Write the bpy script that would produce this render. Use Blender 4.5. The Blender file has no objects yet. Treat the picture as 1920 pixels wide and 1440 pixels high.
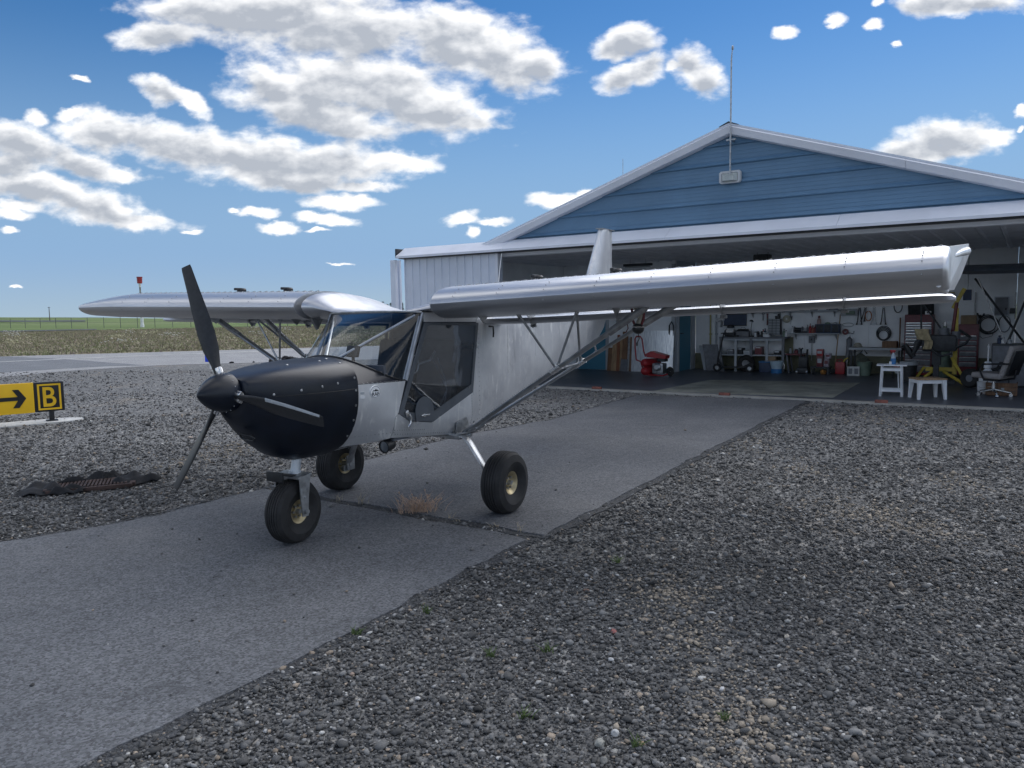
import bpy, bmesh, math, random
import numpy as np
from mathutils import Vector, Matrix, Euler
R = math.radians
random.seed(7); np.random.seed(7)
SC = bpy.context.scene
COL = SC.collection

# ------------------------------------------------------------------ camera
FPX = 1442.0; PITCH = R(5.4); ROLL = R(-0.9); CAMH = 1.65
fw = Vector((0, math.cos(PITCH), -math.sin(PITCH))); up0 = Vector((0, math.sin(PITCH), math.cos(PITCH))); rt0 = Vector((1, 0, 0))
rt = math.cos(ROLL)*rt0 + math.sin(ROLL)*up0
upv = -math.sin(ROLL)*rt0 + math.cos(ROLL)*up0
cam_d = bpy.data.cameras.new('camera'); cam = bpy.data.objects.new('camera', cam_d); COL.objects.link(cam)
cam_d.sensor_width = 36; cam_d.lens = FPX/1920*36; cam_d.clip_start = 0.05; cam_d.clip_end = 6000
m4 = Matrix((rt, upv, -fw)).transposed().to_4x4(); m4.translation = (0, 0, CAMH); cam.matrix_world = m4
SC.camera = cam

# ------------------------------------------------------------------ light
SUN_AZ = R(38); SUN_EL = R(46)          # azimuth from +Y towards +X
sun_d = bpy.data.lights.new('sun', 'SUN'); sun_d.energy = 1.0; sun_d.angle = R(62); sun_d.color = (1, .97, .93)
sun = bpy.data.objects.new('sun', sun_d); COL.objects.link(sun)
sdir = Vector((math.sin(SUN_AZ)*math.cos(SUN_EL), math.cos(SUN_AZ)*math.cos(SUN_EL), math.sin(SUN_EL)))
sun.rotation_euler = sdir.to_track_quat('Z', 'Y').to_euler(); sun.location = (0, 0, 30)
SC.view_settings.view_transform = 'Standard'; SC.view_settings.look = 'None'
SC.cycles.diffuse_bounces = 8; SC.cycles.max_bounces = 14; SC.cycles.transparent_max_bounces = 16
SC.view_settings.exposure = 1.2; SC.view_settings.gamma = 1; SC.view_settings.use_curve_mapping = False
SKY_STRENGTH = 0.08

def px_ray(px, py):
    return rt*((px-960)/FPX) - upv*((py-720)/FPX) + fw
def G(px, py, z=0.0):
    d = px_ray(px, py); t = (z-CAMH)/d.z
    return Vector((0, 0, CAMH)) + d*t
def on_plane(px, py, p0, n):
    d = px_ray(px, py); c = Vector((0, 0, CAMH)); t = (p0-c).dot(n)/d.dot(n)
    return c + d*t

# ------------------------------------------------------------------ node expression helper
class NX:
    def __init__(s, nt): s.nt = nt
    def math(s, op, a, b=None, c=None, clamp=False):
        n = s.nt.nodes.new('ShaderNodeMath'); n.operation = op; n.use_clamp = clamp
        for i, v in enumerate((a, b, c)):
            if v is None: continue
            if isinstance(v, (int, float)): n.inputs[i].default_value = v
            else: s.nt.links.new(v, n.inputs[i])
        return n.outputs[0]
    def add(s, a, b): return s.math('ADD', a, b)
    def sub(s, a, b): return s.math('SUBTRACT', a, b)
    def mul(s, a, b): return s.math('MULTIPLY', a, b)
    def mx(s, a, b): return s.math('MAXIMUM', a, b)
    def mn(s, a, b): return s.math('MINIMUM', a, b)
    def smooth(s, v, lo, hi):
        n = s.nt.nodes.new('ShaderNodeMapRange'); n.interpolation_type = 'SMOOTHSTEP'
        s.nt.links.new(v, n.inputs[0]); n.inputs[1].default_value = lo; n.inputs[2].default_value = hi
        return n.outputs[0]
    def comb(s, x, y, z=0.0):
        n = s.nt.nodes.new('ShaderNodeCombineXYZ')
        for i, v in enumerate((x, y, z)):
            if isinstance(v, (int, float)): n.inputs[i].default_value = v
            else: s.nt.links.new(v, n.inputs[i])
        return n.outputs[0]
    def noise(s, vec, scale, detail=6, rough=.55, dist=0.0):
        n = s.nt.nodes.new('ShaderNodeTexNoise'); s.nt.links.new(vec, n.inputs['Vector'])
        n.inputs['Scale'].default_value = scale; n.inputs['Detail'].default_value = detail
        n.inputs['Roughness'].default_value = rough; n.inputs['Distortion'].default_value = dist
        return n.outputs[0]
    def mix(s, f, a, b, mode='MIX'):
        n = s.nt.nodes.new('ShaderNodeMix'); n.data_type = 'RGBA'; n.blend_type = mode
        for i, v in ((0, f), (6, a), (7, b)):
            if isinstance(v, (int, float)): n.inputs[i].default_value = v
            elif isinstance(v, (tuple, list)): n.inputs[i].default_value = tuple(v)[:3]+(1,)
            else: s.nt.links.new(v, n.inputs[i])
        return n.outputs[2]

# ------------------------------------------------------------------ sky
world = bpy.data.worlds.new('World'); SC.world = world; world.use_nodes = True
def build_sky():
    nt = world.node_tree; nt.nodes.clear(); X = NX(nt)
    out = nt.nodes.new('ShaderNodeOutputWorld'); bg = nt.nodes.new('ShaderNodeBackground')
    nt.links.new(bg.outputs[0], out.inputs[0])
    sky = nt.nodes.new('ShaderNodeTexSky'); sky.sky_type = 'NISHITA'; sky.sun_disc = False
    sky.sun_elevation = SUN_EL; sky.sun_rotation = SUN_AZ; sky.altitude = 600; sky.air_density = 1.15; sky.dust_density = 0.2; sky.ozone_density = 1.5
    tc = nt.nodes.new('ShaderNodeTexCoord'); sep = nt.nodes.new('ShaderNodeSeparateXYZ')
    nt.links.new(tc.outputs['Generated'], sep.inputs[0])
    x, y, z = sep.outputs
    yy = X.mx(y, 0.08)
    u = X.math('DIVIDE', x, yy); v = X.math('DIVIDE', z, yy)
    uv = X.comb(u, X.mul(v, 1.7))
    # domain warp for billowing edges
    w1 = X.sub(X.noise(uv, 9.0, 3, .5), .5); 
    uvb = X.comb(X.add(u, 7.3), X.mul(v, 1.7)); w2 = X.sub(X.noise(uvb, 11.0, 3, .5), .5)
    h1 = X.sub(X.noise(uv, 46.0, 4, .6), .5); h2 = X.sub(X.noise(uvb, 52.0, 4, .6), .5)
    uu = X.add(u, X.add(X.mul(w1, .040), X.mul(h1, .016))); vv = X.add(v, X.add(X.mul(w2, .026), X.mul(h2, .011)))
    blobs = [  # px, py, rx, ry, tilt(clockwise)
     (300,66,85,26,-4),(420,30,170,42,8),(540,28,250,62,0),(660,60,170,52,5),(850,72,150,62,14),(940,112,115,52,16),(1010,118,42,34,0),
     (620,160,150,62,8),(520,168,90,42,25),(590,205,160,42,10),(740,175,170,62,16),(800,215,130,34,6),(890,230,60,14,2),(650,236,120,24,6),
     (300,172,40,22,25),(345,190,48,18,28),(70,224,28,15,0),(130,214,34,11,-5),(210,246,120,34,8),(340,272,170,42,10),(470,296,190,44,6),(600,300,160,36,4),(740,302,92,19,2),
     (560,338,110,26,0),(670,350,86,12,2),(480,328,90,20,8),(40,275,110,36,20),(140,302,100,28,18),(215,326,64,16,8),(20,310,60,22,5),
     (60,350,130,28,8),(170,382,120,34,14),(260,414,80,18,8),(30,385,55,13,0),(20,402,40,11,0),(350,434,22,5,0),(20,428,22,6,0),
     (620,382,62,14,4),(672,376,42,12,6),(600,410,40,9,2),(630,414,42,10,6),(480,402,48,9,4),(530,430,44,10,2),(606,433,20,5,0),(440,395,14,6,0),
     (866,412,36,12,-6),(926,415,42,8,0),(884,436,14,11,20),(1040,373,58,14,2),(1100,362,22,9,0),
     (1176,80,60,30,-8),(1150,95,36,18,0),(1160,150,42,26,-10),(1205,132,52,28,-14),(1296,120,46,30,14),(1322,150,40,28,10),(1264,128,20,12,0),
     (1700,278,62,26,-8),(1770,260,96,40,-6),(1850,256,52,20,-6),(1760,285,90,16,0),(1760,6,90,26,0),(1860,2,58,26,0),(1800,18,46,18,0),
     (1466,62,22,13,-15),(1570,36,22,12,-20),(1558,50,10,6,-30),(1647,47,19,10,0),(1680,84,10,6,0),(1652,6,12,8,0),(1912,208,16,11,0),(1914,242,8,6,0),
     (150,150,18,6,10),(636,494,26,3,0),(34,541,10,3,0)]
    F = None; F2 = None
    for (px, py, rx, ry, tl) in blobs:
        d = px_ray(px, py); cu, cv = d.x/d.y, d.z/d.y
        ca, sa = math.cos(R(-tl)), math.sin(R(-tl)); a = 1.22*rx/FPX; b = 1.22*ry/FPX
        # q = ((du*ca+dv*sa)/a)^2 + ((-du*sa+dv*ca)/b)^2
        p = X.math('MULTIPLY_ADD', uu, ca/a, X.math('MULTIPLY_ADD', vv, sa/a, -(cu*ca+cv*sa)/a))
        q = X.math('MULTIPLY_ADD', uu, -sa/b, X.math('MULTIPLY_ADD', vv, ca/b, (cu*sa-cv*ca)/b))
        r2 = X.math('MULTIPLY_ADD', p, p, X.mul(q, q))
        g = X.math('SUBTRACT', 1.0, X.math('SQRT', r2))
        F = g if F is None else X.math('SMOOTH_MAX', F, g, .22)
        if ry > 21:
            qs = X.add(q, .26); g2 = X.math('SUBTRACT', 1.0, X.math('SQRT', X.math('MULTIPLY_ADD', p, p, X.mul(qs, qs))))
            F2 = g2 if F2 is None else X.math('SMOOTH_MAX', F2, g2, .40)
    F = X.mx(F, -1.2)
    fb = X.noise(uv, 22.0, 8, .55, .1)
    # light comes from the upper right: emboss the billows
    fo = X.noise(X.comb(X.add(u, .006), X.mul(X.add(v, .010), 1.7)), 22.0, 6, .5, .1)
    # cover elsewhere (outside the piece of sky in view): unseen cumulus over the dome, made brighter to add fill light
    zz = X.mx(z, .05)
    dome = X.comb(X.math('DIVIDE', x, zz), X.math('DIVIDE', y, zz))
    dn = X.noise(dome, 1.15, 5, .55)
    gen = X.mul(X.sub(dn, .495), 7.0)
    inview = X.mul(X.smooth(y, .10, .25), X.mul(X.math('SUBTRACT', 1.0, X.smooth(X.math('ABSOLUTE', u), .74, .95)), X.math('SUBTRACT', 1.0, X.smooth(v, .46, .62))))
    genF = X.sub(gen, X.mul(inview, 6.0))
    F = X.mx(X.sub(F, X.mul(X.math('SUBTRACT', 1.0, X.smooth(y, .10, .25)), 6.0)), genF)
    D = X.add(F, X.mul(X.sub(fb, .5), 1.3))
    alpha = X.smooth(D, -.02, .56)
    lo = X.noise(X.comb(u, X.mul(v, 2.6)), 6.5, 4, .5)
    thin = X.smooth(X.add(X.add(X.mx(F2, X.mul(genF, .6)), X.mul(X.sub(lo, .5), .9)), X.mul(X.sub(fo, .5), .75)), -.02, .95)
    emb = X.sub(fb, fo)
    shade = X.math('ADD', X.mul(thin, 1.0), X.mul(emb, -1.1), clamp=True)
    away = X.mul(X.math('SUBTRACT', 1.0, inview), 1.0)
    ccol = X.mix(X.mul(shade, X.math('MULTIPLY_ADD', away, -.75, 1.0)), X.mix(away, (6.6, 6.6, 6.6), (8.5, 8.6, 8.8)), (2.65, 2.85, 3.2))
    hor = X.smooth(z, -.01, .02)
    alpha = X.mul(alpha, X.mul(hor, .97))
    # clear air: deeper blue overhead, pale at the horizon
    hs = nt.nodes.new('ShaderNodeHueSaturation'); hs.inputs['Saturation'].default_value = 1.26; hs.inputs['Value'].default_value = .47
    nt.links.new(X.mix(1.0, sky.outputs[0], (.84, .92, 1.06), 'MULTIPLY'), hs.inputs['Color'])
    airc = X.mix(X.math('SUBTRACT', 1.0, X.smooth(z, .03, .36)), hs.outputs[0], (1.50, 2.45, 3.80))
    airc = X.mix(X.math('SUBTRACT', 1.0, X.smooth(z, -.03, .085)), airc, (2.28, 2.95, 3.45))
    col = X.mix(alpha, airc, ccol)
    nt.links.new(col, bg.inputs[0]); bg.inputs[1].default_value = SKY_STRENGTH
build_sky()

# ------------------------------------------------------------------ materials
MATS = {}
def mat(name, col, rough=.6, metal=0.0, var=.18, scale=6.0, bump=0.0, bscale=60.0, spec=.5, col2=None, detail=6, stretch=None, rvar=.1, coat=0):
    if name in MATS: return MATS[name]
    m = bpy.data.materials.new(name); m.use_nodes = True; nt = m.node_tree; X = NX(nt)
    p = nt.nodes['Principled BSDF']; tc = nt.nodes.new('ShaderNodeTexCoord'); vec = tc.outputs['Object']
    if stretch:
        mp = nt.nodes.new('ShaderNodeMapping'); nt.links.new(vec, mp.inputs[0]); mp.inputs['Scale'].default_value = stretch; vec = mp.outputs[0]
    n = X.noise(vec, scale, detail, .6)
    f = X.smooth(n, .3, .7)
    a = tuple(c*(1-var) for c in col); b = tuple(min(1, c*(1+var)) for c in (col2 or col))
    nt.links.new(X.mix(f, a, b), p.inputs['Base Color'])
    rr = X.math('MULTIPLY_ADD', n, rvar, rough-rvar*.5, clamp=True); nt.links.new(rr, p.inputs['Roughness'])
    p.inputs['Metallic'].default_value = metal; p.inputs['Specular IOR Level'].default_value = spec
    if coat: p.inputs['Coat Weight'].default_value = coat
    if bump:
        bn = nt.nodes.new('ShaderNodeBump'); bn.inputs['Strength'].default_value = 1; bn.inputs['Distance'].default_value = bump
        nt.links.new(X.noise(vec, bscale, 4, .6), bn.inputs['Height']); nt.links.new(bn.outputs[0], p.inputs['Normal'])
    MATS[name] = m; return m

def aluminium(name='mill_aluminium', r0=.27, met=.92, k=1.0):
    m = bpy.data.materials.new(name); m.use_nodes = True; nt = m.node_tree; X = NX(nt); p = nt.nodes['Principled BSDF']
    tc = nt.nodes.new('ShaderNodeTexCoord'); vec = tc.outputs['Object']
    big = X.noise(vec, 2.2, 5, .6); 
    mp = nt.nodes.new('ShaderNodeMapping'); nt.links.new(vec, mp.inputs[0]); mp.inputs['Scale'].default_value = (1, 1, .12); mp.inputs['Rotation'].default_value = (0, .5, .3)
    scr = X.smooth(X.noise(mp.outputs[0], 16, 9, .78, 1.2), .54, .64)
    blot = X.smooth(X.noise(vec, 7, 8 if r0 > .3 else 2, .7, .8), .55, .75)
    c = X.mix(X.smooth(big, .3, .7), tuple(min(1, c*k) for c in (.54, .55, .57)), tuple(min(1, c*k) for c in (.66, .67, .68)))
    c = X.mix(X.mul(blot, .65), c, (.93, .93, .91)); c = X.mix(X.mul(scr, .85), c, (.92, .92, .90)); dk_ = X.smooth(X.noise(vec, 1.3, 6, .7, 1.5), .55, .75); c = X.mix(X.mul(dk_, .65), c, (.36, .37, .39))
    nt.links.new(c, p.inputs['Base Color']); p.inputs['Metallic'].default_value = met
    r = X.math('MULTIPLY_ADD', big, .14, X.math('MULTIPLY_ADD', blot, .18, r0)); nt.links.new(X.math('MULTIPLY_ADD', scr, .2, r), p.inputs['Roughness'])
    bn = nt.nodes.new('ShaderNodeBump'); bn.inputs['Distance'].default_value = .006 if r0 > .3 else .0025; bn.inputs['Strength'].default_value = .6
    nt.links.new(X.noise(vec, 3.0, 2, .4), bn.inputs['Height']); nt.links.new(bn.outputs[0], p.inputs['Normal'])
    return m
ALU = aluminium('mill_aluminium', .40, .62, 1.18)
def glass(name, tint, refl=1.0, rough=.02):
    m = bpy.data.materials.new(name); m.use_nodes = True; nt = m.node_tree; nt.nodes.clear(); X = NX(nt)
    o = nt.nodes.new('ShaderNodeOutputMaterial'); mixs = nt.nodes.new('ShaderNodeMixShader')
    t = nt.nodes.new('ShaderNodeBsdfTransparent'); t.inputs[0].default_value = tint+(1,)
    g = nt.nodes.new('ShaderNodeBsdfGlossy'); g.inputs['Roughness'].default_value = rough
    fr = nt.nodes.new('ShaderNodeFresnel'); ge = nt.nodes.new('ShaderNodeNewGeometry'); nt.links.new(X.math('MULTIPLY_ADD', ge.outputs['Backfacing'], 1/1.45-1.45, 1.45), fr.inputs[0])
    tc = nt.nodes.new('ShaderNodeTexCoord'); bn = nt.nodes.new('ShaderNodeBump'); bn.inputs['Distance'].default_value = .0012
    nt.links.new(X.noise(tc.outputs['Object'], 3, 2, .5), bn.inputs['Height']); nt.links.new(bn.outputs[0], g.inputs['Normal'])
    nt.links.new(X.math('MULTIPLY', fr.outputs[0], refl, clamp=True), mixs.inputs[0])
    nt.links.new(t.outputs[0], mixs.inputs[1]); nt.links.new(g.outputs[0], mixs.inputs[2]); nt.links.new(mixs.outputs[0], o.inputs[0])
    return m
GLASS = glass('clear_lexan', (.90, .92, .93), 1.1)
GLASS_DK = glass('door_lexan', (.80, .84, .88), 2.0)

ALUW = mat('wing_aluminium', (.60, .61, .63), .36, .88, .08, 2.2, .0008, 7, .5, None, 4, (5, .5, 5), .12)
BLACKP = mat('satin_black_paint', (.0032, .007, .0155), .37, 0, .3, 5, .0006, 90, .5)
BLACK = mat('black_metal', (.015, .016, .018), .45, 0, .3, 20)
PROP = mat('carbon_blade', (.018, .019, .021), .38, 0, .3, 30)
RUBBER = mat('tyre_rubber', (.022, .022, .023), .75, 0, .35, 9, .0012, 120)
GOLD = mat('gold_rim', (.50, .42, .26), .42, .7, .2, 14)
STEEL = mat('dull_steel', (.38, .39, .40), .42, .85, .25, 18)
STEELB = mat('bright_steel', (.72, .72, .72), .25, .95, .15, 20)
TUBE = mat('strut_aluminium', (.42, .44, .46), .32, .92, .2, 9)
WHITE = mat('white_plastic', (.78, .79, .80), .45, 0, .06, 6)
WHITEP = mat('white_siding', (.74, .78, .86), .42, 0, .06, 1.2, .0012, 5)
TRIM = mat('white_trim', (.80, .82, .88), .40, 0, .06, 1.0, .0010, 4)
BLUEW = mat('blue_siding', (.125, .24, .37), .45, 0, .10, .8, .0012, 6)
WALLIN = mat('interior_white_wall', (.84, .86, .88), .7, 0, .08, 1.5)
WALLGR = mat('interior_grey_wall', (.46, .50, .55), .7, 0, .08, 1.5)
CEIL = mat('ceiling_steel', (.70, .72, .76), .5, 0, .10, 2)
TEAL = mat('teal_door_paint', (.06, .22, .32), .5, 0, .08, 2)
RED = mat('red_paint', (.34, .025, .03), .4, 0, .2, 8)
DRED = mat('dark_red_steel', (.14, .022, .03), .4, 0, .2, 8)
YEL = mat('yellow_paint', (.52, .40, .06), .5, 0, .2, 8)
WOOD = mat('pale_wood', (.38, .25, .14), .65, 0, .3, 5, .001, 40, stretch=(6, 6, .5))
WOODD = mat('brown_wood', (.20, .11, .06), .65, 0, .3, 5, .001, 40, stretch=(6, 6, .5))
PLY = mat('olive_plywood', (.17, .17, .11), .7, 0, .25, 4)
GREYP = mat('grey_plastic', (.16, .17, .19), .55, 0, .2, 8)
GREYL = mat('light_grey_board', (.40, .43, .46), .6, 0, .12, 4)
DARK = mat('dark_tool_steel', (.035, .038, .042), .5, .3, .3, 14)
NAVY = mat('dark_blue_plastic', (.03, .05, .10), .5, 0, .2, 8)
BLUEPL = mat('blue_plastic', (.03, .16, .38), .45, 0, .15, 8)
FABG = mat('taupe_fabric', (.30, .28, .27), .9, 0, .15, 30, .001, 200)
FABD = mat('dark_seat_fabric', (.05, .055, .06), .9, 0, .2, 30, .001, 200)
GREENP = mat('green_bucket_plastic', (.16, .22, .17), .6, 0, .15, 8)
TAN = mat('tan_rag', (.40, .33, .20), .9, 0, .3, 9, .002, 60)
RUST = mat('rusty_iron', (.075, .050, .044), .8, .3, .4, 12, .001, 60)
CONC = mat('sill_concrete', (.36, .35, .32), .85, 0, .15, 3, .002, 40)
SIGNY = mat('sign_yellow', (.86, .52, .015), .45, 0, .05, 3)
SIGNK = mat('sign_black', (.010, .011, .014), .5, 0, .1, 3)
BLUESG = mat('marker_blue', (.01, .07, .75), .45, 0, .05, 4)

# ------------------------------------------------------------------ mesh builder
class MB:
    def __init__(s): s.bm = bmesh.new()
    def _f(s, vs):
        try: return s.bm.faces.new(vs)
        except ValueError: return None
    def box(s, c, sz, rot=(0, 0, 0), bev=0.0):
        M = Matrix.Translation(c) @ Euler(rot).to_matrix().to_4x4()
        hx, hy, hz = sz[0]/2, sz[1]/2, sz[2]/2
        t = bmesh.new()
        bmesh.ops.create_cube(t, size=1.0, matrix=Matrix.Diagonal((sz[0], sz[1], sz[2], 1)))
        if bev > 0:
            bmesh.ops.bevel(t, geom=list(t.edges), offset=min(bev, .45*min(sz)), segments=2, affect='EDGES', profile=.6)
        s._merge(t, M); return s
    def _merge(s, t, M=None):
        t.verts.index_update(); mp = []
        for v in t.verts: mp.append(s.bm.verts.new(M @ v.co if M is not None else v.co))
        for f in t.faces: s._f([mp[v.index] for v in f.verts])
        t.free()
    def tube(s, pts, r, n=8, closed=False, cap=True, sx=1.0, upd=None):
        pts = [Vector(p) for p in pts]; N = len(pts); rings = []
        prev = None
        for i, p in enumerate(pts):
            a = pts[(i-1) % N] if (closed or i > 0) else p; b = pts[(i+1) % N] if (closed or i < N-1) else p
            t = (b-a).normalized()
            if prev is None:
                ref = Vector(upd) if upd else (Vector((0, 0, 1)) if abs(t.z) < .9 else Vector((1, 0, 0)))
                x = ref - t*ref.dot(t); x.normalize()
            else:
                x = prev - t*prev.dot(t); x.normalize()
            prev = x; yv = t.cross(x); rr = r[i] if isinstance(r, (list, tuple)) else r
            rings.append([s.bm.verts.new(p + x*rr*sx*math.cos(2*math.pi*k/n) + yv*rr*math.sin(2*math.pi*k/n)) for k in range(n)])
        for i in range(N if closed else N-1):
            A, B = rings[i], rings[(i+1) % N]
            for k in range(n): s._f([A[k], A[(k+1) % n], B[(k+1) % n], B[k]])
        if cap and not closed: s._f(rings[0][::-1]); s._f(rings[-1])
        return s
    def cyl(s, p0, p1, r0, r1=None, n=14): return s.tube([p0, p1], [r0, r0 if r1 is None else r1], n)
    def lathe(s, prof, n=24, o=(0, 0, 0), axis=(0, 0, 1), close=False):
        ax = Vector(axis).normalized(); ref = Vector((0, 0, 1)) if abs(ax.z) < .9 else Vector((1, 0, 0))
        x = (ref-ax*ref.dot(ax)).normalized(); y = ax.cross(x); o = Vector(o); rings = []
        for (r, h) in prof:
            if r < 1e-6: rings.append([s.bm.verts.new(o+ax*h)])
            else: rings.append([s.bm.verts.new(o+ax*h+(x*math.cos(2*math.pi*k/n)+y*math.sin(2*math.pi*k/n))*r) for k in range(n)])
        L = len(rings)
        for i in range(L if close else L-1):
            A, B = rings[i], rings[(i+1) % L]
            for k in range(n):
                a0, a1 = A[k % len(A)], A[(k+1) % len(A)]; b0, b1 = B[k % len(B)], B[(k+1) % len(B)]
                vs = []
                for q in (a0, a1, b1, b0):
                    if q not in vs: vs.append(q)
                if len(vs) > 2: s._f(vs)
        return s
    def prism(s, poly, ext):
        ext = Vector(ext); a = [s.bm.verts.new(Vector(p)) for p in poly]; b = [s.bm.verts.new(Vector(p)+ext) for p in poly]
        s._f(a[::-1]); s._f(b); n = len(a)
        for i in range(n): s._f([a[i], a[(i+1) % n], b[(i+1) % n], b[i]])
        return s
    def loft(s, secs, ring=True, cap0=True, cap1=True):
        rs = [[s.bm.verts.new(Vector(p)) for p in sec] for sec in secs]; n = len(rs[0])
        for i in range(len(rs)-1):
            for k in range(n if ring else n-1): s._f([rs[i][k], rs[i][(k+1) % n], rs[i+1][(k+1) % n], rs[i+1][k]])
        if ring and cap0: s._f(rs[0][::-1])
        if ring and cap1: s._f(rs[-1])
        return s
    def grid(s, fn, nu, nv):
        vs = [[s.bm.verts.new(Vector(fn(i/nu, j/nv))) for j in range(nv+1)] for i in range(nu+1)]
        for i in range(nu):
            for j in range(nv): s._f([vs[i][j], vs[i+1][j], vs[i+1][j+1], vs[i][j+1]])
        return s
    def ball(s, c, r, n=12, sq=(1, 1, 1)):
        t = bmesh.new(); bmesh.ops.create_uvsphere(t, u_segments=n, v_segments=max(6, n//2), radius=r)
        s._merge(t, Matrix.Translation(c) @ Matrix.Diagonal(tuple(sq)+(1,))); return s
    def stone(s, c, r, seed=0, sq=(1, 1, .7), sub=2, rough=.25):
        t = bmesh.new(); bmesh.ops.create_icosphere(t, subdivisions=sub, radius=1); rd = random.Random(seed)
        dirs = [(Vector((rd.gauss(0, 1), rd.gauss(0, 1), rd.gauss(0, 1))).normalized(), rd.uniform(.55, .95)) for _ in range(7)]
        for v in t.verts:
            k = 1.0
            for d, h in dirs:
                q = v.co.normalized().dot(d)
                if q > h: k = min(k, h/q*(1-rough*.1))
            v.co *= k*(1+rd.uniform(-.04, .04))
        a = rd.uniform(0, 6.28)
        s._merge(t, Matrix.Translation(c) @ Matrix.Rotation(a, 4, 'Z') @ Matrix.Diagonal((r*sq[0], r*sq[1], r*sq[2], 1))); return s
    def skin(s, poly, yf, step=.08, th=.006, dirn=1):
        """polygon in (x,z) cut into a grid and laid on y = yf(x,z)"""
        t = bmesh.new(); vs = [t.verts.new((p[0], 0, p[1])) for p in poly]; t.faces.new(vs)
        xs = [p[0] for p in poly]; zs = [p[1] for p in poly]
        k = min(xs)+step
        while k < max(xs):
            bmesh.ops.bisect_plane(t, geom=t.verts[:]+t.edges[:]+t.faces[:], plane_co=(k, 0, 0), plane_no=(1, 0, 0)); k += step
        k = min(zs)+step
        while k < max(zs):
            bmesh.ops.bisect_plane(t, geom=t.verts[:]+t.edges[:]+t.faces[:], plane_co=(0, 0, k), plane_no=(0, 0, 1)); k += step
        for v in t.verts: v.co.y = dirn*yf(v.co.x, v.co.z)
        if th:
            r = bmesh.ops.extrude_face_region(t, geom=t.faces[:])
            for e in r['geom']:
                if isinstance(e, bmesh.types.BMVert): e.co.y -= dirn*th
        s._merge(t); return s

def finish_mesh(mb, name, smooth=35):
    bm = mb.bm; bmesh.ops.recalc_face_normals(bm, faces=bm.faces[:])
    me = bpy.data.meshes.new(name); bm.to_mesh(me); bm.free()
    if smooth:
        for p in me.polygons: p.use_smooth = True
        me.set_sharp_from_angle(angle=R(smooth))
    return me
def obj(name, mb, m, parent=None, smooth=35, label=None):
    me = finish_mesh(mb, name, smooth)
    for mm in (m if isinstance(m, (list, tuple)) else [m]): me.materials.append(mm)
    o = bpy.data.objects.new(name, me); COL.objects.link(o)
    if parent is not None: o.parent = parent
    if label: o['label'] = label
    return o
def tag(o, label, cat, group=None):
    o['label'] = label; o['category'] = cat
    if group: o['group'] = group
    return o
def struct(o, kind='structure'): o['kind'] = kind; return o
def thing(name, label, cat, loc=(0, 0, 0), rotz=0.0, group=None):
    o = bpy.data.objects.new(name, None); COL.objects.link(o); o.location = loc; o.rotation_euler = (0, 0, rotz)
    o.empty_display_size = .1
    return tag(o, label, cat, group)
def dup(root, loc, rotz, label=None, group=None):
    def cp(o, par):
        c = o.copy(); COL.objects.link(c)
        if par is not None: c.parent = par
        for ch in list(o.children): cp(ch, c)
        return c
    r = cp(root, None); r.location = loc; r.rotation_euler = (0, 0, rotz)
    if label: r['label'] = label
    if group: r['group'] = group
    return r
def part(o, parent, name, loc=(0, 0, 0), rot=(0, 0, 0)):
    c = o.copy(); COL.objects.link(c); c.name = name; c.parent = parent; c.location = loc; c.rotation_euler = rot; return c
def text_mb(body, size, ext=.002):
    cu = bpy.data.curves.new('lettering', 'FONT'); cu.body = body; cu.size = size; cu.extrude = ext; cu.align_x = 'CENTER'; cu.align_y = 'CENTER'; cu.resolution_u = 4; cu.offset = size*.012
    o = bpy.data.objects.new('lettering', cu); COL.objects.link(o); dg = bpy.context.evaluated_depsgraph_get()
    me = bpy.data.meshes.new_from_object(o.evaluated_get(dg)); bpy.data.objects.remove(o); bpy.data.curves.remove(cu)
    return me
def text_obj(name, body, size, m, parent, M, ext=.002):
    me = text_mb(body, size, ext); me.materials.clear(); me.materials.append(m); me.transform(M)
    o = bpy.data.objects.new(name, me); COL.objects.link(o); o.parent = parent; return o

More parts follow.
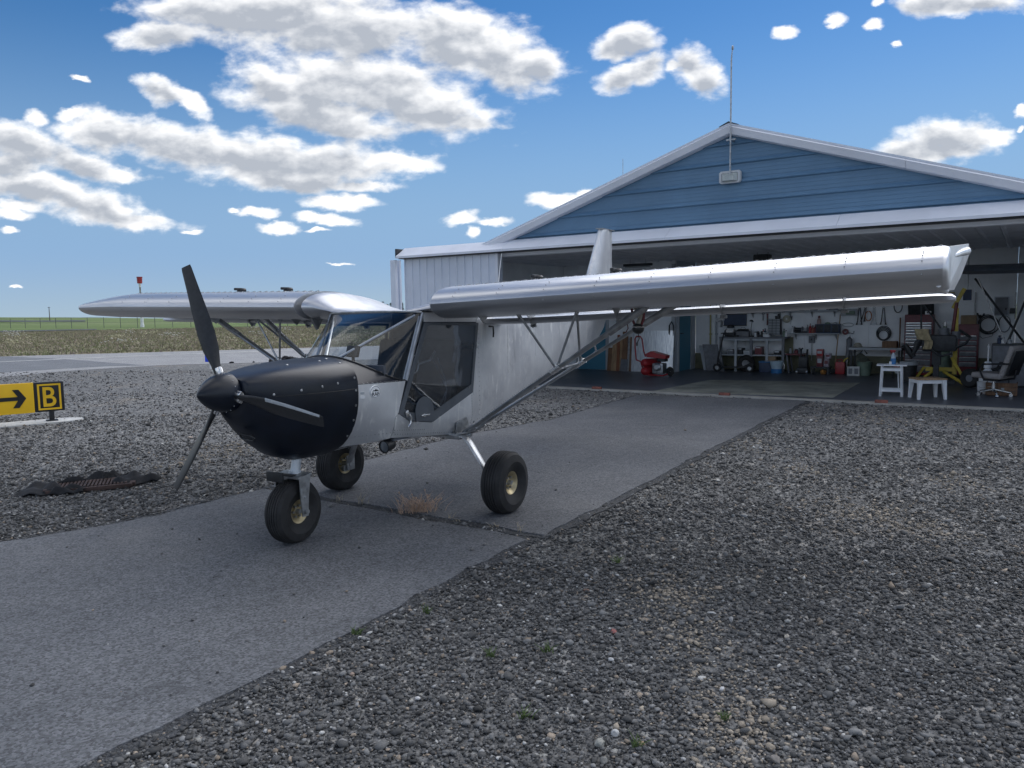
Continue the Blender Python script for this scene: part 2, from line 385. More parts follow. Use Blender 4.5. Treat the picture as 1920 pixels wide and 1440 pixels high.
# ================================================================== SETTING: ground
def gravel_mat():
    m = bpy.data.materials.new('basalt_gravel'); m.use_nodes = True; nt = m.node_tree; X = NX(nt); p = nt.nodes['Principled BSDF']
    tc = nt.nodes.new('ShaderNodeTexCoord'); vec = tc.outputs['Object']
    v1 = nt.nodes.new('ShaderNodeTexVoronoi'); v1.inputs['Scale'].default_value = 42; v1.inputs['Randomness'].default_value = 1; nt.links.new(vec, v1.inputs['Vector'])
    sepc = nt.nodes.new('ShaderNodeSeparateColor'); nt.links.new(v1.outputs['Color'], sepc.inputs[0])
    v2 = nt.nodes.new('ShaderNodeTexVoronoi'); v2.inputs['Scale'].default_value = 17; nt.links.new(vec, v2.inputs['Vector'])
    sep2 = nt.nodes.new('ShaderNodeSeparateColor'); nt.links.new(v2.outputs['Color'], sep2.inputs[0])
    base = X.mix(sepc.outputs[0], (.068, .069, .070), (.222, .222, .22))
    base = X.mix(X.mul(X.smooth(sepc.outputs[1], .93, .95), .9), base, (.36, .36, .34))
    base = X.mix(X.mul(X.smooth(sep2.outputs[1], .965, .975), .7), base, (.42, .40, .37))
    big = X.noise(vec, .55, 6, .62); brown = X.smooth(big, .56, .74)
    base = X.mix(X.mul(brown, .55), base, (.24, .205, .165))
    big2 = X.noise(vec, .23, 4, .6)
    base = X.mix(X.smooth(big2, .35, .75), base, X.mix(1.0, base, (1.28, 1.28, 1.28), 'MULTIPLY'))
    nt.links.new(base, p.inputs['Base Color']); p.inputs['Roughness'].default_value = .85; p.inputs['Specular IOR Level'].default_value = .3
    bn = nt.nodes.new('ShaderNodeBump'); bn.inputs['Distance'].default_value = .02; bn.inputs['Strength'].default_value = 1
    h = X.add(X.mul(v1.outputs['Distance'], -.8), X.mul(v2.outputs['Distance'], -.5))
    nt.links.new(h, bn.inputs['Height']); nt.links.new(bn.outputs[0], p.inputs['Normal'])
    return m
GRAVEL = gravel_mat()
def asphalt_mat(name, a, b, fine=1.0):
    m = bpy.data.materials.new(name); m.use_nodes = True; nt = m.node_tree; X = NX(nt); p = nt.nodes['Principled BSDF']
    tc = nt.nodes.new('ShaderNodeTexCoord'); vec = tc.outputs['Object']
    n1 = X.noise(vec, .9, 6, .6, .3); n2 = X.noise(vec, 130, 3, .7); n3 = X.noise(vec, 14, 5, .65)
    c = X.mix(X.smooth(n1, .3, .7), a, b)
    c = X.mix(X.smooth(n3, .35, .75), c, X.mix(1.0, c, (1.22, 1.22, 1.22), 'MULTIPLY'))
    v = nt.nodes.new('ShaderNodeTexVoronoi'); v.inputs['Scale'].default_value = 95; nt.links.new(vec, v.inputs['Vector'])
    sc = nt.nodes.new('ShaderNodeSeparateColor'); nt.links.new(v.outputs['Color'], sc.inputs[0])
    c = X.mix(sc.outputs[0], X.mix(1.0, c, (.55, .55, .55), 'MULTIPLY'), X.mix(1.0, c, (1.5, 1.5, 1.5), 'MULTIPLY'))
    c = X.mix(X.smooth(n2, .66, .74), c, (.28, .28, .28))
    st = X.smooth(X.noise(vec, 1.7, 8, .7, 1.0), .62, .72); c = X.mix(X.mul(st, .10), c, (.03, .032, .036))
    wv = X.nt.nodes.new('ShaderNodeVectorMath'); wv.operation = 'MULTIPLY_ADD'; cn = nt.nodes.new('ShaderNodeTexNoise'); cn.inputs['Scale'].default_value = 2.2; cn.inputs['Detail'].default_value = 6; nt.links.new(vec, cn.inputs['Vector'])
    nt.links.new(cn.outputs['Color'], wv.inputs[0]); wv.inputs[1].default_value = (.9, .9, 0); nt.links.new(vec, wv.inputs[2])
    ve = nt.nodes.new('ShaderNodeTexVoronoi'); ve.feature = 'DISTANCE_TO_EDGE'; ve.inputs['Scale'].default_value = .42; nt.links.new(wv.outputs[0], ve.inputs['Vector'])
    crk = X.mul(X.math('SUBTRACT', 1.0, X.smooth(ve.outputs[0], .0015, .0045)), X.smooth(X.noise(vec, .8, 2, .5), .52, .62)); c = X.mix(X.mul(crk, .30), c, (.03, .032, .036))
    dus = X.smooth(X.noise(vec, .45, 5, .65), .50, .75); c = X.mix(X.mul(dus, .30), c, (.20, .195, .185))
    nt.links.new(c, p.inputs['Base Color']); p.inputs['Roughness'].default_value = .78; p.inputs['Specular IOR Level'].default_value = .35
    bn = nt.nodes.new('ShaderNodeBump'); bn.inputs['Distance'].default_value = .004*fine; bn.inputs['Strength'].default_value = 1
    nt.links.new(X.add(X.mul(v.outputs['Distance'], -.6), X.add(n2, n3)), bn.inputs['Height']); nt.links.new(bn.outputs[0], p.inputs['Normal'])
    return m
ASPH = asphalt_mat('apron_asphalt', (.098, .103, .112), (.130, .135, .144))
TAXI = asphalt_mat('taxiway_asphalt', (.26, .26, .265), (.31, .31, .31))
TAXID = asphalt_mat('dark_asphalt', (.14, .148, .16), (.17, .178, .19))

GZ = -.02
mb = MB(); mb.prism([(118*math.cos(2*math.pi*k/96), 118*math.sin(2*math.pi*k/96), GZ-.05) for k in range(96)], (0, 0, .05))
struct(obj('ground', mb, GRAVEL, smooth=0))

def wobble(pts, step=.22, amp=.03, seed=0, closed=True):
    rd = random.Random(seed); out = []; n = len(pts)
    for i in range(n if closed else n-1):
        a, b = pts[i], pts[(i+1) % n]; L = (b-a).length; k = max(1, int(L/step)); pr = Vector((-(b-a).y, (b-a).x, 0)).normalized()
        for j in range(k):
            off = rd.gauss(0, amp) if j else 0
            out.append(a.lerp(b, j/k)+pr*off)
    return out
def slab(name, pts, ztop, thick, m):
    mb = MB(); mb.prism([(p.x, p.y, ztop-thick) for p in pts], (0, 0, thick)); return struct(obj(name, mb, m, smooth=0))
# two asphalt slabs of the hangar apron, a broken joint between them
far_pts = [G(1512, 751), G(1300, 858), G(1022, 1003)] + [G(*p) for p in ((930, 985), (840, 972), (760, 958), (690, 945), (640, 938), (600, 929), (540, 916), (505, 911))] + [G(600, 893), G(690, 862), G(870, 816), G(1040, 785), G(1195, 741)]
FAR = wobble(far_pts, .17, .013, 3)
near_pts = [G(988, 1010), G(820, 1096), G(500, 1262), G(140, 1440)] + [Vector((-2.6, 1.6, 0)), Vector((-7.5, 0.2, 0)), Vector((-9.5, 3.0, 0)), G(0, 1015), G(150, 992), G(300, 965), G(400, 938), G(495, 915)] + [G(*p) for p in ((530, 922), (600, 936), (640, 944), (690, 952), (760, 966), (840, 980), (930, 995))]
NEAR = wobble(near_pts, .17, .013, 5)
EDGEM = asphalt_mat('crumbled_asphalt', (.050, .053, .058), (.075, .078, .084), 3.0)
def grow(poly, o, seed):
    r_ = random.Random(seed); n = len(poly); ar = sum(poly[i].x*poly[(i+1) % n].y-poly[(i+1) % n].x*poly[i].y for i in range(n)); sg = 1 if ar > 0 else -1; out = []
    for i in range(n):
        t = poly[(i+1) % n]-poly[i-1]; nn = Vector((t.y, -t.x, 0)).normalized()*sg; out.append(poly[i]+nn*max(.01, o+r_.gauss(0, .012)))
    return out
slab('asphalt_edge', grow(FAR, .075, 1), -.0085, .03, EDGEM); slab('asphalt_edge', grow(NEAR, .085, 2), -.0125, .03, EDGEM)
slab('apron_slab', FAR, 0.0, .05, ASPH); slab('apron_slab', NEAR, -.004, .05, ASPH)
# taxiway
tA, tB = G(0, 668), G(600, 651); tdir = (tB-tA).normalized(); tnor = Vector((-tdir.y, tdir.x, 0))
nA, nB = G(0, 706), G(600, 676)
def zset(p, z): return Vector((p.x, p.y, z))
mb = MB(); q = [nA-tdir*60, nA, G(120, 695), G(300, 684), G(450, 680), nB, nB+(nB-G(450, 680)).normalized()*120, tB+tdir*150, tB, tA, tA-tdir*60]
mb.prism([zset(p, -.05) for p in q], (0, 0, .038)); struct(obj('taxiway', mb, TAXI, smooth=0))
mb = MB(); q = [G(-40, 668.6), G(10, 668), G(100, 672), G(150, 675), G(270, 684.3), G(200, 686), G(130, 690), G(0, 698), G(-400, 722), G(-700, 690)]
mb.prism([zset(p, -.0115) for p in q], (0, 0, .004)); struct(obj('taxiway_patch', mb, TAXID, smooth=0))
mb = MB(); q0 = [G(-60, 681.2), G(0, 678.2), G(150, 671.4), G(300, 665.4), G(640, 652.6)]
for a, b in zip(q0, q0[1:]):
    nrm = Vector((-(b-a).y, (b-a).x, 0)).normalized()*.11
    mb.prism([zset(a-nrm, -.0065), zset(b-nrm, -.0065), zset(b+nrm, -.0065), zset(a+nrm, -.0065)], (0, 0, .003))
struct(obj('taxiway_line', mb, mat('line_paint', (.62, .62, .58), .7, 0, .25, 3), smooth=0))

# dry grass verge and far fields
def field_mat(name, cols, sc):
    m = bpy.data.materials.new(name); m.use_nodes = True; nt = m.node_tree; X = NX(nt); p = nt.nodes['Principled BSDF']
    tc = nt.nodes.new('ShaderNodeTexCoord'); vec = tc.outputs['Object']
    n1 = X.noise(vec, sc, 6, .65); n2 = X.noise(vec, sc*.23, 4, .6); n3 = X.noise(vec, sc*7, 4, .7)
    c = X.mix(X.smooth(n1, .35, .65), cols[0], cols[1]); c = X.mix(X.mul(X.smooth(n2, .45, .65), .8), c, cols[2]); c = X.mix(X.mul(X.smooth(n3, .5, .7), .5), c, cols[3])
    nt.links.new(c, p.inputs['Base Color']); p.inputs['Roughness'].default_value = 1; p.inputs['Specular IOR Level'].default_value = .1
    return m
DRYG = field_mat('dry_grass', ((.23, .21, .145), (.29, .25, .18), (.20, .205, .12), (.30, .25, .195)), .35)
GREENF = field_mat('green_field', ((.13, .18, .07), (.17, .225, .09), (.20, .24, .12), (.15, .19, .08)), .05)
def on_circle(p, d, r):
    b = p.x*d.x+p.y*d.y; c_ = p.x*p.x+p.y*p.y-r*r; return p+d*(-b+math.sqrt(b*b-c_))
eL, eR = on_circle(tA+tnor*.25, -tdir, 117), on_circle(tB+tnor*.25, tdir, 117); a0_, a1_ = math.atan2(eR.y, eR.x), math.atan2(eL.y, eL.x)
a1_ = a1_ if a1_ > a0_ else a1_+2*math.pi
mb = MB(); q = [eL, tA+tnor*.25, tB+tnor*.25, eR]+[Vector((117*math.cos(a0_+(a1_-a0_)*k/40), 117*math.sin(a0_+(a1_-a0_)*k/40), 0)) for k in range(1, 40)]
mb.prism([zset(p, -.05) for p in q], (0, 0, .034)); struct(obj('dry_field', mb, DRYG, smooth=0))
def far_z(d, az):
    px = 960 + FPX*math.tan(max(-1.2, min(1.2, az)))
    sl = .0033 + (-.0060-.0033)*max(0, min(1, px/600)); w = max(0, min(1, (0.15-az)/.25))*max(0, min(1, (az+1.3)/.4))
    return -.008 + sl*w*(d-116) + (.5*math.sin(az*23)*.3+.3*math.sin(az*61+1))*max(0, d-200)/900
mb = MB(); NR = [114, 150, 220, 320, 480, 700, 1000, 1500, 2300, 3600]; NA = 144
mb.loft([[(d*math.sin(2*math.pi*k/NA), d*math.cos(2*math.pi*k/NA), far_z(d, (2*math.pi*k/NA+math.pi) % (2*math.pi)-math.pi)) for k in range(NA)] for d in NR], True, False, False)
struct(obj('green_field', mb, GREENF, smooth=60))
# dark ploughed strip near the horizon on the left
mb = MB()
def farp(px, py, d):
    dd = px_ray(px, py); az = math.atan2(dd.x, dd.y); return Vector((d*math.sin(az), d*math.cos(az), far_z(d, az)+.05+d*.0002))
mb.loft([[farp(x, 600, d) for x in range(-200, 180, 20)] for d in (330, 400, 470)], False, False, False)
struct(obj('ploughed_strip', mb, mat('ploughed_soil', (.07, .085, .075), .95, 0, .2, .05), smooth=0))
mb = MB(); mb.loft([[farp(x, 600, d) for x in range(-160, 200, 20)] for d in (117, 121, 126)], False, False, False)
struct(obj('dark_verge', mb, mat('dark_verge_soil', (.07, .07, .08), .95, 0, .3, .3), smooth=0))

# scattered geometry made with numpy ------------------------------------------------
ICO_V = None
def ico():
    t = bmesh.new(); bmesh.ops.create_icosphere(t, subdivisions=1, radius=1)
    v = np.array([x.co[:] for x in t.verts]); t.verts.index_update(); f = np.array([[w.index for w in q.verts] for q in t.faces]); t.free(); return v, f
def raw_mesh(name, V, Fc, col=None, m=None, smooth=False):
    me = bpy.data.meshes.new(name); k = Fc.shape[1]
    me.vertices.add(len(V)); me.vertices.foreach_set('co', V.astype(np.float32).ravel())
    me.loops.add(Fc.size); me.loops.foreach_set('vertex_index', Fc.astype(np.int32).ravel())
    me.polygons.add(len(Fc)); me.polygons.foreach_set('loop_start', np.arange(0, Fc.size, k, dtype=np.int32)); me.polygons.foreach_set('loop_total', np.full(len(Fc), k, dtype=np.int32))
    me.update(calc_edges=True)
    if col is not None:
        a = me.color_attributes.new('tint', 'FLOAT_COLOR', 'POINT'); c4 = np.ones((len(V), 4), np.float32); c4[:, :3] = col; a.data.foreach_set('color', c4.ravel())
    if m: me.materials.append(m)
    if smooth:
        me.polygons.foreach_set('use_smooth', np.ones(len(Fc), dtype=bool))
    o = bpy.data.objects.new(name, me); COL.objects.link(o); return o
def tint_mat(name, rough=.85, var=.15, scale=120, trans=False):
    m = bpy.data.materials.new(name); m.use_nodes = True; nt = m.node_tree; X = NX(nt); p = nt.nodes['Principled BSDF']
    at = nt.nodes.new('ShaderNodeAttribute'); at.attribute_name = 'tint'; tc = nt.nodes.new('ShaderNodeTexCoord')
    n = X.noise(tc.outputs['Object'], scale, 4, .6)
    nt.links.new(X.mix(n, X.mix(1.0, at.outputs['Color'], (1-var,)*3, 'MULTIPLY'), X.mix(1.0, at.outputs['Color'], (1+var,)*3, 'MULTIPLY')), p.inputs['Base Color'])
    p.inputs['Roughness'].default_value = rough; p.inputs['Specular IOR Level'].default_value = .3
    return m
STONEM = tint_mat('gravel_stones', .8, .35, 140)
def inside(poly, P):
    x, y = P[:, 0], P[:, 1]; c = np.zeros(len(P), bool); n = len(poly)
    for i in range(n):
        x0, y0 = poly[i].x, poly[i].y; x1, y1 = poly[(i+1) % n].x, poly[(i+1) % n].y
        if y0 == y1: continue
        c ^= ((y0 > y) != (y1 > y)) & (x < (x1-x0)*(y-y0)/(y1-y0)+x0)
    return c
rng = np.random.default_rng(11)
def gravel_points():
    out = []
    for d0, d1, dens in ((1.6, 3.4, 6000), (3.4, 5.0, 4500), (5.0, 6.5, 2300), (6.5, 8.0, 1350), (8.0, 10.0, 740), (10.0, 13.0, 380), (13.0, 17.0, 130), (17.0, 24.0, 45)):
        w = .80; wr_ = 1.5 if d1 < 9 else 1.0
        area = (w+wr_)*(d1*d1-d0*d0)/2; n = int(area*dens)
        y = np.sqrt(rng.uniform(d0*d0, d1*d1, n)); x = rng.uniform(-w, wr_, n)*y; ok = (x < w*y) | (rng.uniform(size=n) < .45); x, y = x[ok], y[ok]
        out.append(np.stack([x, y], 1))
    P = np.concatenate(out)
    keep = ~(inside(FAR, P) | inside(NEAR, P)); stray = rng.uniform(size=len(P)) < .0022
    hang = (P[:, 0]-5.16)*.559+(P[:, 1]-13.7)*.829
    return P[(keep | stray) & (hang < -.12)]
def build_gravel():
    PA = gravel_points(); near = PA[:, 1] < 4.3
    gravel_chunk(PA[near], ico(), 'coarse near chippings of dark basalt gravel around the asphalt apron')
    V8 = np.array([(1, 0, 0), (0, 1, 0), (-1, 0, 0), (0, -1, 0), (.1, .1, 1), (-.1, .05, -1)], float); F8 = np.array([(0, 1, 4), (1, 2, 4), (2, 3, 4), (3, 0, 4), (1, 0, 5), (2, 1, 5), (3, 2, 5), (0, 3, 5)])
    gravel_chunk(PA[~near], (V8, F8), 'distant dark basalt gravel stretching from the apron to taxiway and hangar')
def gravel_chunk(P, shape, lb):
    n = len(P); V0, F0 = shape; d = P[:, 1]
    r = (1.0 if len(V0) > 8 else 1.22)*np.clip(rng.lognormal(math.log(.0061), .42, n), .003, .026)*(1+.065*np.maximum(d-3, 0))
    sc = r[:, None]*rng.uniform(.65, 1.3, (n, 3))*np.array([1.1, 1.1, .62])
    A = rng.uniform(0, 2*math.pi, n); tl = rng.normal(0, .35, n)
    V = V0[None]*rng.uniform(.55, 1.25, (n, len(V0), 1))*sc[:, None]
    ct, st = np.cos(tl)[:, None], np.sin(tl)[:, None]; y, z = V[..., 1].copy(), V[..., 2].copy(); V[..., 1] = y*ct-z*st; V[..., 2] = y*st+z*ct
    c, s = np.cos(A)[:, None], np.sin(A)[:, None]; x, y = V[..., 0].copy(), V[..., 1].copy(); V[..., 0] = x*c-y*s; V[..., 1] = x*s+y*c
    on = inside(FAR, P) | inside(NEAR, P)
    V[..., 0] += P[:, 0:1]; V[..., 1] += P[:, 1:2]; V[..., 2] += (np.where(on, 0.0, GZ)+r*.30+np.where(on, 0, rng.uniform(0, .008, n)))[:, None]
    g = np.exp(rng.normal(math.log(.114), .42, n)); col = np.stack([g*1.0, g*1.0, g*.99], 1)
    k = rng.uniform(size=n); li = k < .016; col[li] = rng.uniform(.32, .62, (li.sum(), 1))*np.array([1, .99, .95])
    ta = (k > .965); col[ta] = rng.uniform(.16, .34, (ta.sum(), 1))*np.array([1.15, .95, .75])
    for (px, py, rr) in ((1620, 965, .38), (1760, 995, .22), (1640, 785, .60), (1400, 835, .30), (1790, 905, .30), (1880, 800, .5), (420, 845, .45), (480, 830, .35), (330, 870, .3), (1250, 1120, .25), (1500, 880, .25), (1300, 1200, .2), (640, 905, .3), (1380, 1360, .25)):
        g_ = G(px, py, GZ); dd = np.hypot(P[:, 0]-g_.x, (P[:, 1]-g_.y)*.6)/rr; hit = rng.uniform(size=n) < .55*np.exp(-dd**2*1.5); col[hit] = rng.uniform(.20, .42, (hit.sum(), 1))*np.array([1.10, .95, .76])
    F = (F0[None]+(np.arange(n)*len(V0))[:, None, None]).reshape(-1, 3)
    o = raw_mesh('gravel', V.reshape(-1, 3), F, np.repeat(col, len(V0), 0), STONEM); o['kind'] = 'stuff'; tag(o, lb, 'gravel')
build_gravel()

GRASSM = tint_mat('grass_blades', .9, .2, 3)
def blades(name, P, h, nb, cols, spread, width, label, cat, z0=-.016):
    n = len(P)*nb; ci = rng.integers(0, len(cols), len(P)); C = np.array(cols)[ci]*rng.uniform(1.25, 1.6, (len(P), 1)); C = np.repeat(C, nb, 0)
    B = np.repeat(P, nb, 0)+rng.normal(0, spread, (n, 2)); H = np.repeat(h, nb)*rng.uniform(.5, 1.15, n); a = rng.uniform(0, 6.283, n); ln = rng.normal(0, .45, n)*H; la = rng.uniform(0, 6.283, n)
    w = width*rng.uniform(.6, 1.3, n); dx, dy = np.cos(a)*w, np.sin(a)*w
    V = np.zeros((n, 3, 3)); V[:, 0] = np.stack([B[:, 0]-dx, B[:, 1]-dy, np.full(n, z0)], 1); V[:, 1] = np.stack([B[:, 0]+dx, B[:, 1]+dy, np.full(n, z0)], 1)
    V[:, 2] = np.stack([B[:, 0]+ln*np.cos(la), B[:, 1]+ln*np.sin(la), z0+H], 1)
    o = raw_mesh(name, V.reshape(-1, 3), np.arange(n*3).reshape(-1, 3), np.repeat(C, 3, 0), GRASSM); o['kind'] = 'stuff'; tag(o, label, cat); return o
def verge_points(n, t0, t1):
    out = []
    while sum(len(a) for a in out) < n:
        u = rng.uniform(-70, 90, n); w = t0+(t1-t0)*rng.uniform(0, 1, n)**1.3
        P = np.stack([tA.x+tdir.x*u+tnor.x*w, tA.y+tdir.y*u+tnor.y*w], 1); az = np.arctan2(P[:, 0], P[:, 1]); r = np.hypot(P[:, 0], P[:, 1])
        out.append(P[(az > -.75) & (az < .12) & (r < 118)])
    return np.concatenate(out)[:n]
P = verge_points(26000, .4, 95); r = np.hypot(P[:, 0], P[:, 1])
blades('dry_grass', P, rng.uniform(.05, .17, len(P)), 4, [(.20, .18, .12), (.165, .17, .09), (.21, .185, .135), (.15, .16, .08), (.225, .205, .14), (.19, .155, .125)], 0.18, .05, 'dry mixed grass on the verge beyond the taxiway', 'grass')
def flowers():
    cl = verge_points(34, 2, 70); V0, F0 = ico(); Vs = []; Cs = []
    for c in cl:
        k = rng.integers(8, 34); p = c+rng.normal(0, .38, (k, 2))*np.array([1.4, .8]); z = rng.uniform(.12, .40, k)
        for i in range(k): Vs.append(V0*np.array([.055, .055, .035])*rng.uniform(.6, 1.5)+np.array([p[i, 0], p[i, 1], z[i]]))
        Cs += [(.48, .45, .30) if rng.uniform() < .5 else (.50, .49, .43)]*k
    n = len(Vs); V = np.concatenate(Vs); F = (F0[None]+(np.arange(n)*len(V0))[:, None, None]).reshape(-1, 3)
    o = raw_mesh('wildflowers', V, F, np.repeat(np.array(Cs), len(V0), 0), GRASSM); o['kind'] = 'stuff'; tag(o, 'clumps of pale wildflowers in the dry verge', 'wildflowers')
flowers()

# ================================================================== HANGAR
HTH = R(56); HE = Vector((math.sin(HTH), -math.cos(HTH), 0)); HN = Vector((math.cos(HTH), math.sin(HTH), 0)); HS = G(1500, 748.5); HROT = -R(34)
def hp(px, py, n):
    q = on_plane(px, py, HS+HN*n, HN)-HS; return q.dot(HE), q.z
def hfl(px, py, z=0.0):
    q = G(px, py, z)-HS; return q.dot(HE), q.dot(HN)
def hw(s, n, z=0.0): return HS+HE*s+HN*n+Vector((0, 0, z))
hangar = thing('hangar', 'blue and white metal aircraft hangar with wide open sliding door', 'hangar', HS, HROT)
SL, SR, SA, ZA, SLP = -7.6, 5.0, -1.3, 4.90, .327
def roofz(s): return ZA-SLP*abs(s-SA)
# gable: horizontal cladding panels between ribs
ribs_z = [2.86+.345*i for i in range(6)] + [4.90]
zz0 = [3.02, 3.26, 3.605, 3.95, 4.295, 4.64, 4.86]
for i in range(6):
    z0, z1 = zz0[i], zz0[i+1]; mb = MB(); K = 5 if i else 4
    for k in range(K):
        a = z0+(z1-z0)*k/K; b = z0+(z1-z0)*(k+1)/K
        hl0, hl1 = (ZA-a)/SLP, (ZA-b)/SLP
        mb.prism([(SA-hl0, -.004, a), (SA+hl0, -.006, a), (SA+max(hl1, .01), .0, b), (SA-max(hl1, .01), .0, b)], (0, .03, 0))
    obj('wall_panel', mb, BLUEW, hangar, 0)
    if i < 5:
        hl = (ZA-z1)/SLP-.05; mb = MB(); mb.loft([[(x, -.008, z1-.030), (x, -.042, z1-.020), (x, -.050, z1-.006), (x, -.008, z1+.050), (x, .02, z1)] for x in (SA-hl, SA+hl)])
        obj('rib', mb, BLUEW, hangar, 0)
# rake trim in lengths, and roof
for sgn in (-1, 1):
    e = [0, 2.9, 6.3+.2]
    for a, b in zip(e, e[1:]):
        mb = MB(); g = .004 if a else 0
        pr = lambda t, o, n: (SA+sgn*t, n, ZA-SLP*t+o)
        mb.loft([[pr(t, -.115, -.10), pr(t, -.10, -.16), pr(t, .02, -.19), pr(t, .045, -.16), pr(t, .045, .02), pr(t, -.115, .02)] for t in (a+g, b)])
        obj('rake_trim', mb, TRIM, hangar, 20)
    mb = MB(); mb.prism([(SA, -.155, ZA+.05), (SA+sgn*6.55, -.155, ZA+.05-SLP*6.55), (SA+sgn*6.55, -.155, ZA+.08-SLP*6.55), (SA, -.155, ZA+.085)], (0, 6.9, 0)); obj('roof', mb, WHITEP, hangar, 0)
mb = MB(); mb.prism([(SA-.18, -.17, ZA+.035), (SA, -.17, ZA+.092), (SA+.18, -.17, ZA+.035), (SA, -.17, ZA+.11)], (0, 6.9, 0)); obj('ridge_cap', mb, DARK, hangar, 0)
# door header: sloping cover in lengths, track below it
hs0, hs1 = hp(744, 475, -.35)[0], 5.6
seams = [hs0]+[hp(x, 440, -.3)[0] for x in (945, 1012, 1250, 1570)]+[hs1]
for a, b in zip(seams, seams[1:]):
    mb = MB(); mb.loft([[(s, -.06, 3.205), (s, -.40, 2.995), (s, -.40, 2.945), (s, -.37, 2.945), (s, -.04, 3.16)] for s in (a, b-.006)]); obj('door_header', mb, TRIM, hangar, 0)
mb = MB(); mb.box(((hs0+hs1)/2, -.20, 2.955), (hs1-hs0-.1, .30, .05)); obj('door_track', mb, DARK, hangar, 0)
for a, b in ((-6.45, -.35), (-.345, 5.5)):
    mb = MB(); mb.loft([[(s, -.03, 2.955), (s, -.07, 2.93), (s, -.05, 2.86), (s, .06, 2.85), (s, .06, 2.955)] for s in (a, b)]); obj('lintel_trim', mb, TRIM, hangar, 0)
mb = MB(); mb.box((hs0-.04, -.20, 3.07), (.05, .30, .22), bev=.02); obj('track_end_cap', mb, DARK, hangar)
pl, pr_ = hp(735, 520, -.2)[0], hp(750, 520, -.2)[0]
pa, pm, pz_ = hp(735, 520, -.25)[0], hp(743.5, 520, -.25)[0], hp(751, 520, -.12)[0]; pm2 = hp(743.5, 520, -.12)[0]
mb = MB(); mb.box(((pa+pm)/2, -.25, 1.46), (pm-pa, .10, 2.92)); obj('post', mb, WHITEP, hangar, 0); mb = MB(); mb.box(((pm2+pz_)/2, -.12, 1.46), (pz_-pm2, .06, 2.92)); obj('post', mb, WHITEP, hangar, 0)
# open sliding door leaf: ribbed panels
dl, dr = hp(760, 540, -.2)[0], hp(931, 530, -.2)[0]; NP = 12; pw = (dr-dl)/NP
for i in range(NP):
    a = dl+i*pw; mb = MB(); z0, z1 = .06, 2.925
    mb.prism([(a+.002, -.20, z0), (a+.010, -.232, z0), (a+.030, -.232, z0), (a+.042, -.205, z0), (a+pw-.002, -.205, z0), (a+pw-.002, -.17, z0), (a+.002, -.17, z0)], (0, 0, z1-z0)); obj('door_panel', mb, WHITEP, hangar, 0)
mb = MB(); mb.box((dr+.035, -.2, 1.49), (.07, .09, 2.87)); obj('door_jamb', mb, TRIM, hangar, 0)
# walls
mb = MB(); mb.box((SL-.05, 3.2, 1.45), (.1, 6.5, 2.9)); obj('side_wall', mb, WALLIN, hangar, 0)
mb = MB(); mb.box((SR+.05, 3.2, 1.45), (.1, 6.5, 2.9)); obj('side_wall', mb, WALLIN, hangar, 0)
mb = MB(); mb.box(((SL+dr)/2, .02, 1.45), (dr-SL, .06, 2.9)); obj('front_wall', mb, WHITEP, hangar, 0)
NB = 6.25; NPW = 4.75; SPT = -4.3
bw = [SPT, -2.9, -1.4, .1, 1.6, 3.1, SR]
for a, b in zip(bw, bw[1:]):
    mb = MB(); mb.box(((a+b)/2, NB+.05, 1.66), (b-a-.006, .09, 2.48)); obj('wall_panel', mb, WALLIN, hangar, 0)
mb = MB(); mb.box(((SPT+SR)/2, NB+.045, .21), (SR-SPT, .10, .42)); obj('wall_base', mb, PLY, hangar, 0)
mb = MB(); mb.box(((SL+SPT)/2, NPW+.05, 1.45), (SPT-SL, .1, 2.9)); obj('partition_wall', mb, WALLIN, hangar, 0)
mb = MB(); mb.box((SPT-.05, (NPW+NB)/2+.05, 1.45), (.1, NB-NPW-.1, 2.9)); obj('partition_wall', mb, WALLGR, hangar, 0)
NCP = 36; cw = (SR-SL)/NCP
for i in range(NCP):
    a = SL+i*cw; mb = MB(); mb.prism([(a+.004, 0.07, 2.90), (a+.03, .07, 2.868), (a+.06, .07, 2.868), (a+.085, .07, 2.895), (a+cw-.004, .07, 2.895), (a+cw-.004, .07, 2.93), (a+.004, .07, 2.93)], (0, NB-.02, 0)); obj('ceiling_panel', mb, CEIL, hangar, 0)
# floor and sill
FLOORM = mat('dark_shop_floor', (.085, .095, .115), .42, 0, .35, 1.1, .0008, 25)
mb = MB(); mb.box((-.9, 3.35, -.03), (13.6, 6.5, .06)); fl = obj('hangar_floor', mb, FLOORM, None, 0); fl.location = HS; fl.rotation_euler = (0, 0, HROT); struct(fl)
cp = [hfl(*p) for p in ((1228, 733), (1330, 712.5), (1612, 718), (1562, 745.5))]
mb = MB(); mb.prism([(s, max(n, .105), .0) for s, n in cp], (0, 0, .004)); fl = obj('floor_patch', mb, mat('worn_concrete', (.34, .34, .28), .6, 0, .35, 1.6, .001, 30), None, 0); fl.location = HS; fl.rotation_euler = (0, 0, HROT); struct(fl)
mb = MB()
for a in np.arange(-7.2, 6.2, 1.9): mb.box((a+.95, -.01, -.03), (1.893, .22, .084), bev=.006)
sl = obj('concrete_sill', mb, CONC, None, 0); sl.location = HS; sl.rotation_euler = (0, 0, HROT); struct(sl)
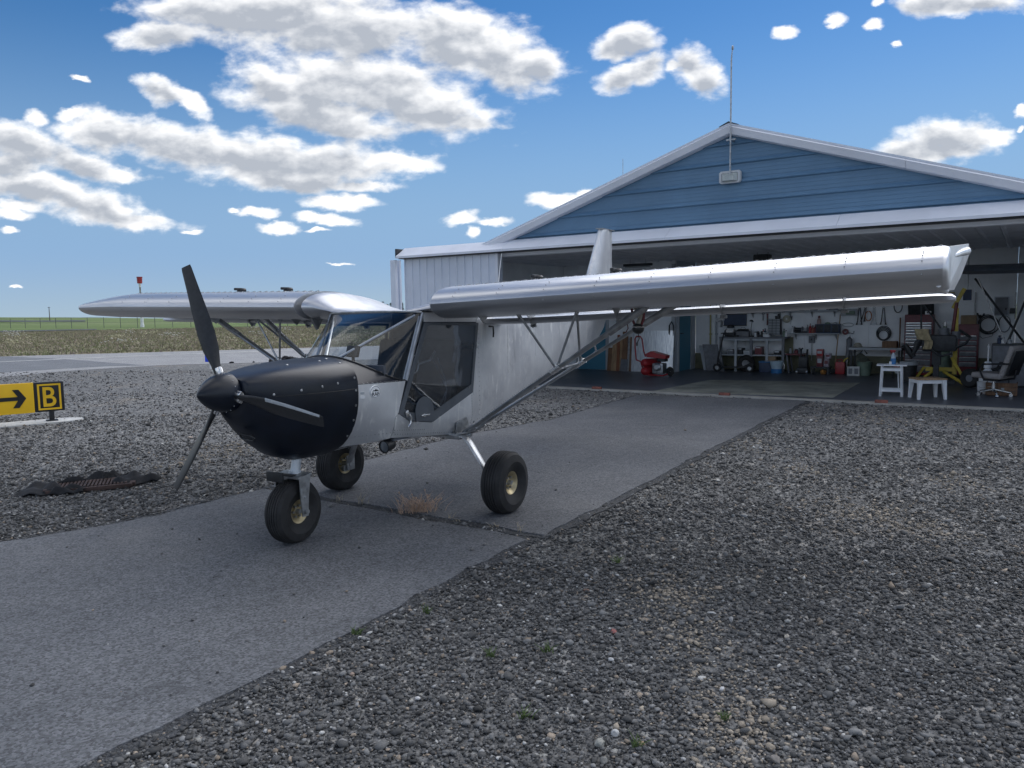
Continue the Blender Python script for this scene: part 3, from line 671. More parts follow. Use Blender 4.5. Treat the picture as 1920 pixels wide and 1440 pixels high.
# mast, floodlight, distant whip on the roof
ms, mz = hp(1370, 238, -.22)
mb = MB(); mb.tube([(ms, -.22, 4.06), (ms, -.22, 6.05), (ms+.02, -.22, 6.30)], [.016, .014, .006], 8); mb.ball((ms+.02, -.22, 6.26), .022, 8, (1, 1, 2)); obj('antenna_mast', mb, STEEL, hangar)
mb = MB(); mb.box((ms, -.19, 4.67), (.17, .05, .025)); mb.box((ms, -.10, 4.67), (.03, .2, .02)); obj('mast_bracket', mb, STEEL, hangar)
ls, lz = hp(1367, 330, -.15)
mb = MB(); P0 = [(-.20, .07), (-.17, .10), (.17, .10), (.20, .07), (.20, -.09), (.17, -.12), (-.17, -.12), (-.20, -.09)]
mb.prism([(ls+a, -.05, lz+b) for a, b in P0], (0, -.06, 0)); 
fr = obj('floodlight', mb, mat('lamp_grey', (.55, .57, .58), .5, 0, .1, 5), hangar, 20)
mb = MB(); mb.loft([[(ls+a*k, -.112-.03*(1-k)*3, lz-.012+b*k) for a, b in P0] for k in (.92, .80)], True, False, False); obj('rim', mb, mat('lamp_rim', (.62, .64, .66), .4, 0, .1, 5), fr, 20)
mb = MB(); mb.loft([[(ls-.14, -.125, lz-.09), (ls+.14, -.125, lz-.09), (ls+.14, -.125, lz+.05), (ls-.14, -.125, lz+.05)], [(ls-.10, -.19, lz-.08), (ls+.10, -.19, lz-.08), (ls+.08, -.17, lz+.02), (ls-.08, -.17, lz+.02)]]); obj('lens', mb, mat('lamp_lens', (.48, .52, .50), .2, 0, .1, 5), fr, 10)
s_, z_ = hp(1168, 331, 3.2)
mb = MB(); mb.cyl((s_, 3.2, z_-.35), (s_, 3.2, z_+.42), .010, .006, 6); obj('whip_antenna', mb, STEEL, hangar)

# ================================================================== AIRCRAFT (local x = nose, y = its left wing, z = up)
AROT = R(-121); AF = Vector((math.cos(AROT), math.sin(AROT), 0)); AL = Vector((-math.sin(AROT), math.cos(AROT), 0))
AM = Vector((-.843, 6.72, 0)) - AL*.05
plane = thing('light_aircraft', 'bare aluminium high wing light aircraft with matt black nose on the asphalt apron', 'aircraft', AM, AROT)
def fwsec(z, hw=.425, zc=1.08, top=1.325, bot=.60, n=None):
    n = n or (3.2 if z > zc else 2.1)
    s = (z-zc)/((top-zc) if z > zc else (zc-bot)); s = min(.9999, abs(s)); return hw*(1-s**n)**(1/n)
def zbot(x): return .61+.10*max(0, min(1, x/.85)) if x > -.19 else .63+(1.27-.63)*(-.19-x)/3.56
def ys(x, z):
    yb = .5 if x >= -.2 else .5-.37*(-.2-x)/3.5
    t = (z-zbot(x))/.14
    if t < 1: yb -= .05*(1-max(t, 0))**2
    if x > .8: k = min(1, (x-.8)/.357); k = k*k*(3-2*k)*.5+k*.5; yb = yb*(1-k)+fwsec(z)*k
    return yb
def both(name, poly, m, step=.08, th=.006, smooth=40, yf=ys):
    for d in (1, -1):
        mb = MB(); mb.skin(poly, yf, step, th, d); obj(name, mb, m, plane, smooth)
A_LO = (.795, .893); A_UP = (.445, 1.571)
both('side_panel', [(1.157, .66), (1.157, 1.138), (.70, 1.130), A_LO, (.832, .86), (.832, .702)], ALU)
both('door_sill', [(.826, .702), (.826, .86), (.785, .882), (.668, .812), (.373, .764), (-.212, .950), (-.19, .63), (.0, .611)], ALU)
both('door_header', [(.456, 1.650), (.446, 1.578), (-.318, 1.562), (-.335, 1.655)], ALU)
both('rear_panel', [(-.194, .632), (-.212, .957), (-.325, 1.556), (-.34, 1.66), (-.8, 1.66), (-3.55, 1.58), (-3.95, 1.52), (-3.75, 1.27)], ALU, .2)
def strip(name, xs, zf, m, side=1):
    mb = MB(); mb.grid(lambda u, v: (lambda x, q: (x, q*(ys(x, min(zf(x), 1.64))-.003), zf(x)+.02*(1-q*q)*side))(xs[0]+(xs[1]-xs[0])*u, 2*v-1), 14, 8); obj(name, mb, m, plane, 40)
strip('roof', (.47, -.8), lambda x: 1.652, ALU)
strip('rear_deck', (-.8, -3.9), lambda x: 1.66-.11*(-.8-x)/3.0, ALU)
def belly(u, v):
    x = 1.157-1.35*u; k = max(0, (x-.8)/.357); z = zbot(x)-.004; z = z*(1-k)+(.604+.05*(2*v-1)**2)*k; y = (2*v-1)*(ys(x, max(z+.004, .66) if k > .5 else z+.01)-.004)
    return (x, y, z)
mb = MB(); mb.grid(belly, 12, 8); obj('belly', mb, ALU, plane, 40)
mb = MB(); mb.grid(lambda u, v: (-.19-3.56*u, (2*v-1)*(ys(-.19-3.56*u, zbot(-.19-3.56*u))-.004), zbot(-.19-3.56*u)), 12, 4); obj('rear_belly', mb, ALU, plane, 40)
# cowling
def sec(x, hw, zc, top, bot, n=2.3, N=40):
    o = []
    for k in range(N):
        a = 2*math.pi*k/N; c, s = math.cos(a), math.sin(a); n = 3.2 if s > 0 else 2.1
        o.append((x, hw*math.copysign(abs(c)**(2/n), c), zc+((top-zc) if s > 0 else (zc-bot))*math.copysign(abs(s)**(2/n), s)))
    return o
CPR = [(1.150, .428, 1.08, 1.326, .600), (1.30, .420, 1.09, 1.322, .596), (1.45, .398, 1.10, 1.314, .604), (1.60, .352, 1.11, 1.302, .655), (1.72, .302, 1.12, 1.288, .738), (1.81, .255, 1.13, 1.272, .825), (1.87, .218, 1.14, 1.258, .895), (1.915, .185, 1.145, 1.246, .955), (1.932, .166, 1.145, 1.236, .990)]
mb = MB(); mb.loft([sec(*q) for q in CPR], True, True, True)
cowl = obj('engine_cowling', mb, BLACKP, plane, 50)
mb = MB(); mb.lathe([(.0, .0), (.118, .0), (.122, .006), (.118, .014), (0, .015)], 28, (1.931, 0, 1.145), (1, 0, 0)); obj('cowl_ring', mb, BLACK, cowl)
mb = MB(); 0 and mb.lathe([(.118, -.01), (.150, .0), (.155, .012), (.126, .018), (.112, .006)], 20, (1.905, .04, .955), (1, .15, -.35)); mb.bm.free()
mb = MB(); mb.tube([(1.865+.012, .13, .85), (1.872+.012, .03, .86), (1.865+.012, .02, .842), (1.858+.012, .03, .825), (1.85+.012, .13, .815), (1.852+.012, .142, .832)], .008, 6, True); obj('inlet_slot', mb, BLACK, cowl)
def cowl_y(x, z):
    pr = CPR
    for a, b in zip(pr, pr[1:]):
        if x <= b[0]:
            t = (x-a[0])/(b[0]-a[0]); q = [a[i]+(b[i]-a[i])*t for i in range(5)]; return fwsec(z, q[1], q[2], q[3], q[4], 3.2 if z > q[2] else 2.1)
    return .2
scr = MB(); scr.lathe([(0, .003), (.005, .0026), (.009, .001), (.009, -.004), (0, -.004)], 10); SCREW = obj('screw', scr, STEEL, cowl)
first = True
def put_screw(p, nrm):
    global first
    o = SCREW if first else SCREW.copy()
    if not first: COL.objects.link(o)
    first = False; o.name = 'screw'; o.parent = cowl; o.location = p; o.rotation_euler = Vector(nrm).to_track_quat('Z', 'Y').to_euler()
for d in (1, -1):
    for x in (1.79, 1.62, 1.47, 1.34): put_screw((x, d*(cowl_y(x, 1.165-.09*(x-1.34))+.001), 1.165-.09*(x-1.34)), (.3*(x > 1.5), d, .15))
    for z in (1.19, 1.10, .99, .88, .76): put_screw((1.175, d*(cowl_y(1.175, z)+.001), z), (0, d, -.3 if z < 1 else .1))
    for x, y in ((1.30, .20), (1.55, .14), (1.20, .30), (1.18, .15)):
        z = 1.326
        while cowl_y(x, z) < y: z -= .002
        put_screw((x, d*y, z+.003), (0, d*.3, 1))
for d in (1, -1):
    mb = MB(); mb.tube([(x, d*(cowl_y(x, 1.11)+.0), 1.11) for x in (1.78, 1.7, 1.62, 1.54, 1.46, 1.38, 1.3, 1.22, 1.16)], .0022, 5); obj('split_line', mb, BLACK, cowl)
# deck between cowl and windscreen
def deck(u, v):
    a = R(-90)+R(180)*v; c = math.cos(a)
    z0 = 1.138+.187*max(c, 0)**.8; y0 = math.copysign(fwsec(min(z0, 1.3249), .424), a)*(1 if abs(a) > .02 else abs(a)/.02*0+ .0)
    y0 = math.copysign(min(abs(y0), .424), a) if abs(a) > 1e-6 else 0
    y0 = .424*math.sin(a)*(.75+.25*abs(math.sin(a)))
    z0 = 1.324-.186*abs(math.sin(a))**3.0
    x1 = .70+.36*max(c, 0)**1.1; y1 = .502*math.sin(a); z1 = 1.330-.200*abs(math.sin(a))**2.2
    return (1.152+(x1-1.152)*u, y0+(y1-y0)*u, z0+(z1-z0)*u+.003)
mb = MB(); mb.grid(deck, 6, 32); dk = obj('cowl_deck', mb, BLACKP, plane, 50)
mb = MB()
for d in (1, -1):
    for r in range(2):
        for k in range(9):
            u = .12+.095*k; p = deck(u, .5+d*(.488-.030*r)); mb.ball((p[0], p[1]+d*.002, p[2]), .0035, 6)
rv = obj('rivets', mb, STEELB, dk); rv['kind'] = 'stuff'
# windscreen
def wbase(v):
    a = R(-90)+R(180)*v; c = max(math.cos(a), 0); s = math.sin(a); return Vector((.70+.36*c**1.1, .502*s, 1.333-.200*abs(s)**2.2))
def wtop(v):
    a = R(-90)+R(180)*v; s = math.sin(a); return Vector((.452+.05*math.cos(a), .485*max(-1, min(1, s*1.02)), 1.648+.012*math.cos(a)))
def wind(u, v):
    p = wbase(v).lerp(wtop(v), u); b = .035*math.sin(math.pi*u)*math.sin(math.pi*v); return (p.x+b, p.y, p.z+b)
mb = MB(); mb.grid(wind, 12, 32); ws = obj('windscreen', mb, GLASS, plane, 80)
mb = MB(); mb.tube([Vector(wind(0, i/32))+Vector((0, 0, .004)) for i in range(33)], .007, 5); obj('lower_seal', mb, BLACK, ws)
mb = MB(); mb.tube([Vector(wind(1, i/32))+Vector((0, 0, .004)) for i in range(33)], .008, 5); obj('upper_strip', mb, STEEL, ws)
for d in (0, 1):
    mb = MB(); mb.tube([Vector(wind(i/8, d))+Vector((0, .006*(2*d-1), 0)) for i in range(9)], .013, 8); obj('windscreen_pillar', mb, TUBE, plane)
for d in (1, -1):
    mb = MB(); mb.tube([(.98, d*.05, 1.30), (.47, d*.43, 1.63)], .013, 8); obj('cabin_tube', mb, TUBE, plane)
    mb = MB(); mb.tube([(.66, d*.45, 1.12), (.44, d*.45, 1.62)], .012, 8); obj('cabin_tube', mb, TUBE, plane)
# doors
def inset(poly, ds):
    n = len(poly); ar = sum(poly[i][0]*poly[(i+1) % n][1]-poly[(i+1) % n][0]*poly[i][1] for i in range(n)); sg = 1 if ar > 0 else -1
    L = []
    for i in range(n):
        a, b = Vector(poly[i]), Vector(poly[(i+1) % n]); t = (b-a).normalized(); nn = Vector((-t.y, t.x))*sg; L.append((a+nn*ds[i], t))
    o = []
    for i in range(n):
        (p, t), (q, s) = L[i-1], L[i]; den = t.x*s.y-t.y*s.x; k = ((q.x-p.x)*s.y-(q.y-p.y)*s.x)/den; o.append((p.x+t.x*k, p.y+t.y*k))
    return o
DP = [(.793, .889), (.673, .818), (.373, .770), (-.211, .953), (-.321, 1.555), (.443, 1.571)]
DI = inset(DP, [.055, .065, .075, .035, .022, .040])
DFR = mat('door_frame_grey', (.13, .145, .165), .5, .3, .12, 6)
for d in (1, -1):
    mb = MB(); mb.skin(DI, lambda x, z: .503, .3, .004, d); dr_ = obj('door', mb, GLASS_DK, plane, 0, 'tinted door with grey frame and clear pane')
    for i in range(6):
        j = (i+1) % 6; mb = MB(); yo = .498*d
        mb.prism([(DP[i][0], yo, DP[i][1]), (DP[j][0], yo, DP[j][1]), (DI[j][0], yo, DI[j][1]), (DI[i][0], yo, DI[i][1])], (0, .010*d, 0)); obj('door_frame', mb, DFR, dr_, 0)
    mb = MB(); th = [R(a) for a in range(0, 181, 15)]
    pts = [(.49+.12*math.cos(a), .512*d, .86+.13*math.sin(a)) for a in th]+[(.37, .512*d, .80), (.60, .512*d, .80)]
    mb.prism(pts, (0, .006*d, 0)); obj('latch_plate', mb, DFR, dr_, 0)
    mb = MB(); mb.box((.495, .528*d, .842), (.11, .012, .014), bev=.004); mb.cyl((.51, .51*d, .842), (.51, .53*d, .842), .016); obj('door_handle', mb, STEELB, dr_)
    mb = MB(); mb.box((.715, .52*d, .880), (.035, .016, .05), (0, .5, 0), .004); mb.tube([(.70, .53*d, .875), (.685, .535*d, .84), (.69, .53*d, .80), (.715, .525*d, .775)], .007, 6); obj('door_catch', mb, STEELB, dr_)
    mb = MB()
    for x, z in ((-.19, .98), (-.15, 1.0), (.30, .80)): mb.cyl((x, .508*d, z), (x, .514*d, z), .006, n=8)
    mb.box((-.275, .515*d, 1.36), (.02, .014, .05)); obj('hinge', mb, STEELB, dr_)
# cabin: floor, panel, seats, stick, bulkhead, headset, lines
CAB = mat('cabin_grey', (.10, .11, .13), .7, 0, .2, 6)
mb = MB(); mb.box((.30, 0, .68), (.98, .88, .02)); obj('cabin_floor', mb, CAB, plane, 0)
mb = MB(); mb.prism([(.80, -.44, 1.0), (.86, -.44, 1.26), (.86, .44, 1.26), (.80, .44, 1.0)], (.03, 0, 0)); ip = obj('instrument_panel', mb, CAB, plane, 0)
for i, (y, z, r) in enumerate(((.30, 1.16, .045), (.18, 1.16, .045), (.18, 1.06, .04), (-.2, 1.14, .05), (0, 1.15, .06))):
    mb = MB(); mb.lathe([(0, 0), (r, 0), (r, .012), (r*.85, .014), (r*.85, .006), (0, .006)], 16, (.815+.06*(z-1.0)/.26, y, z), (-1, 0, .2)); obj('gauge', mb, STEEL, ip)
for d in (1, -1):
    mb = MB(); mb.box((.20, d*.235, .84), (.46, .40, .10), (0, -.12, 0), .04); st = obj('seat', mb, FABD, plane)
    mb = MB(); mb.box((-.08, d*.235, 1.13), (.10, .40, .58), (0, -.22, 0), .04); obj('backrest', mb, FABD, st)
mb = MB(); mb.box((-.30, 0, 1.0), (.02, .9, .66)); obj('rear_bulkhead', mb, CAB, plane, 0)
mb = MB(); mb.box((-.34, 0, 1.5), (.02, .94, .28)); obj('rear_bulkhead', mb, CAB, plane, 0)
mb = MB(); mb.tube([(.36, 0, .70), (.42, 0, .92), (.40, 0, 1.06)], .012, 8); mb.tube([(.40, -.14, 1.10), (.40, 0, 1.06), (.40, .14, 1.10), (.40, .14, 1.20)], .012, 8); obj('control_stick', mb, BLACK, plane)
mb = MB(); mb.tube([(.46+.055*math.cos(a), .40, 1.24+.07*math.sin(a)) for a in np.arange(0, 6.2, .4)], .006, 6, True); mb.tube([(.40, .40, 1.24), (.25, .40, 1.26), (.18, .40, 1.33)], .009, 6); obj('headset', mb, STEEL, plane)
for k in (0, 1):
    mb = MB(); mb.tube([(.25-.08*k, .42, 1.28), (.14-.04*k, .43, 1.12), (.08+.0*k, .44, 1.0), (.12+.06*k, .44, .88), (.20, .44, .80)], .005, 6); obj('cable', mb, GREYP, plane)
mb = MB(); mb.box((.86, .12, 1.36), (.03, .12, .09), (0, -.3, 0), .01); mb.cyl((.86, .12, 1.24), (.86, .12, 1.32), .012); obj('tablet', mb, BLACK, plane)
mb = MB(); mb.box((.60, -.20, 1.34), (.02, .12, .08), (0, -.2, .2), .01); obj('white_sheet', mb, WHITE, plane)
# white round badge and paper tag on the left side panel
bx, bz = 1.005, 1.075; by = ys(bx, bz)
tang = Vector((ys(bx+.02, bz)-ys(bx-.02, bz), 0, 0)); nrm = Vector((-(ys(bx+.02, bz)-ys(bx-.02, bz))/.04, 1, -(ys(bx, bz+.02)-ys(bx, bz-.02))/.04)).normalized()
ux = Vector((-1, 0, 0)); ux = (ux-nrm*ux.dot(nrm)).normalized(); uz = nrm.cross(ux)*-1
if uz.z < 0: uz = -uz
def badgeM(dx, dz, off): 
    c = Vector((bx, by, bz))+ux*dx+uz*dz+nrm*off; mm = Matrix((ux, uz, nrm)).transposed().to_4x4(); mm.translation = c; return mm
mb = MB(); mb.lathe([(0, .004), (.044, .004), (.046, .002), (.046, -.008), (0, -.008)], 32); 
bd = obj('badge', mb, mat('badge_white', (.92, .93, .93), .5, 0, .02, 6), plane); bd.data.transform(badgeM(0, 0, .003))
mb = MB(); mb.tube([(.0405*math.cos(a), .0405*math.sin(a), 0) for a in np.arange(0, 6.2, .2)], .0015, 5, True); rg = obj('badge_ring', mb, NAVY, bd); rg.data.transform(badgeM(0, 0, .007))
mb = MB(); mb.prism([(-.028, .002, 0), (-.014, .014, 0), (-.008, .009, 0), (.004, .022, 0), (.012, .012, 0), (.018, .015, 0), (.030, .002, 0), (.012, .006, 0), (.002, .003, 0), (-.010, .006, 0)], (0, 0, .002)); mt = obj('mountain_mark', mb, SIGNK, bd, 0); mt.data.transform(badgeM(0, 0, .0072))
text_obj('lettering', 'RAF', .036, SIGNK, bd, badgeM(0, -.018, .0075), .001)
mb = MB(); px_, pz_ = 1.115, 1.045; mb.box((px_, ys(px_, pz_)+.004, pz_), (.035, .004, .022), (0, 0, -.5)); obj('paper_tag', mb, WHITE, plane)
mb = MB(); px_, pz_ = 1.118, 1.075; mb.box((px_, ys(px_, pz_)+.004, pz_), (.030, .004, .010), (0, 0, -.5)); obj('paper_tag', mb, GREYL, plane)
# rivet rows (too small to pick apart)
mb = MB()
def rivet(x, z, d=1): mb.ball((x, d*(ys(x, z)+.001), z), .0042, 6, (1, .5, 1))
for d in (1, -1):
    for i in range(34): rivet(.80-.030*i, zbot(.80-.03*i)+.022, d)
    for i in range(14): rivet(.06-.028*i+.76, zbot(.06-.028*i+.76)+.055, d)
    for i in range(20): rivet(-.205-.0*i, .66+.014*i, d)
    for i in range(11): rivet(1.10-.028*i, .745, d)
    for i in range(22): rivet(-.35, .70+.042*i, d)
    for i in range(70): rivet(-.25-.05*i, zbot(-.25-.05*i)+.03, d)
o = obj('rivets', mb, STEEL, plane); o['kind'] = 'stuff'

for d in (1, -1):
    for x0 in (-.95, -1.62, -2.3, -3.0):
        mb = MB(); mb.skin([(x0, zbot(x0)+.01), (x0-.018, zbot(x0-.018)+.01), (x0-.018, 1.55), (x0, 1.55)], lambda x, z: ys(x, z)+.0022, .3, .002, d); obj('panel_seam', mb, ALU, plane, 0)
    mb = MB(); mb.skin([(.812, .70), (.800, .70), (.800, .885), (.812, .885)], lambda x, z: ys(x, z)+.002, .3, .002, d); obj('panel_seam', mb, ALU, plane, 0)
    mb = MB(); mb.skin([(-.195, .64), (-.222, .64), (-.350, 1.60), (-.322, 1.60)], lambda x, z: ys(x, z)+.003, .3, .002, d); obj('panel_seam', mb, ALU, plane, 0)
# ---- propeller and spinner
PX, PZ = 1.968, 1.145
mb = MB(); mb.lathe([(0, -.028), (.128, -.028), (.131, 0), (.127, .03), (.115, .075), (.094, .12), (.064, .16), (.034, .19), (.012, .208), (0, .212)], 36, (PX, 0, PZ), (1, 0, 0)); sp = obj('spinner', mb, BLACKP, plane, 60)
mb = MB()
for k in range(18):
    a = k*2*math.pi/18; mb.ball((PX+.012, .1305*math.cos(a), PZ+.1305*math.sin(a)), .0035, 6)
o = obj('rivets', mb, STEELB, sp); o['kind'] = 'stuff'
def blade_mb(tape=False):
    secs = []
    for (r, c, th, tw) in ((.13, .05, .045, 55), (.20, .062, .036, 48), (.30, .105, .024, 38), (.42, .122, .018, 30), (.58, .112, .014, 24), (.74, .094, .011, 19), (.875, .080, .008, 17), (.90, .072, .005, 16)):
        ct, stn = math.cos(R(tw)), math.sin(R(tw)); ring = []
        for k in range(14):
            a = 2*math.pi*k/14; u = .5*c*math.cos(a); w = .5*th*math.sin(a)*(1+.35*math.cos(a))
            ring.append((u*stn+w*ct, -(u*ct-w*stn), r))
        if tape: ring = ring[12:14]+ring[0:3]; ring = [(x*1.02, y*1.02, z) for x, y, z in ring]
        secs.append(ring)
    return secs
for i, ang in enumerate((111, -9, 231)):
    mb = MB(); mb.loft(blade_mb()); b = obj('propeller_blade', mb, PROP, plane, 45)
    b.location = (PX+.005, 0, PZ); b.rotation_euler = (R(ang-90), 0, 0)
    mb = MB(); mb.loft(blade_mb(True)[3:7], False, False, False); obj('edge_tape', mb, mat('edge_tape', (.42, .45, .47), .4, 0, .1, 20), b, 45) if i == 1 else mb.bm.free()
    mb = MB(); mb.box((0, 0, .145), (.044, .055, .05), bev=.008); mb.cyl((0, .03, .13), (0, .03, .17), .010, n=8); mb.cyl((0, -.03, .13), (0, -.03, .17), .010, n=8); obj('blade_clamp', mb, STEELB, b)

# ---- landing gear
def tyre_prof(Rr, W, rim):
    h = W/2; p = [(rim, -h*.62), (rim+.02, -h*.80), ((Rr+rim)/2, -h), (Rr*.90, -h*.86), (Rr*.965, -h*.62)]
    nb = 5
    for i in range(nb):
        a = -h*.58+i*(h*1.16)/nb; b = a+(h*1.16)/nb
        q = lambda t: Rr*(1-.030*(t/h)**2)
        p += [(q(a)-.007, a+.002), (q(a), a+.005), (q(b), b-.005), (q(b)-.007, b-.002)]
    p += [(Rr*.965, h*.62), (Rr*.90, h*.86), ((Rr+rim)/2, h), (rim+.02, h*.80), (rim, h*.62)]
    return p
def wheel(name, loc, Rr, W, rim, yaw=0.0, wavy=False):
    mb = MB(); h = W/2
    mb.lathe([(0, -.035), (.030, -.035), (.034, -.02), (.05, -.02), (rim*.62, -h*.30), (rim*.80, -h*.45), (rim*.98, -h*.62), (rim+.010, -h*.66), (rim+.010, -h*.60), (rim*.93, -h*.5), (rim*.93, h*.5), (rim+.010, h*.60), (rim+.010, h*.66), (rim*.98, h*.62), (rim*.80, h*.45), (rim*.62, h*.30), (.05, .02), (.034, .02), (.030, .035), (0, .035)], 32, (0, 0, 0), (0, 1, 0))
    w = obj(name, mb, GOLD, plane); w.location = loc; w.rotation_euler = (0, 0, yaw)
    mb = MB(); mb.lathe(tyre_prof(Rr, W, rim), 64, (0, 0, 0), (0, 1, 0))
    if wavy:
        for v in mb.bm.verts:
            rr = math.hypot(v.co.x, v.co.z)
            if rr > Rr*.95 and abs(v.co.y) < h*.6: v.co.y += .006*math.sin(32*math.atan2(v.co.z, v.co.x))
    # slight flattening where it carries the load
    for v in mb.bm.verts:
        if v.co.z < -Rr+.012: v.co.z = -Rr+.012; v.co.y *= 1.03
    obj('tyre', mb, RUBBER, w, 30)
    for s in (-1, 1):
        mb = MB()
        for k in range(6): a = k*math.pi/3; mb.cyl((rim*.5*math.cos(a), s*h*.27, rim*.5*math.sin(a)), (rim*.5*math.cos(a), s*(h*.27+.02), rim*.5*math.sin(a)), .009, n=6)
        mb.cyl((0, s*.02, 0), (0, s*.065, 0), .022, .016, 12); obj('hub_bolts', mb, STEEL, w)
    return w
RM = .258
wheel('main_wheel', (.01, .955, RM-.010), RM, .205, .095); wheel('main_wheel', (.01, -.87, RM-.010), RM, .205, .095)
wheel('nose_wheel', (1.43, .012, .224), .234, .18, .086, R(4), True)
def legpath(d, ye): return [(.03, 0, .60), (.03, d*.30, .60), (.03, d*.50, .615), (.03, d*.585, .600), (.025, d*.625, .555), (.02, d*(ye-.13), .275), (.01, d*(ye-.115), .235)]
for d, ye in ((1, .955), (-1, .87)):
    mb = MB(); mb.tube(legpath(d, ye), [.058, .058, .055, .050, .048, .036, .032], 12, sx=.30, upd=(0, 0, 1)); obj('gear_leg', mb, STEEL if d < 0 else mat('gear_leg_aluminium', (.66, .67, .68), .42, .8, .1, 9), plane, 40)
    mb = MB(); mb.cyl((.01, d*(ye-.14), .248), (.01, d*(ye-.02), .248), .022, n=12); mb.box((.0, d*(ye-.12), .26), (.10, .02, .14), bev=.01); mb.cyl((.05, d*(ye-.105), .21), (.05, d*(ye-.07), .21), .03, n=12); obj('brake', mb, STEEL, plane)
    mb = MB(); mb.box((.0, d*.50, .60), (.20, .14, .03), bev=.005); mb.prism([(.06, d*.502, .61), (-.16, d*.502, .61), (-.10, d*.502, .75), (.04, d*.502, .72)], (0, d*.012, 0)); mb.prism([(.08, d*.50, .615), (-.18, d*.50, .615), (-.18, d*.60, .635), (.04, d*.60, .635)], (0, 0, .012)); obj('strut_fitting', mb, STEEL, plane, 20)
NX0 = 1.43; NY = .012
mb = MB(); mb.cyl((1.355, .012, .70), (1.40, NY, .50), .036, n=16); mb.cyl((1.40, NY, .515), (1.403, NY, .49), .046, n=16); obj('nose_strut', mb, mat('white_strut_paint', (.62, .66, .70), .35, .2, .1, 8), plane)
mb = MB(); mb.box((1.42, NY, .490), (.13, .26, .020), (0, .12, 0), .006)
for d in (1, -1):
    y = NY+d*.122; mb.prism([(1.375, y, .50), (1.48, y, .495), (1.475, y, .32), (1.462, y, .20), (1.41, y, .20), (1.40, y, .34)], (0, d*.010, 0)); mb.cyl((1.435, y, .236), (1.435, y+d*.03, .236), .018, n=10); mb.cyl((1.437, y+d*.01, .34), (1.437, y+d*.018, .34), .01, n=8)
obj('nose_fork', mb, STEEL, plane, 20)
mb = MB(); mb.box((1.50, NY-.02, .505), (.16, .16, .02), (0, -.25, 0), .004); mb.box((1.57, NY-.02, .50), (.02, .16, .07), bev=.004); obj('mud_bracket', mb, BLACK, plane)
mb = MB(); mb.tube([(1.36, .16, .655), (1.10, .20, .66), (.98, .24, .685)], .010, 6); mb.box((1.06, .22, .665), (.03, .03, .05)); obj('steering_rod', mb, BLACK, plane)
mb = MB(); mb.lathe([(0, -.05), (.03, -.05), (.042, -.03), (.046, .05), (.050, .055), (.050, .062), (.042, .062), (.040, .05)], 20, (.80, .40, .640), (1, 0, -.1)); mb.box((.78, .40, .685), (.05, .03, .05)); ll = obj('landing_light', mb, BLACK, plane)
mb = MB(); mb.lathe([(0, .0), (.041, -.004)], 20, (.858, .40, .635), (1, 0, -.1)); obj('lens', mb, mat('lamp_glass', (.30, .33, .36), .1, .5, .1, 5), ll)
mb = MB(); mb.box((.62, .18, .655), (.95, .10, .05), (0, -.09, 0), .012); obj('belly_fairing', mb, ALU, plane)

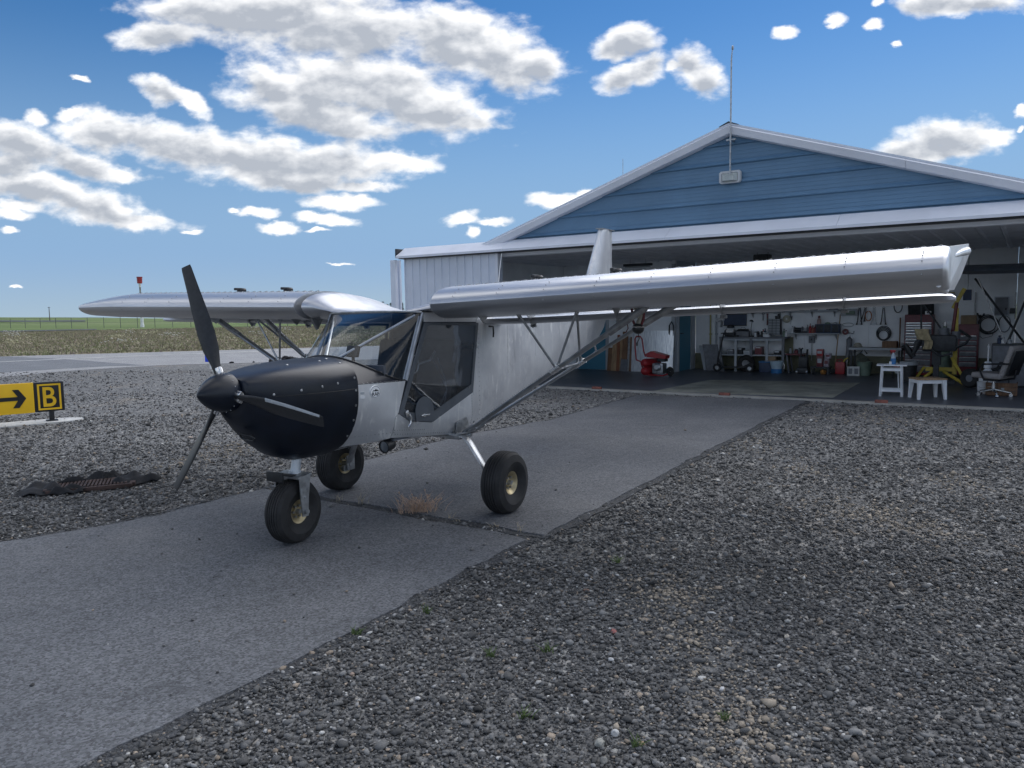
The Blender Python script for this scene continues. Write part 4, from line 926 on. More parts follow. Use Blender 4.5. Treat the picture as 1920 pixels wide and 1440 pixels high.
# ---- wings
def foil_k(t): return min(1, 2.52*math.sqrt(max(t, 0))*(1-t)**.92)
def foil(c, th_top, th_bot, N=12):
    """leading edge at x=0, runs aft (negative x)"""
    top, bot = [], []
    for i in range(N+1):
        t = (i/N)**2; k = foil_k(t); top.append((-c*t, th_top*k)); bot.append((-c*t, -th_bot*min(1.0, (2.9*math.sqrt(t))*(1-.75*t) if t > 0 else 0)))
    return top[::-1]+bot[1:]
def wsec(y, xle, zle, c, tt, tb): return [(xle+x, y, zle+z) for x, z in foil(c, tt, tb)]
WINGS = {}
for d, y0, y1, z0, z1 in ((1, .68, 4.08, 1.715, 1.842), (-1, .78, 4.10, 1.715, 1.775)):
    zl = lambda y: z0+(z1-z0)*(abs(y)-y0)/(y1-y0)
    mb = MB(); n = 14
    def tk(t): return 1.0 if d > 0 or t < .78 else 1-.46*((t-.78)/.22)**1.5
    mb.loft([wsec(d*(y0+(y1-y0)*t), .60-.10*(1-tk(t)), zl(y0+(y1-y0)*t)-.03*(1-tk(t)), 1.12-.10*(1-tk(t)), .142*tk(t), .112*(tk(t)*.5+.5)) for t in [i/n for i in range(n+1)]])
    wg = obj('wing', mb, ALUW, plane, 30); WINGS[d] = (wg, zl, y0, y1)
    # root fairing tapering down to the cabin roof
    mb = MB(); mb.loft([wsec(d*(y0-(.055 if d < 0 else .012)), .565 if d < 0 else .48, zl(y0), 1.08 if d < 0 else .98, .130 if d < 0 else .11, .108 if d < 0 else .085), wsec(d*(y0-(.16 if d < 0 else .10)), .54 if d < 0 else .40, zl(y0)-.004-(.02 if d > 0 else 0), 1.05 if d < 0 else .9, .115 if d < 0 else .08, .095 if d < 0 else .04), wsec(d*.46, .47, 1.668, .98, .060, .014), wsec(d*.30, .46, 1.664, .95, .012, .006)]); obj('wing_root_fairing', mb, ALUW, plane, 45)
    mb = MB(); mb.box((.40, d*(y0-.03), zl(y0)-.01), (.10, .05, .10), (0, .3, 0)); mb.prism([(.44, d*(y0-.05), zl(y0)-.10), (.30, d*(y0-.05), zl(y0)-.10), (.37, d*(y0-.05), zl(y0)-.20)], (0, d*.03, 0)); (obj('root_fitting', mb, STEEL, wg, 0) if d < 0 else mb.bm.free())
    # tip: flat raked plate with a light fairing
    zt = z1; mb = MB()
    if d > 0:
        def capsec(o, k):
            q = [p_ for p_ in foil(1.12, .142, .112) if p_[0] > -.52]; cx, cz = -.26, .02
            return [(.60+cx+(x-cx)*k, d*(y1+o), zt+cz+(z-cz)*k) for x, z in q]
        m3 = MB(); m3.loft([capsec(-.002, .995), capsec(.014, .96), capsec(.024, .86), capsec(.028, .70)]); obj('nose_cap', m3, ALUW, wg, 50)
        m3 = MB(); zt0 = zt; zt = z0; m3.loft([[(x, y-(y1-y0)*1.0-2*(y-y1), z) for x, y, z in capsec(o_, k_)] for o_, k_ in ((-.002, .995), (.014, .97), (.026, .90), (.032, .78))]); zt = zt0; obj('nose_cap', m3, ALUW, wg, 50)
    if d > 0:
        mb.prism([(.22, d*(y1+.006), zt+.138), (-.30, d*(y1+.100), zt+.182), (-.47, d*(y1+.105), zt+.13), (-.45, d*(y1+.060), zt-.02), (-.36, d*(y1+.028), zt-.10), (.18, d*(y1+.004), zt-.112)], (0, d*.008, 0))
        tp = obj('tip_plate', mb, ALU, wg, 20)
        mb = MB(); mb.tube([(.16, d*(y1+.0), zt+.075), (-.10, d*(y1+.066), zt+.118), (-.20, d*(y1+.098), zt+.132), (-.23, d*(y1+.104), zt+.134)], [.010, .022, .026, .012], 12); obj('light_fairing', mb, mat('frosted_fairing', (.75, .76, .77), .25, .4, .1, 9), tp)
        mb = MB(); mb.tube([(.50, d*(y1-.02), zt-.085), (.05, d*(y1+.0), zt-.112), (-.1, d*(y1+.0), zt-.112)], [.014, .02, .012], 10); obj('tip_fairing', mb, ALU, wg)
    else: mb.bm.free()
    # spar rivets, vortex generators and rib bumps along the top
    mb = MB(); m2 = MB()
    for i in range(118 if d > 0 else 94):
        y = y0+.04+(y1-y0-.08)*i/117; z = zl(y)
        mb.ball((.32, d*y, z+.142*foil_k(.25)+.001), .0040, 6); mb.ball((.335, d*y, z-.110), .0040, 6)
        if i % 3 == 0: zt_ = z+.142*foil_k(.25)-.002; m2.prism([(.33, d*y-.004, zt_-.002), (.27, d*y+.012, zt_), (.27, d*y+.012, zt_+.013)], (0, .002, 0)); m2.prism([(.33, d*y+.034, zt_-.002), (.27, d*y+.018, zt_), (.27, d*y+.018, zt_+.013)], (0, .002, 0))
    for k in range(9 if d > 0 else 7):
        y = y0+.2+(y1-y0-.3)*k/8
        for x_, f_ in ((.585, .045), (.55, .075), (.50, .098), (.595, -.03)): mb.ball((x_+.004, d*y, zl(y)+f_+.003), .0045, 6)
    o = obj('rivets', mb, STEEL, wg); o['kind'] = 'stuff'
    o = obj('vortex_generators', m2, STEEL, wg, 0); o['kind'] = 'stuff'
    for k, y in enumerate((1.35, 2.0)):
        mb = MB(); mb.lathe([(0, .035), (.035, .033), (.045, .02), (.045, 0), (0, 0)], 14, (.12, d*y, zl(y)+.148)); mb.box((.16, d*y, zl(y)+.172), (.09, .03, .025), bev=.008); obj('tank_cap', mb, BLACK, wg)
    # flaperon under the trailing edge with its hinge brackets
    ff = [(0, .0), (-.01, .032), (-.07, .046), (-.20, .030), (-.36, .002), (-.36, -.003), (-.15, -.018), (-.04, -.020), (-.008, -.012)]
    mb = MB(); zf = lambda y: zl(max(y, y0))-.168
    rings = [[(-.47+x*k, d*y, zf(y)+.005+z*k) for x, z in ff] for y, k in ((.44, 1), (1.0, 1), (2.2, 1), (3.3, 1), (4.02, 1), (4.10, .85), (4.125, .45))]
    mb.loft(rings); fp = obj('flaperon', mb, ALUW, plane, 30)
    for y in (.95, 1.75, 2.60, 3.45):
        mb = MB(); mb.prism([(-.36, d*y, zl(y)-.06), (-.52, d*y, zl(y)-.05), (-.56, d*y, zf(y)-.02), (-.50, d*y, zf(y)-.055)], (0, d*.006, 0)); mb.cyl((-.51, d*y-.02, zf(y)-.035), (-.51, d*y+.03, zf(y)-.035), .012, n=8); obj('flaperon_hinge', mb, STEEL, fp, 0)
    for y in (1.0, 2.1):
        mb = MB(); mb.prism([(.44, d*y, zl(y)-.098), (.30, d*y, zl(y)-.11), (.36, d*y, zl(y)-.165)], (0, d*.008, 0)); obj('tie_bracket', mb, STEEL, wg, 0)
    # struts
    a0 = Vector((-.02, d*.56, .635)); a1 = Vector((.24, d*2.28, zl(2.28)-.105)); b0 = Vector((-.12, d*.57, .645)); b1 = Vector((-.36, d*2.31, zl(2.31)-.075))
    mb = MB(); mb.tube([a0, a1], .034, 12, sx=.52, upd=(0, 0, 1)); obj('wing_strut', mb, TUBE, plane); mb = MB(); mb.tube([b0, b1], .028, 12, sx=.55, upd=(0, 0, 1)); obj('wing_strut', mb, TUBE, plane)
    for p, q in ((a0, a1), (b0, b1)):
        t = (q-p).normalized(); mb = MB(); mb.tube([q-t*.36, q-t*.02, q+Vector((0, 0, .05))], [.028, .028, .020], 10); obj('strut_end', mb, STEEL, plane)
        mb = MB(); mb.tube([p-t*.03, p+t*.12], .026, 8); obj('strut_end', mb, STEEL, plane)
    j1 = a0.lerp(a1, .55); j2 = b0.lerp(b1, .55)
    w1 = Vector((.30, d*1.28, zl(1.28)-.108)); w2 = Vector((.20, d*1.72, zl(1.72)-.108))
    for p, q in ((w1, j1), (w2, j1), (w2, j2), (j1, j2)):
        mb = MB(); mb.tube([p, q], .0095, 8); obj('jury_strut', mb, TUBE, plane)
    for p in (j1, j2):
        mb = MB(); t = (a1-a0).normalized(); mb.tube([p-t*.05, p+t*.05], .037 if p is j1 else .031, 10, sx=.62, upd=(0, 0, 1)); mb.box(p+Vector((0, 0, .03)), (.03, .02, .04)); obj('strut_clamp', mb, STEELB, plane)
    for p in (w1, w2):
        mb = MB(); mb.prism([(p.x+.05, p.y, p.z+.02), (p.x-.05, p.y, p.z+.02), (p.x, p.y, p.z-.045)], (0, .006, 0)); obj('jury_fitting', mb, STEEL, plane, 0)
# pitot / step pieces on the near side
mb = MB(); mb.tube([(-.50, .50, 1.52), (-.54, .52, 1.515), (-.545, .52, 1.46), (-.54, .52, 1.42)], .008, 6); obj('fuel_drain', mb, BLACK, plane)
mb = MB(); mb.tube([(-1.4, 0, 1.62), (-1.55, 0, 2.25)], [.006, .003], 6); obj('whip_antenna', mb, WHITE, plane)
mb = MB(); mb.tube([(-.25+.05*math.cos(a), .28, 1.80+.05*math.sin(a)) for a in np.arange(0, 6.2, .5)], .008, 6, True); mb.cyl((-.25, .28, 1.66), (-.25, .28, 1.76), .010); obj('lifting_ring', mb, STEELB, plane)
# ---- tail
def symsec(z, xl, xt, t):
    c = xl-xt; return [(xl-c*k, s*t*e, z) for k, e, s in ((0, 0, 1), (.04, .55, 1), (.14, .9, 1), (.30, 1, 1), (.40, .98, 1), (1, .04, 1), (1, .04, -1), (.40, .98, -1), (.30, 1, -1), (.14, .9, -1), (.04, .55, -1))]
mb = MB(); mb.loft([symsec(1.60, -3.32, -4.38, .075), symsec(2.05, -3.60, -4.385, .065), symsec(2.70, -4.0, -4.39, .050)]); rd_ = obj('rudder', mb, ALU, plane, 25)
mb = MB(); mb.prism([(-3.985, -.05, 2.70), (-4.40, -.045, 2.70), (-4.40, .045, 2.70), (-3.985, .05, 2.70)], (0, 0, .012)); obj('rudder_tip', mb, STEEL, rd_, 0)
def hsec(y, xl, xt, z, t): return [(x, y, z+w) for x, w, _ in [(xl-(xl-xt)*k, s*t*e, 0) for k, e, s in ((0, 0, 1), (.05, .6, 1), (.2, 1, 1), (.4, .9, 1), (1, .06, 1), (1, .06, -1), (.4, .9, -1), (.2, 1, -1), (.05, .6, -1))]]
mb = MB(); mb.loft([hsec(-1.15, -3.45, -3.92, 1.60, .04), hsec(1.15, -3.45, -3.92, 1.60, .04)]); obj('stabiliser', mb, ALU, plane, 25)
mb = MB(); mb.loft([hsec(-1.15, -3.925, -4.30, 1.60, .022), hsec(1.15, -3.925, -4.30, 1.60, .022)]); obj('elevator', mb, ALU, plane, 25)
mb = MB(); mb.cyl((-3.55, .12, 1.25), (-3.62, .12, 1.12), .012); mb.box((-3.62, .12, 1.11), (.14, .05, .015), (0, .2, 0)); obj('tail_skid', mb, STEELB, plane)

# ================================================================== THINGS IN THE HANGAR
def ht(name, label, cat, s, n, z=0.0, group=None, yaw=0.0): return thing(name, label, cat, hw(s, n, z), HROT+yaw, group)
def wr(x0, y0, x1, y1, n=NB-.03):
    a, z1 = hp(x0, (y0+y1)/2, n)[0], hp((x0+x1)/2, y0, n)[1]; b, z0 = hp(x1, (y0+y1)/2, n)[0], hp((x0+x1)/2, y1, n)[1]
    return a, b, z0, z1
def htop(o, s, n, z=0.0, yaw=0.0): o.location = hw(s, n, z); o.rotation_euler = (0, 0, HROT+yaw); return o
def wbox(name, m, rect, n, depth, label, cat, bev=.01, group=None):
    s0, s1, z0, z1 = wr(*rect, n); mb = MB(); mb.box((0, 0, (z1-z0)/2), (s1-s0, depth, z1-z0), bev=bev)
    return tag(htop(obj(name, mb, m), (s0+s1)/2, n, z0), label, cat, group), (s0, s1, z0, z1)
# shelves on the back wall
def shelf(rect, depth, label):
    s0, s1, z0, z1 = wr(*rect, NB-depth/2); t = ht('wall_shelf', label, 'shelf', (s0+s1)/2, NB-depth/2, z1, 'wall shelves'); w = s1-s0
    mb = MB(); mb.box((0, 0, -.012), (w, depth, .024)); obj('board', mb, GREYL, t, 0)
    for k in range(3):
        x = -w/2+.12+(w-.24)*k/2; mb = MB(); mb.prism([(x, depth/2, -.03), (x, -depth/2+.05, -.03), (x, depth/2, -.17)], (.012, 0, 0)); obj('bracket', mb, STEEL, t, 0)
    return s0, s1, z1
sA = shelf((1352, 584.5, 1470, 588), .24, 'long upper wall shelf above the black wall board')
sB = shelf((1471, 582, 1573, 586), .24, 'upper wall shelf continuing right over the grey organiser')
sC = shelf((1482, 624.5, 1576, 628.5), .26, 'lower wall shelf holding a dark crate and red bottles')
COLS = [DARK, STEEL, GREYP, WHITE, NAVY, DRED, WOODD, GREENP, STEEL, DARK]
def jar(s, n, z, r, h, m, label, cat='jar', name='jar', group='jars and cans on the upper shelf', neck=.6):
    mb = MB(); mb.lathe([(0, 0), (r, 0), (r, h*.72), (r*neck, h*.84), (r*neck, h), (0, h)], 14); t = tag(htop(obj(name, mb, m), s, n, z), label, cat, group)
    mb = MB(); mb.lathe([(0, h), (r*neck*1.12, h), (r*neck*1.12, h+.02), (0, h+.021)], 12); obj('lid', mb, DARK if m is not DARK else STEEL, t); return t
rd = random.Random(4)
for i, px in enumerate((1357, 1363, 1369, 1375, 1384, 1390, 1396, 1411, 1417, 1423, 1430, 1436, 1442, 1448, 1455, 1461, 1466)):
    s = hp(px, 580, NB-.12)[0]; r = rd.uniform(.030, .048); h = rd.uniform(.07, .15)
    m = COLS[i % len(COLS)]; nm = {id(DARK): 'black', id(STEEL): 'grey', id(GREYP): 'charcoal', id(WHITE): 'white', id(NAVY): 'dark blue', id(DRED): 'dark red', id(WOODD): 'brown', id(GREENP): 'green'}[id(m)]
    jar(s, NB-.12+rd.uniform(-.04, .04), sA[2], r, h, m, f'small {nm} jar on the long upper shelf, {["1st","2nd","3rd","4th","5th","6th","7th","8th","9th","10th","11th","12th","13th","14th","15th","16th","17th"][i]} from its left end')
s = hp(1471, 578, NB-.12)[0]
mb = MB(); mb.lathe([(0, 0), (.05, 0), (.055, .10), (.03, .15), (.03, .19), (0, .19)], 14); mb.tube([(-.05, 0, .12), (-.09, 0, .10), (-.08, 0, .03), (-.05, 0, .02)], .008, 6); tag(htop(obj('oil_jug', mb, STEEL), s, NB-.12, sB[2]), 'grey spouted oil jug where the two upper shelves meet', 'jug')
s = hp(1488, 578, NB-.12)[0]
mb = MB(); mb.tube([(-.14, 0, .02), (-.13, 0, .10), (-.05, 0, .155), (.05, 0, .155), (.13, 0, .10), (.14, 0, .02)], [.02, .03, .035, .035, .03, .02], 8); mb.box((0, 0, .05), (.20, .10, .09), bev=.02); tag(htop(obj('belt_sander', mb, DARK), s, NB-.12, sB[2]), 'dark humped power sander on the right upper shelf', 'sander')
s = hp(1514, 575, NB-.12)[0]; t = ht('hose_reel', 'dark round hose reel upright on the right upper shelf', 'hose reel', s, NB-.12, sB[2])
mb = MB(); mb.tube([(.085*math.cos(a), 0, .10+.085*math.sin(a)) for a in np.arange(0, 6.2, .35)], .020, 8, True); obj('coil', mb, DARK, t); mb = MB(); mb.cyl((0, -.04, .10), (0, .04, .10), .035); mb.box((0, 0, .02), (.12, .10, .03)); obj('hub', mb, STEEL, t)
for px, w, h, m, lb in ((1504, .10, .09, GREYP, 'charcoal plastic case left of the hose reel on the upper shelf'), (1526, .16, .11, DARK, 'black metal case right of the hose reel on the upper shelf')):
    s = hp(px, 580, NB-.12)[0]; mb = MB(); mb.box((0, 0, h/2), (w, .14, h), bev=.008); t = tag(htop(obj('case', mb, m), s, NB-.12, sB[2]), lb, 'case'); mb = MB(); mb.tube([(-.03, 0, h), (-.03, 0, h+.03), (.03, 0, h+.03), (.03, 0, h)], .006, 6); obj('handle', mb, STEEL, t)
s = hp(1551, 575, NB-.12)[0]; t = ht('caulking_gun', 'dark caulking gun standing at the right end of the upper shelf', 'caulking gun', s, NB-.12, sB[2])
mb = MB(); mb.cyl((0, 0, .01), (0, 0, .20), .018); mb.cyl((0, 0, .20), (0, 0, .24), .006); obj('barrel', mb, DARK, t); mb = MB(); mb.tube([(.01, 0, .06), (.06, 0, .04), (.07, 0, .0)], .008, 6); obj('trigger', mb, STEEL, t)
s = hp(1562, 580, NB-.12)[0]; mb = MB(); mb.box((0, 0, .025), (.20, .12, .05), bev=.01); mb.prism([(.02, -.05, .05), (.10, -.05, .05), (.08, -.05, .09), (.04, -.05, .09)], (0, .1, 0)); tag(htop(obj('plane_tool', mb, GREYP), s, NB-.12, sB[2]), 'low grey hand plane at the right end of the upper shelf', 'hand plane')
# wall board
s0, s1, z0, z1 = wr(1358, 588.5, 1400, 611); t = ht('wall_board', 'black board on the back wall under the long upper shelf', 'board', (s0+s1)/2, NB-.05, z0)
mb = MB(); mb.box((0, 0, (z1-z0)/2), (s1-s0, .03, z1-z0)); obj('panel', mb, NAVY, t, 0); mb = MB()
w_, h_ = s1-s0, z1-z0
for c_, z_ in (((0, -.02, .01), (w_+.02, .02, .02)), ((0, -.02, h_-.01), (w_+.02, .02, .02))): mb.box(c_, z_)
obj('frame', mb, DARK, t, 0)
s = hp(1350, 597, NB-.14)[0]; z = hp(1350, 603, NB-.14)[1]
t = ht('paper_roll', 'white paper towel roll on the wall left of the black board', 'paper roll', s, NB-.14, z); mb = MB(); mb.lathe([(.02, -.11), (.055, -.11), (.055, .11), (.02, .11)], 18, (0, 0, .05), (.5, 1, 0)); obj('roll', mb, WHITE, t); mb = MB(); mb.grid(lambda u, v: (.055-.02*u*u, -.10+.2*v, .05-.20*u), 5, 2); obj('loose_sheet', mb, GREYL, t)
# organiser of small drawers
s0, s1, z0, z1 = wr(1444, 598, 1466, 627.5); t = ht('drawer_organiser', 'grey organiser of many small drawers standing on the workbench', 'organiser', (s0+s1)/2, NB-.12, z0); w = s1-s0; h = z1-z0
mb = MB(); mb.box((0, 0, h/2), (w, .16, h)); obj('case', mb, DARK, t, 0)
for i in range(10):
    for j in range(3):
        mb = MB(); mb.box((-w/2+w*(j+.5)/3, -.085, h*(i+.5)/10), (w/3-.014, .016, h/10-.014)); 
        if i == 0 and j == 0: D0 = obj('drawer', mb, GREYL, t, 0); D00 = D0.location.copy()
        else:
            mb.bm.free(); c = D0.copy(); COL.objects.link(c); c.parent = t; c.location = (w*j/3, 0, h*i/10)
s = hp(1458, 595, NB-.12)[0]; mb = MB(); mb.box((0, 0, .04), (.11, .09, .08), bev=.01); mb.cyl((.02, 0, .08), (.03, 0, .13), .03, .02); tag(htop(obj('grinder', mb, DARK), s, NB-.12, z1), 'dark lump of a tool on top of the drawer organiser', 'tool')
# hung tools
def hang(name, label, px, py, n=NB-.05): s, z = hp(px, py, n); return ht(name, label, name.replace('_', ' '), s, n, z)
t = hang('wrench', 'grey wrench hung on the wall right of the black board', 1431, 588); mb = MB(); mb.box((0, 0, -.10), (.025, .01, .16)); mb.lathe([(.018, -.005), (.035, -.005), (.035, .005), (.018, .005)], 12, (0, 0, 0), (0, 1, 0), True); obj('shaft', mb, GREYP, t)
t = hang('spirit_level', 'red spirit level hung upright on the back wall', 1439, 588); mb = MB(); mb.box((0, 0, -.15), (.035, .02, .30)); obj('bar', mb, DRED, t, 0); mb = MB(); mb.box((0, -.012, -.15), (.02, .006, .05)); obj('vial', mb, GREENP, t, 0)
t = hang('saw_blade', 'round tan saw blade hung on the back wall', 1475, 598); mb = MB(); mb.lathe([(.02, -.004), (.095, -.004), (.10, 0), (.095, .004), (.02, .004)], 26, (0, 0, 0), (0, 1, 0), True); obj('disc', mb, mat('tan_steel', (.30, .29, .23), .5, .3, .2, 9), t); mb = MB(); mb.cyl((0, -.02, 0), (0, .02, 0), .022); obj('peg', mb, STEEL, t)
t = hang('screwdriver', 'screwdriver hung right of the round saw blade', 1485, 592); mb = MB(); mb.tube([(0, 0, 0), (-.01, 0, -.10)], .012, 6); obj('handle', mb, DARK, t); mb = MB(); mb.tube([(-.01, 0, -.10), (-.03, 0, -.22)], .005, 6); obj('blade', mb, STEEL, t)
# lower shelf contents
n = NB-.13; z = sC[2]
jar(hp(1486, 620, n)[0], n, z, .04, .15, WHITE, 'white squeeze bottle at the left end of the lower shelf', 'bottle', 'bottle', 'bottles on the lower shelf', .4)
t = ht('bench_grinder', 'dark round bench grinder on the lower shelf', 'bench grinder', hp(1497, 620, n)[0], n, z); mb = MB(); mb.box((0, 0, .02), (.14, .12, .04), bev=.01); mb.cyl((-.10, 0, .09), (.10, 0, .09), .05); obj('motor', mb, DARK, t)
for d in (-1, 1): mb = MB(); mb.cyl((d*.085, 0, .09), (d*.11, 0, .09), .078, n=18); obj('wheel', mb, GREYP, t)
t = ht('drill_battery', 'low black charger between the grinder and the red bottles', 'charger', hp(1508, 622, n)[0], n, z); mb = MB(); mb.box((0, 0, .025), (.15, .10, .05), bev=.012); obj('body', mb, DARK, t); mb = MB(); mb.box((0, 0, .055), (.05, .05, .012)); obj('cradle', mb, STEEL, t)
for k, (px, r, h, m, lb) in enumerate(((1514, .024, .19, GREYP, 'thin grey aerosol can left of the red bottles'), (1519, .032, .22, RED, 'taller red bottle on the lower shelf'), (1524, .042, .17, mat('orange_red', (.30, .09, .06), .5, 0, .2, 8), 'squat orange bottle on the lower shelf'), (1529, .030, .20, DRED, 'dark red bottle touching the dark crate'))):
    jar(hp(px, 618, n)[0], n, z, r, h, m, lb, 'bottle', 'bottle', 'bottles on the lower shelf', .35)
s0, s1, z0, z1 = wr(1532, 608, 1575, 625, n); t = ht('dark_crate', 'dark ribbed plastic crate at the right end of the lower shelf', 'crate', (s0+s1)/2, n, z); w = s1-s0; h = z1-z0
mb = MB(); mb.box((0, 0, h/2), (w, .22, h), bev=.008); obj('shell', mb, NAVY, t)
for k in range(3): mb = MB(); mb.box((-w/3+w/3*k, -.115, h/2), (w/3-.03, .012, h-.04), bev=.004); obj('panel', mb, DARK, t)
t = ht('spray_can', 'white and red pump bottle on top of the dark crate', 'bottle', hp(1536, 600, n)[0], n, z+h); mb = MB(); mb.lathe([(0, 0), (.05, 0), (.05, .10), (.02, .16), (.02, .18), (0, .18)], 14); obj('body', mb, mat('pale_red_plastic', (.45, .30, .28), .5, 0, .2, 8), t); mb = MB(); mb.lathe([(.03, .155), (.03, .19), (.012, .21), (0, .21)], 12); obj('cap', mb, DRED, t)
for px, w_ in ((1552, .14), (1566, .10)): mb = MB(); mb.lathe([(0, 0), (w_/2, 0), (w_/2*.8, .035), (0, .05)], 14); tag(htop(obj('cloth_bundle', mb, GREENP if px < 1560 else GREYL), hp(px, 605, n)[0], n, z+h), 'green cloth bundle on top of the dark crate' if px < 1560 else 'pale cloth bundle on the right top of the dark crate', 'cloth')
# switch box, conduit
t, q = wbox('switch_box', GREYP, (1517, 630, 1528, 643), NB-.05, .09, 'grey switch box on the wall under the lower shelf', 'switch box')
s = (q[0]+q[1])/2; mb = MB(); mb.cyl((0, 0, -.45), (0, 0, 0), .011, n=8); obj('conduit', mb, STEEL, t); mb = MB(); mb.box((0, -.05, .09), (.03, .02, .05)); obj('lever', mb, DARK, t)
s0, s1, z0, z1 = wr(1577, 579, 1608, 592); t = ht('display_box', 'shallow glazed box with green things on the wall', 'box', (s0+s1)/2, NB-.06, z0); mb = MB(); w_, h_ = s1-s0, z1-z0; mb.box((0, .02, h_/2), (w_, .02, h_)); 
for c_, z_ in (((0, -.01, .008), (w_, .06, .016)), ((0, -.01, h_-.008), (w_, .06, .016)), ((-w_/2+.008, -.01, h_/2), (.016, .06, h_)), ((w_/2-.008, -.01, h_/2), (.016, .06, h_))): mb.box(c_, z_)
obj('case', mb, GREYL, t, 0); mb = MB(); mb.box((.03, -.01, h_*.45), (w_*.55, .04, h_*.55), bev=.02); obj('contents', mb, GREENP, t)
for k, (px, lb, w_) in enumerate(((1612, 'bunch of hanging bar clamps, left of four on the back wall', .07), (1623, 'short dark clamps hung aslant beside the left bunch', .05), (1639, 'pale pincer clamps hung third from the left', .07), (1657, 'dark clamp pair with spread feet nearest the tool chest', .07))):
    s, z1 = hp(px, 577, NB-.06); z0 = hp(px, 609 if k != 1 else 603, NB-.06)[1]; t = ht('hanging_clamps', lb, 'clamps', s, NB-.06, z1, 'clamps hung on the back wall'); L = z1-z0
    for j in (-1, 1):
        mb = MB(); sl = .35 if k == 1 else 0; mb.tube([(j*.012+sl*0, 0, 0), (j*w_*.4-sl*.05, 0, -L*.35), (j*w_*.6-sl*.14, 0, -L*.8), (j*w_*.9-sl*.16, -.01, -L)], [.012, .010, .013, .016], 6); mb.box((j*w_*.75-sl*.15, -.02, -L*.95), (.035, .05, .03), bev=.006); obj('jaw', mb, [DARK, DARK, STEEL, DARK][k], t)
    mb = MB(); mb.lathe([(.018, -.006), (.032, -.006), (.032, .006), (.018, .006)], 12, (0, 0, 0), (0, 1, 0), True); obj('hook', mb, STEEL, t)
s, z = hp(1657, 625, NB-.05); t = ht('hose_coil', 'coil of black hose hung on the back wall above the grey bench', 'hose', s, NB-.06, z)
for k in range(4): mb = MB(); rr = .16-.018*k; mb.tube([(rr*math.cos(a), -.01*k, rr*math.sin(a)*1.08-.012*k) for a in np.arange(0, 6.25, .3)], .010, 6, True); obj('hose_loop', mb, DARK, t)
s, z = hp(1585, 622, NB-.07); t = ht('hand_saw', 'red handled tool hung beside the lower shelf', 'tool', s, NB-.06, z); mb = MB(); mb.lathe([(.025, -.015), (.075, -.015), (.075, .015), (.025, .015)], 16, (0, 0, 0), (0, 1, 0), True); obj('body', mb, DRED, t); mb = MB(); mb.tube([(.06, 0, -.02), (.18, 0, -.05), (.20, 0, .02)], .012, 6); obj('arm', mb, GREYP, t)
s, z = hp(1590, 609, NB-.05); mb = MB(); mb.tube([(.13*math.cos(a), 0, .045*math.sin(a)) for a in np.arange(0, 6.25, .3)], .008, 6, True); tag(htop(obj('wire_loop', mb, GREYL), s, NB-.05, z), 'pale loop of wire hung right of the lower shelf', 'wire')
# ---- left workbench
def hb(x0, y0, x1, y1, n): return wr(x0, y0, x1, y1, n)
n0 = NB-.62; s0, s1, zb_, zt = hb(1347, 632, 1471, 697, n0); s0 += .02; W_ = s1-s0
t = ht('workbench', 'long grey workbench with open shelf bays along the back wall', 'workbench', (s0+s1)/2, NB-.34, 0)
mb = MB(); mb.box((0, 0, zt-.02), (W_, .6, .04)); obj('bench_top', mb, GREYP, t, 0)
for k in range(5): mb = MB(); mb.box((-W_/2+.04+(W_-.08)*k/4, -.27, zt/2-.02), (.06, .06, zt-.04)); obj('leg', mb, GREYL if k % 2 else GREYP, t, 0)
zs = hb(1400, 665, 1420, 668, n0)[3]; mb = MB(); mb.box((0, 0, zs-.015), (W_-.02, .56, .03)); obj('shelf', mb, GREYL, t, 0)
mb = MB(); mb.box((0, -.275, zt-.07), (W_-.1, .02, .05)); obj('apron_rail', mb, GREYL, t, 0)
mb = MB(); mb.box((0, .2, zs/2), (W_-.1, .02, zs-.05)); obj('back_panel', mb, PLY, t, 0)
for px, w_, h_, m, lb in ((1372, .16, .12, GREYP, 'charcoal bin in the left bay of the workbench shelf'), (1388, .18, .16, DARK, 'dark parts bin in the second bay of the workbench'), (1405, .22, .10, GREYL, 'pale low tray in the middle bay of the workbench'), (1424, .16, .20, DRED, 'red carton in the middle bay of the workbench'), (1459, .14, .10, DARK, 'black case with a white lid in the right bay of the workbench')):
    s = hp(px, 660, n0+.2)[0]; mb = MB(); mb.prism([(-w_/2, -.12, 0), (w_/2, -.12, 0), (w_/2+.01, -.13, h_), (-w_/2-.01, -.13, h_)], (0, .24, 0)); tt = tag(htop(obj('bin', mb, m, None, 0), s, n0+.2, zs), lb, 'bin', 'bins on the workbench shelf'); mb = MB(); mb.box((0, -.135, h_-.02), (w_*.8, .016, .025)); obj('lip', mb, WHITE if px > 1450 else STEEL, tt, 0)
t2 = ht('bench_engine', 'small chromed engine sitting on the left end of the workbench', 'engine', hp(1370, 625, NB-.36)[0], NB-.36, zt)
mb = MB(); mb.box((0, 0, .06), (.26, .24, .10), bev=.02); mb.box((.17, 0, .02), (.10, .2, .04), bev=.01); obj('crankcase', mb, DARK, t2)
for k in range(5): mb = MB(); mb.box((0, -.02, .115+.022*k), (.24-.02*abs(k-2), .24, .010), bev=.004); obj('fin', mb, STEELB, t2)
mb = MB(); mb.lathe([(0, .0), (.10, 0), (.10, .04), (.07, .08), (0, .085)], 16, (0, 0, .23)); mb.tube([(-.10, 0, .20), (-.15, 0, .16), (-.15, 0, .05)], .02, 8); obj('blower_cover', mb, DARK, t2)
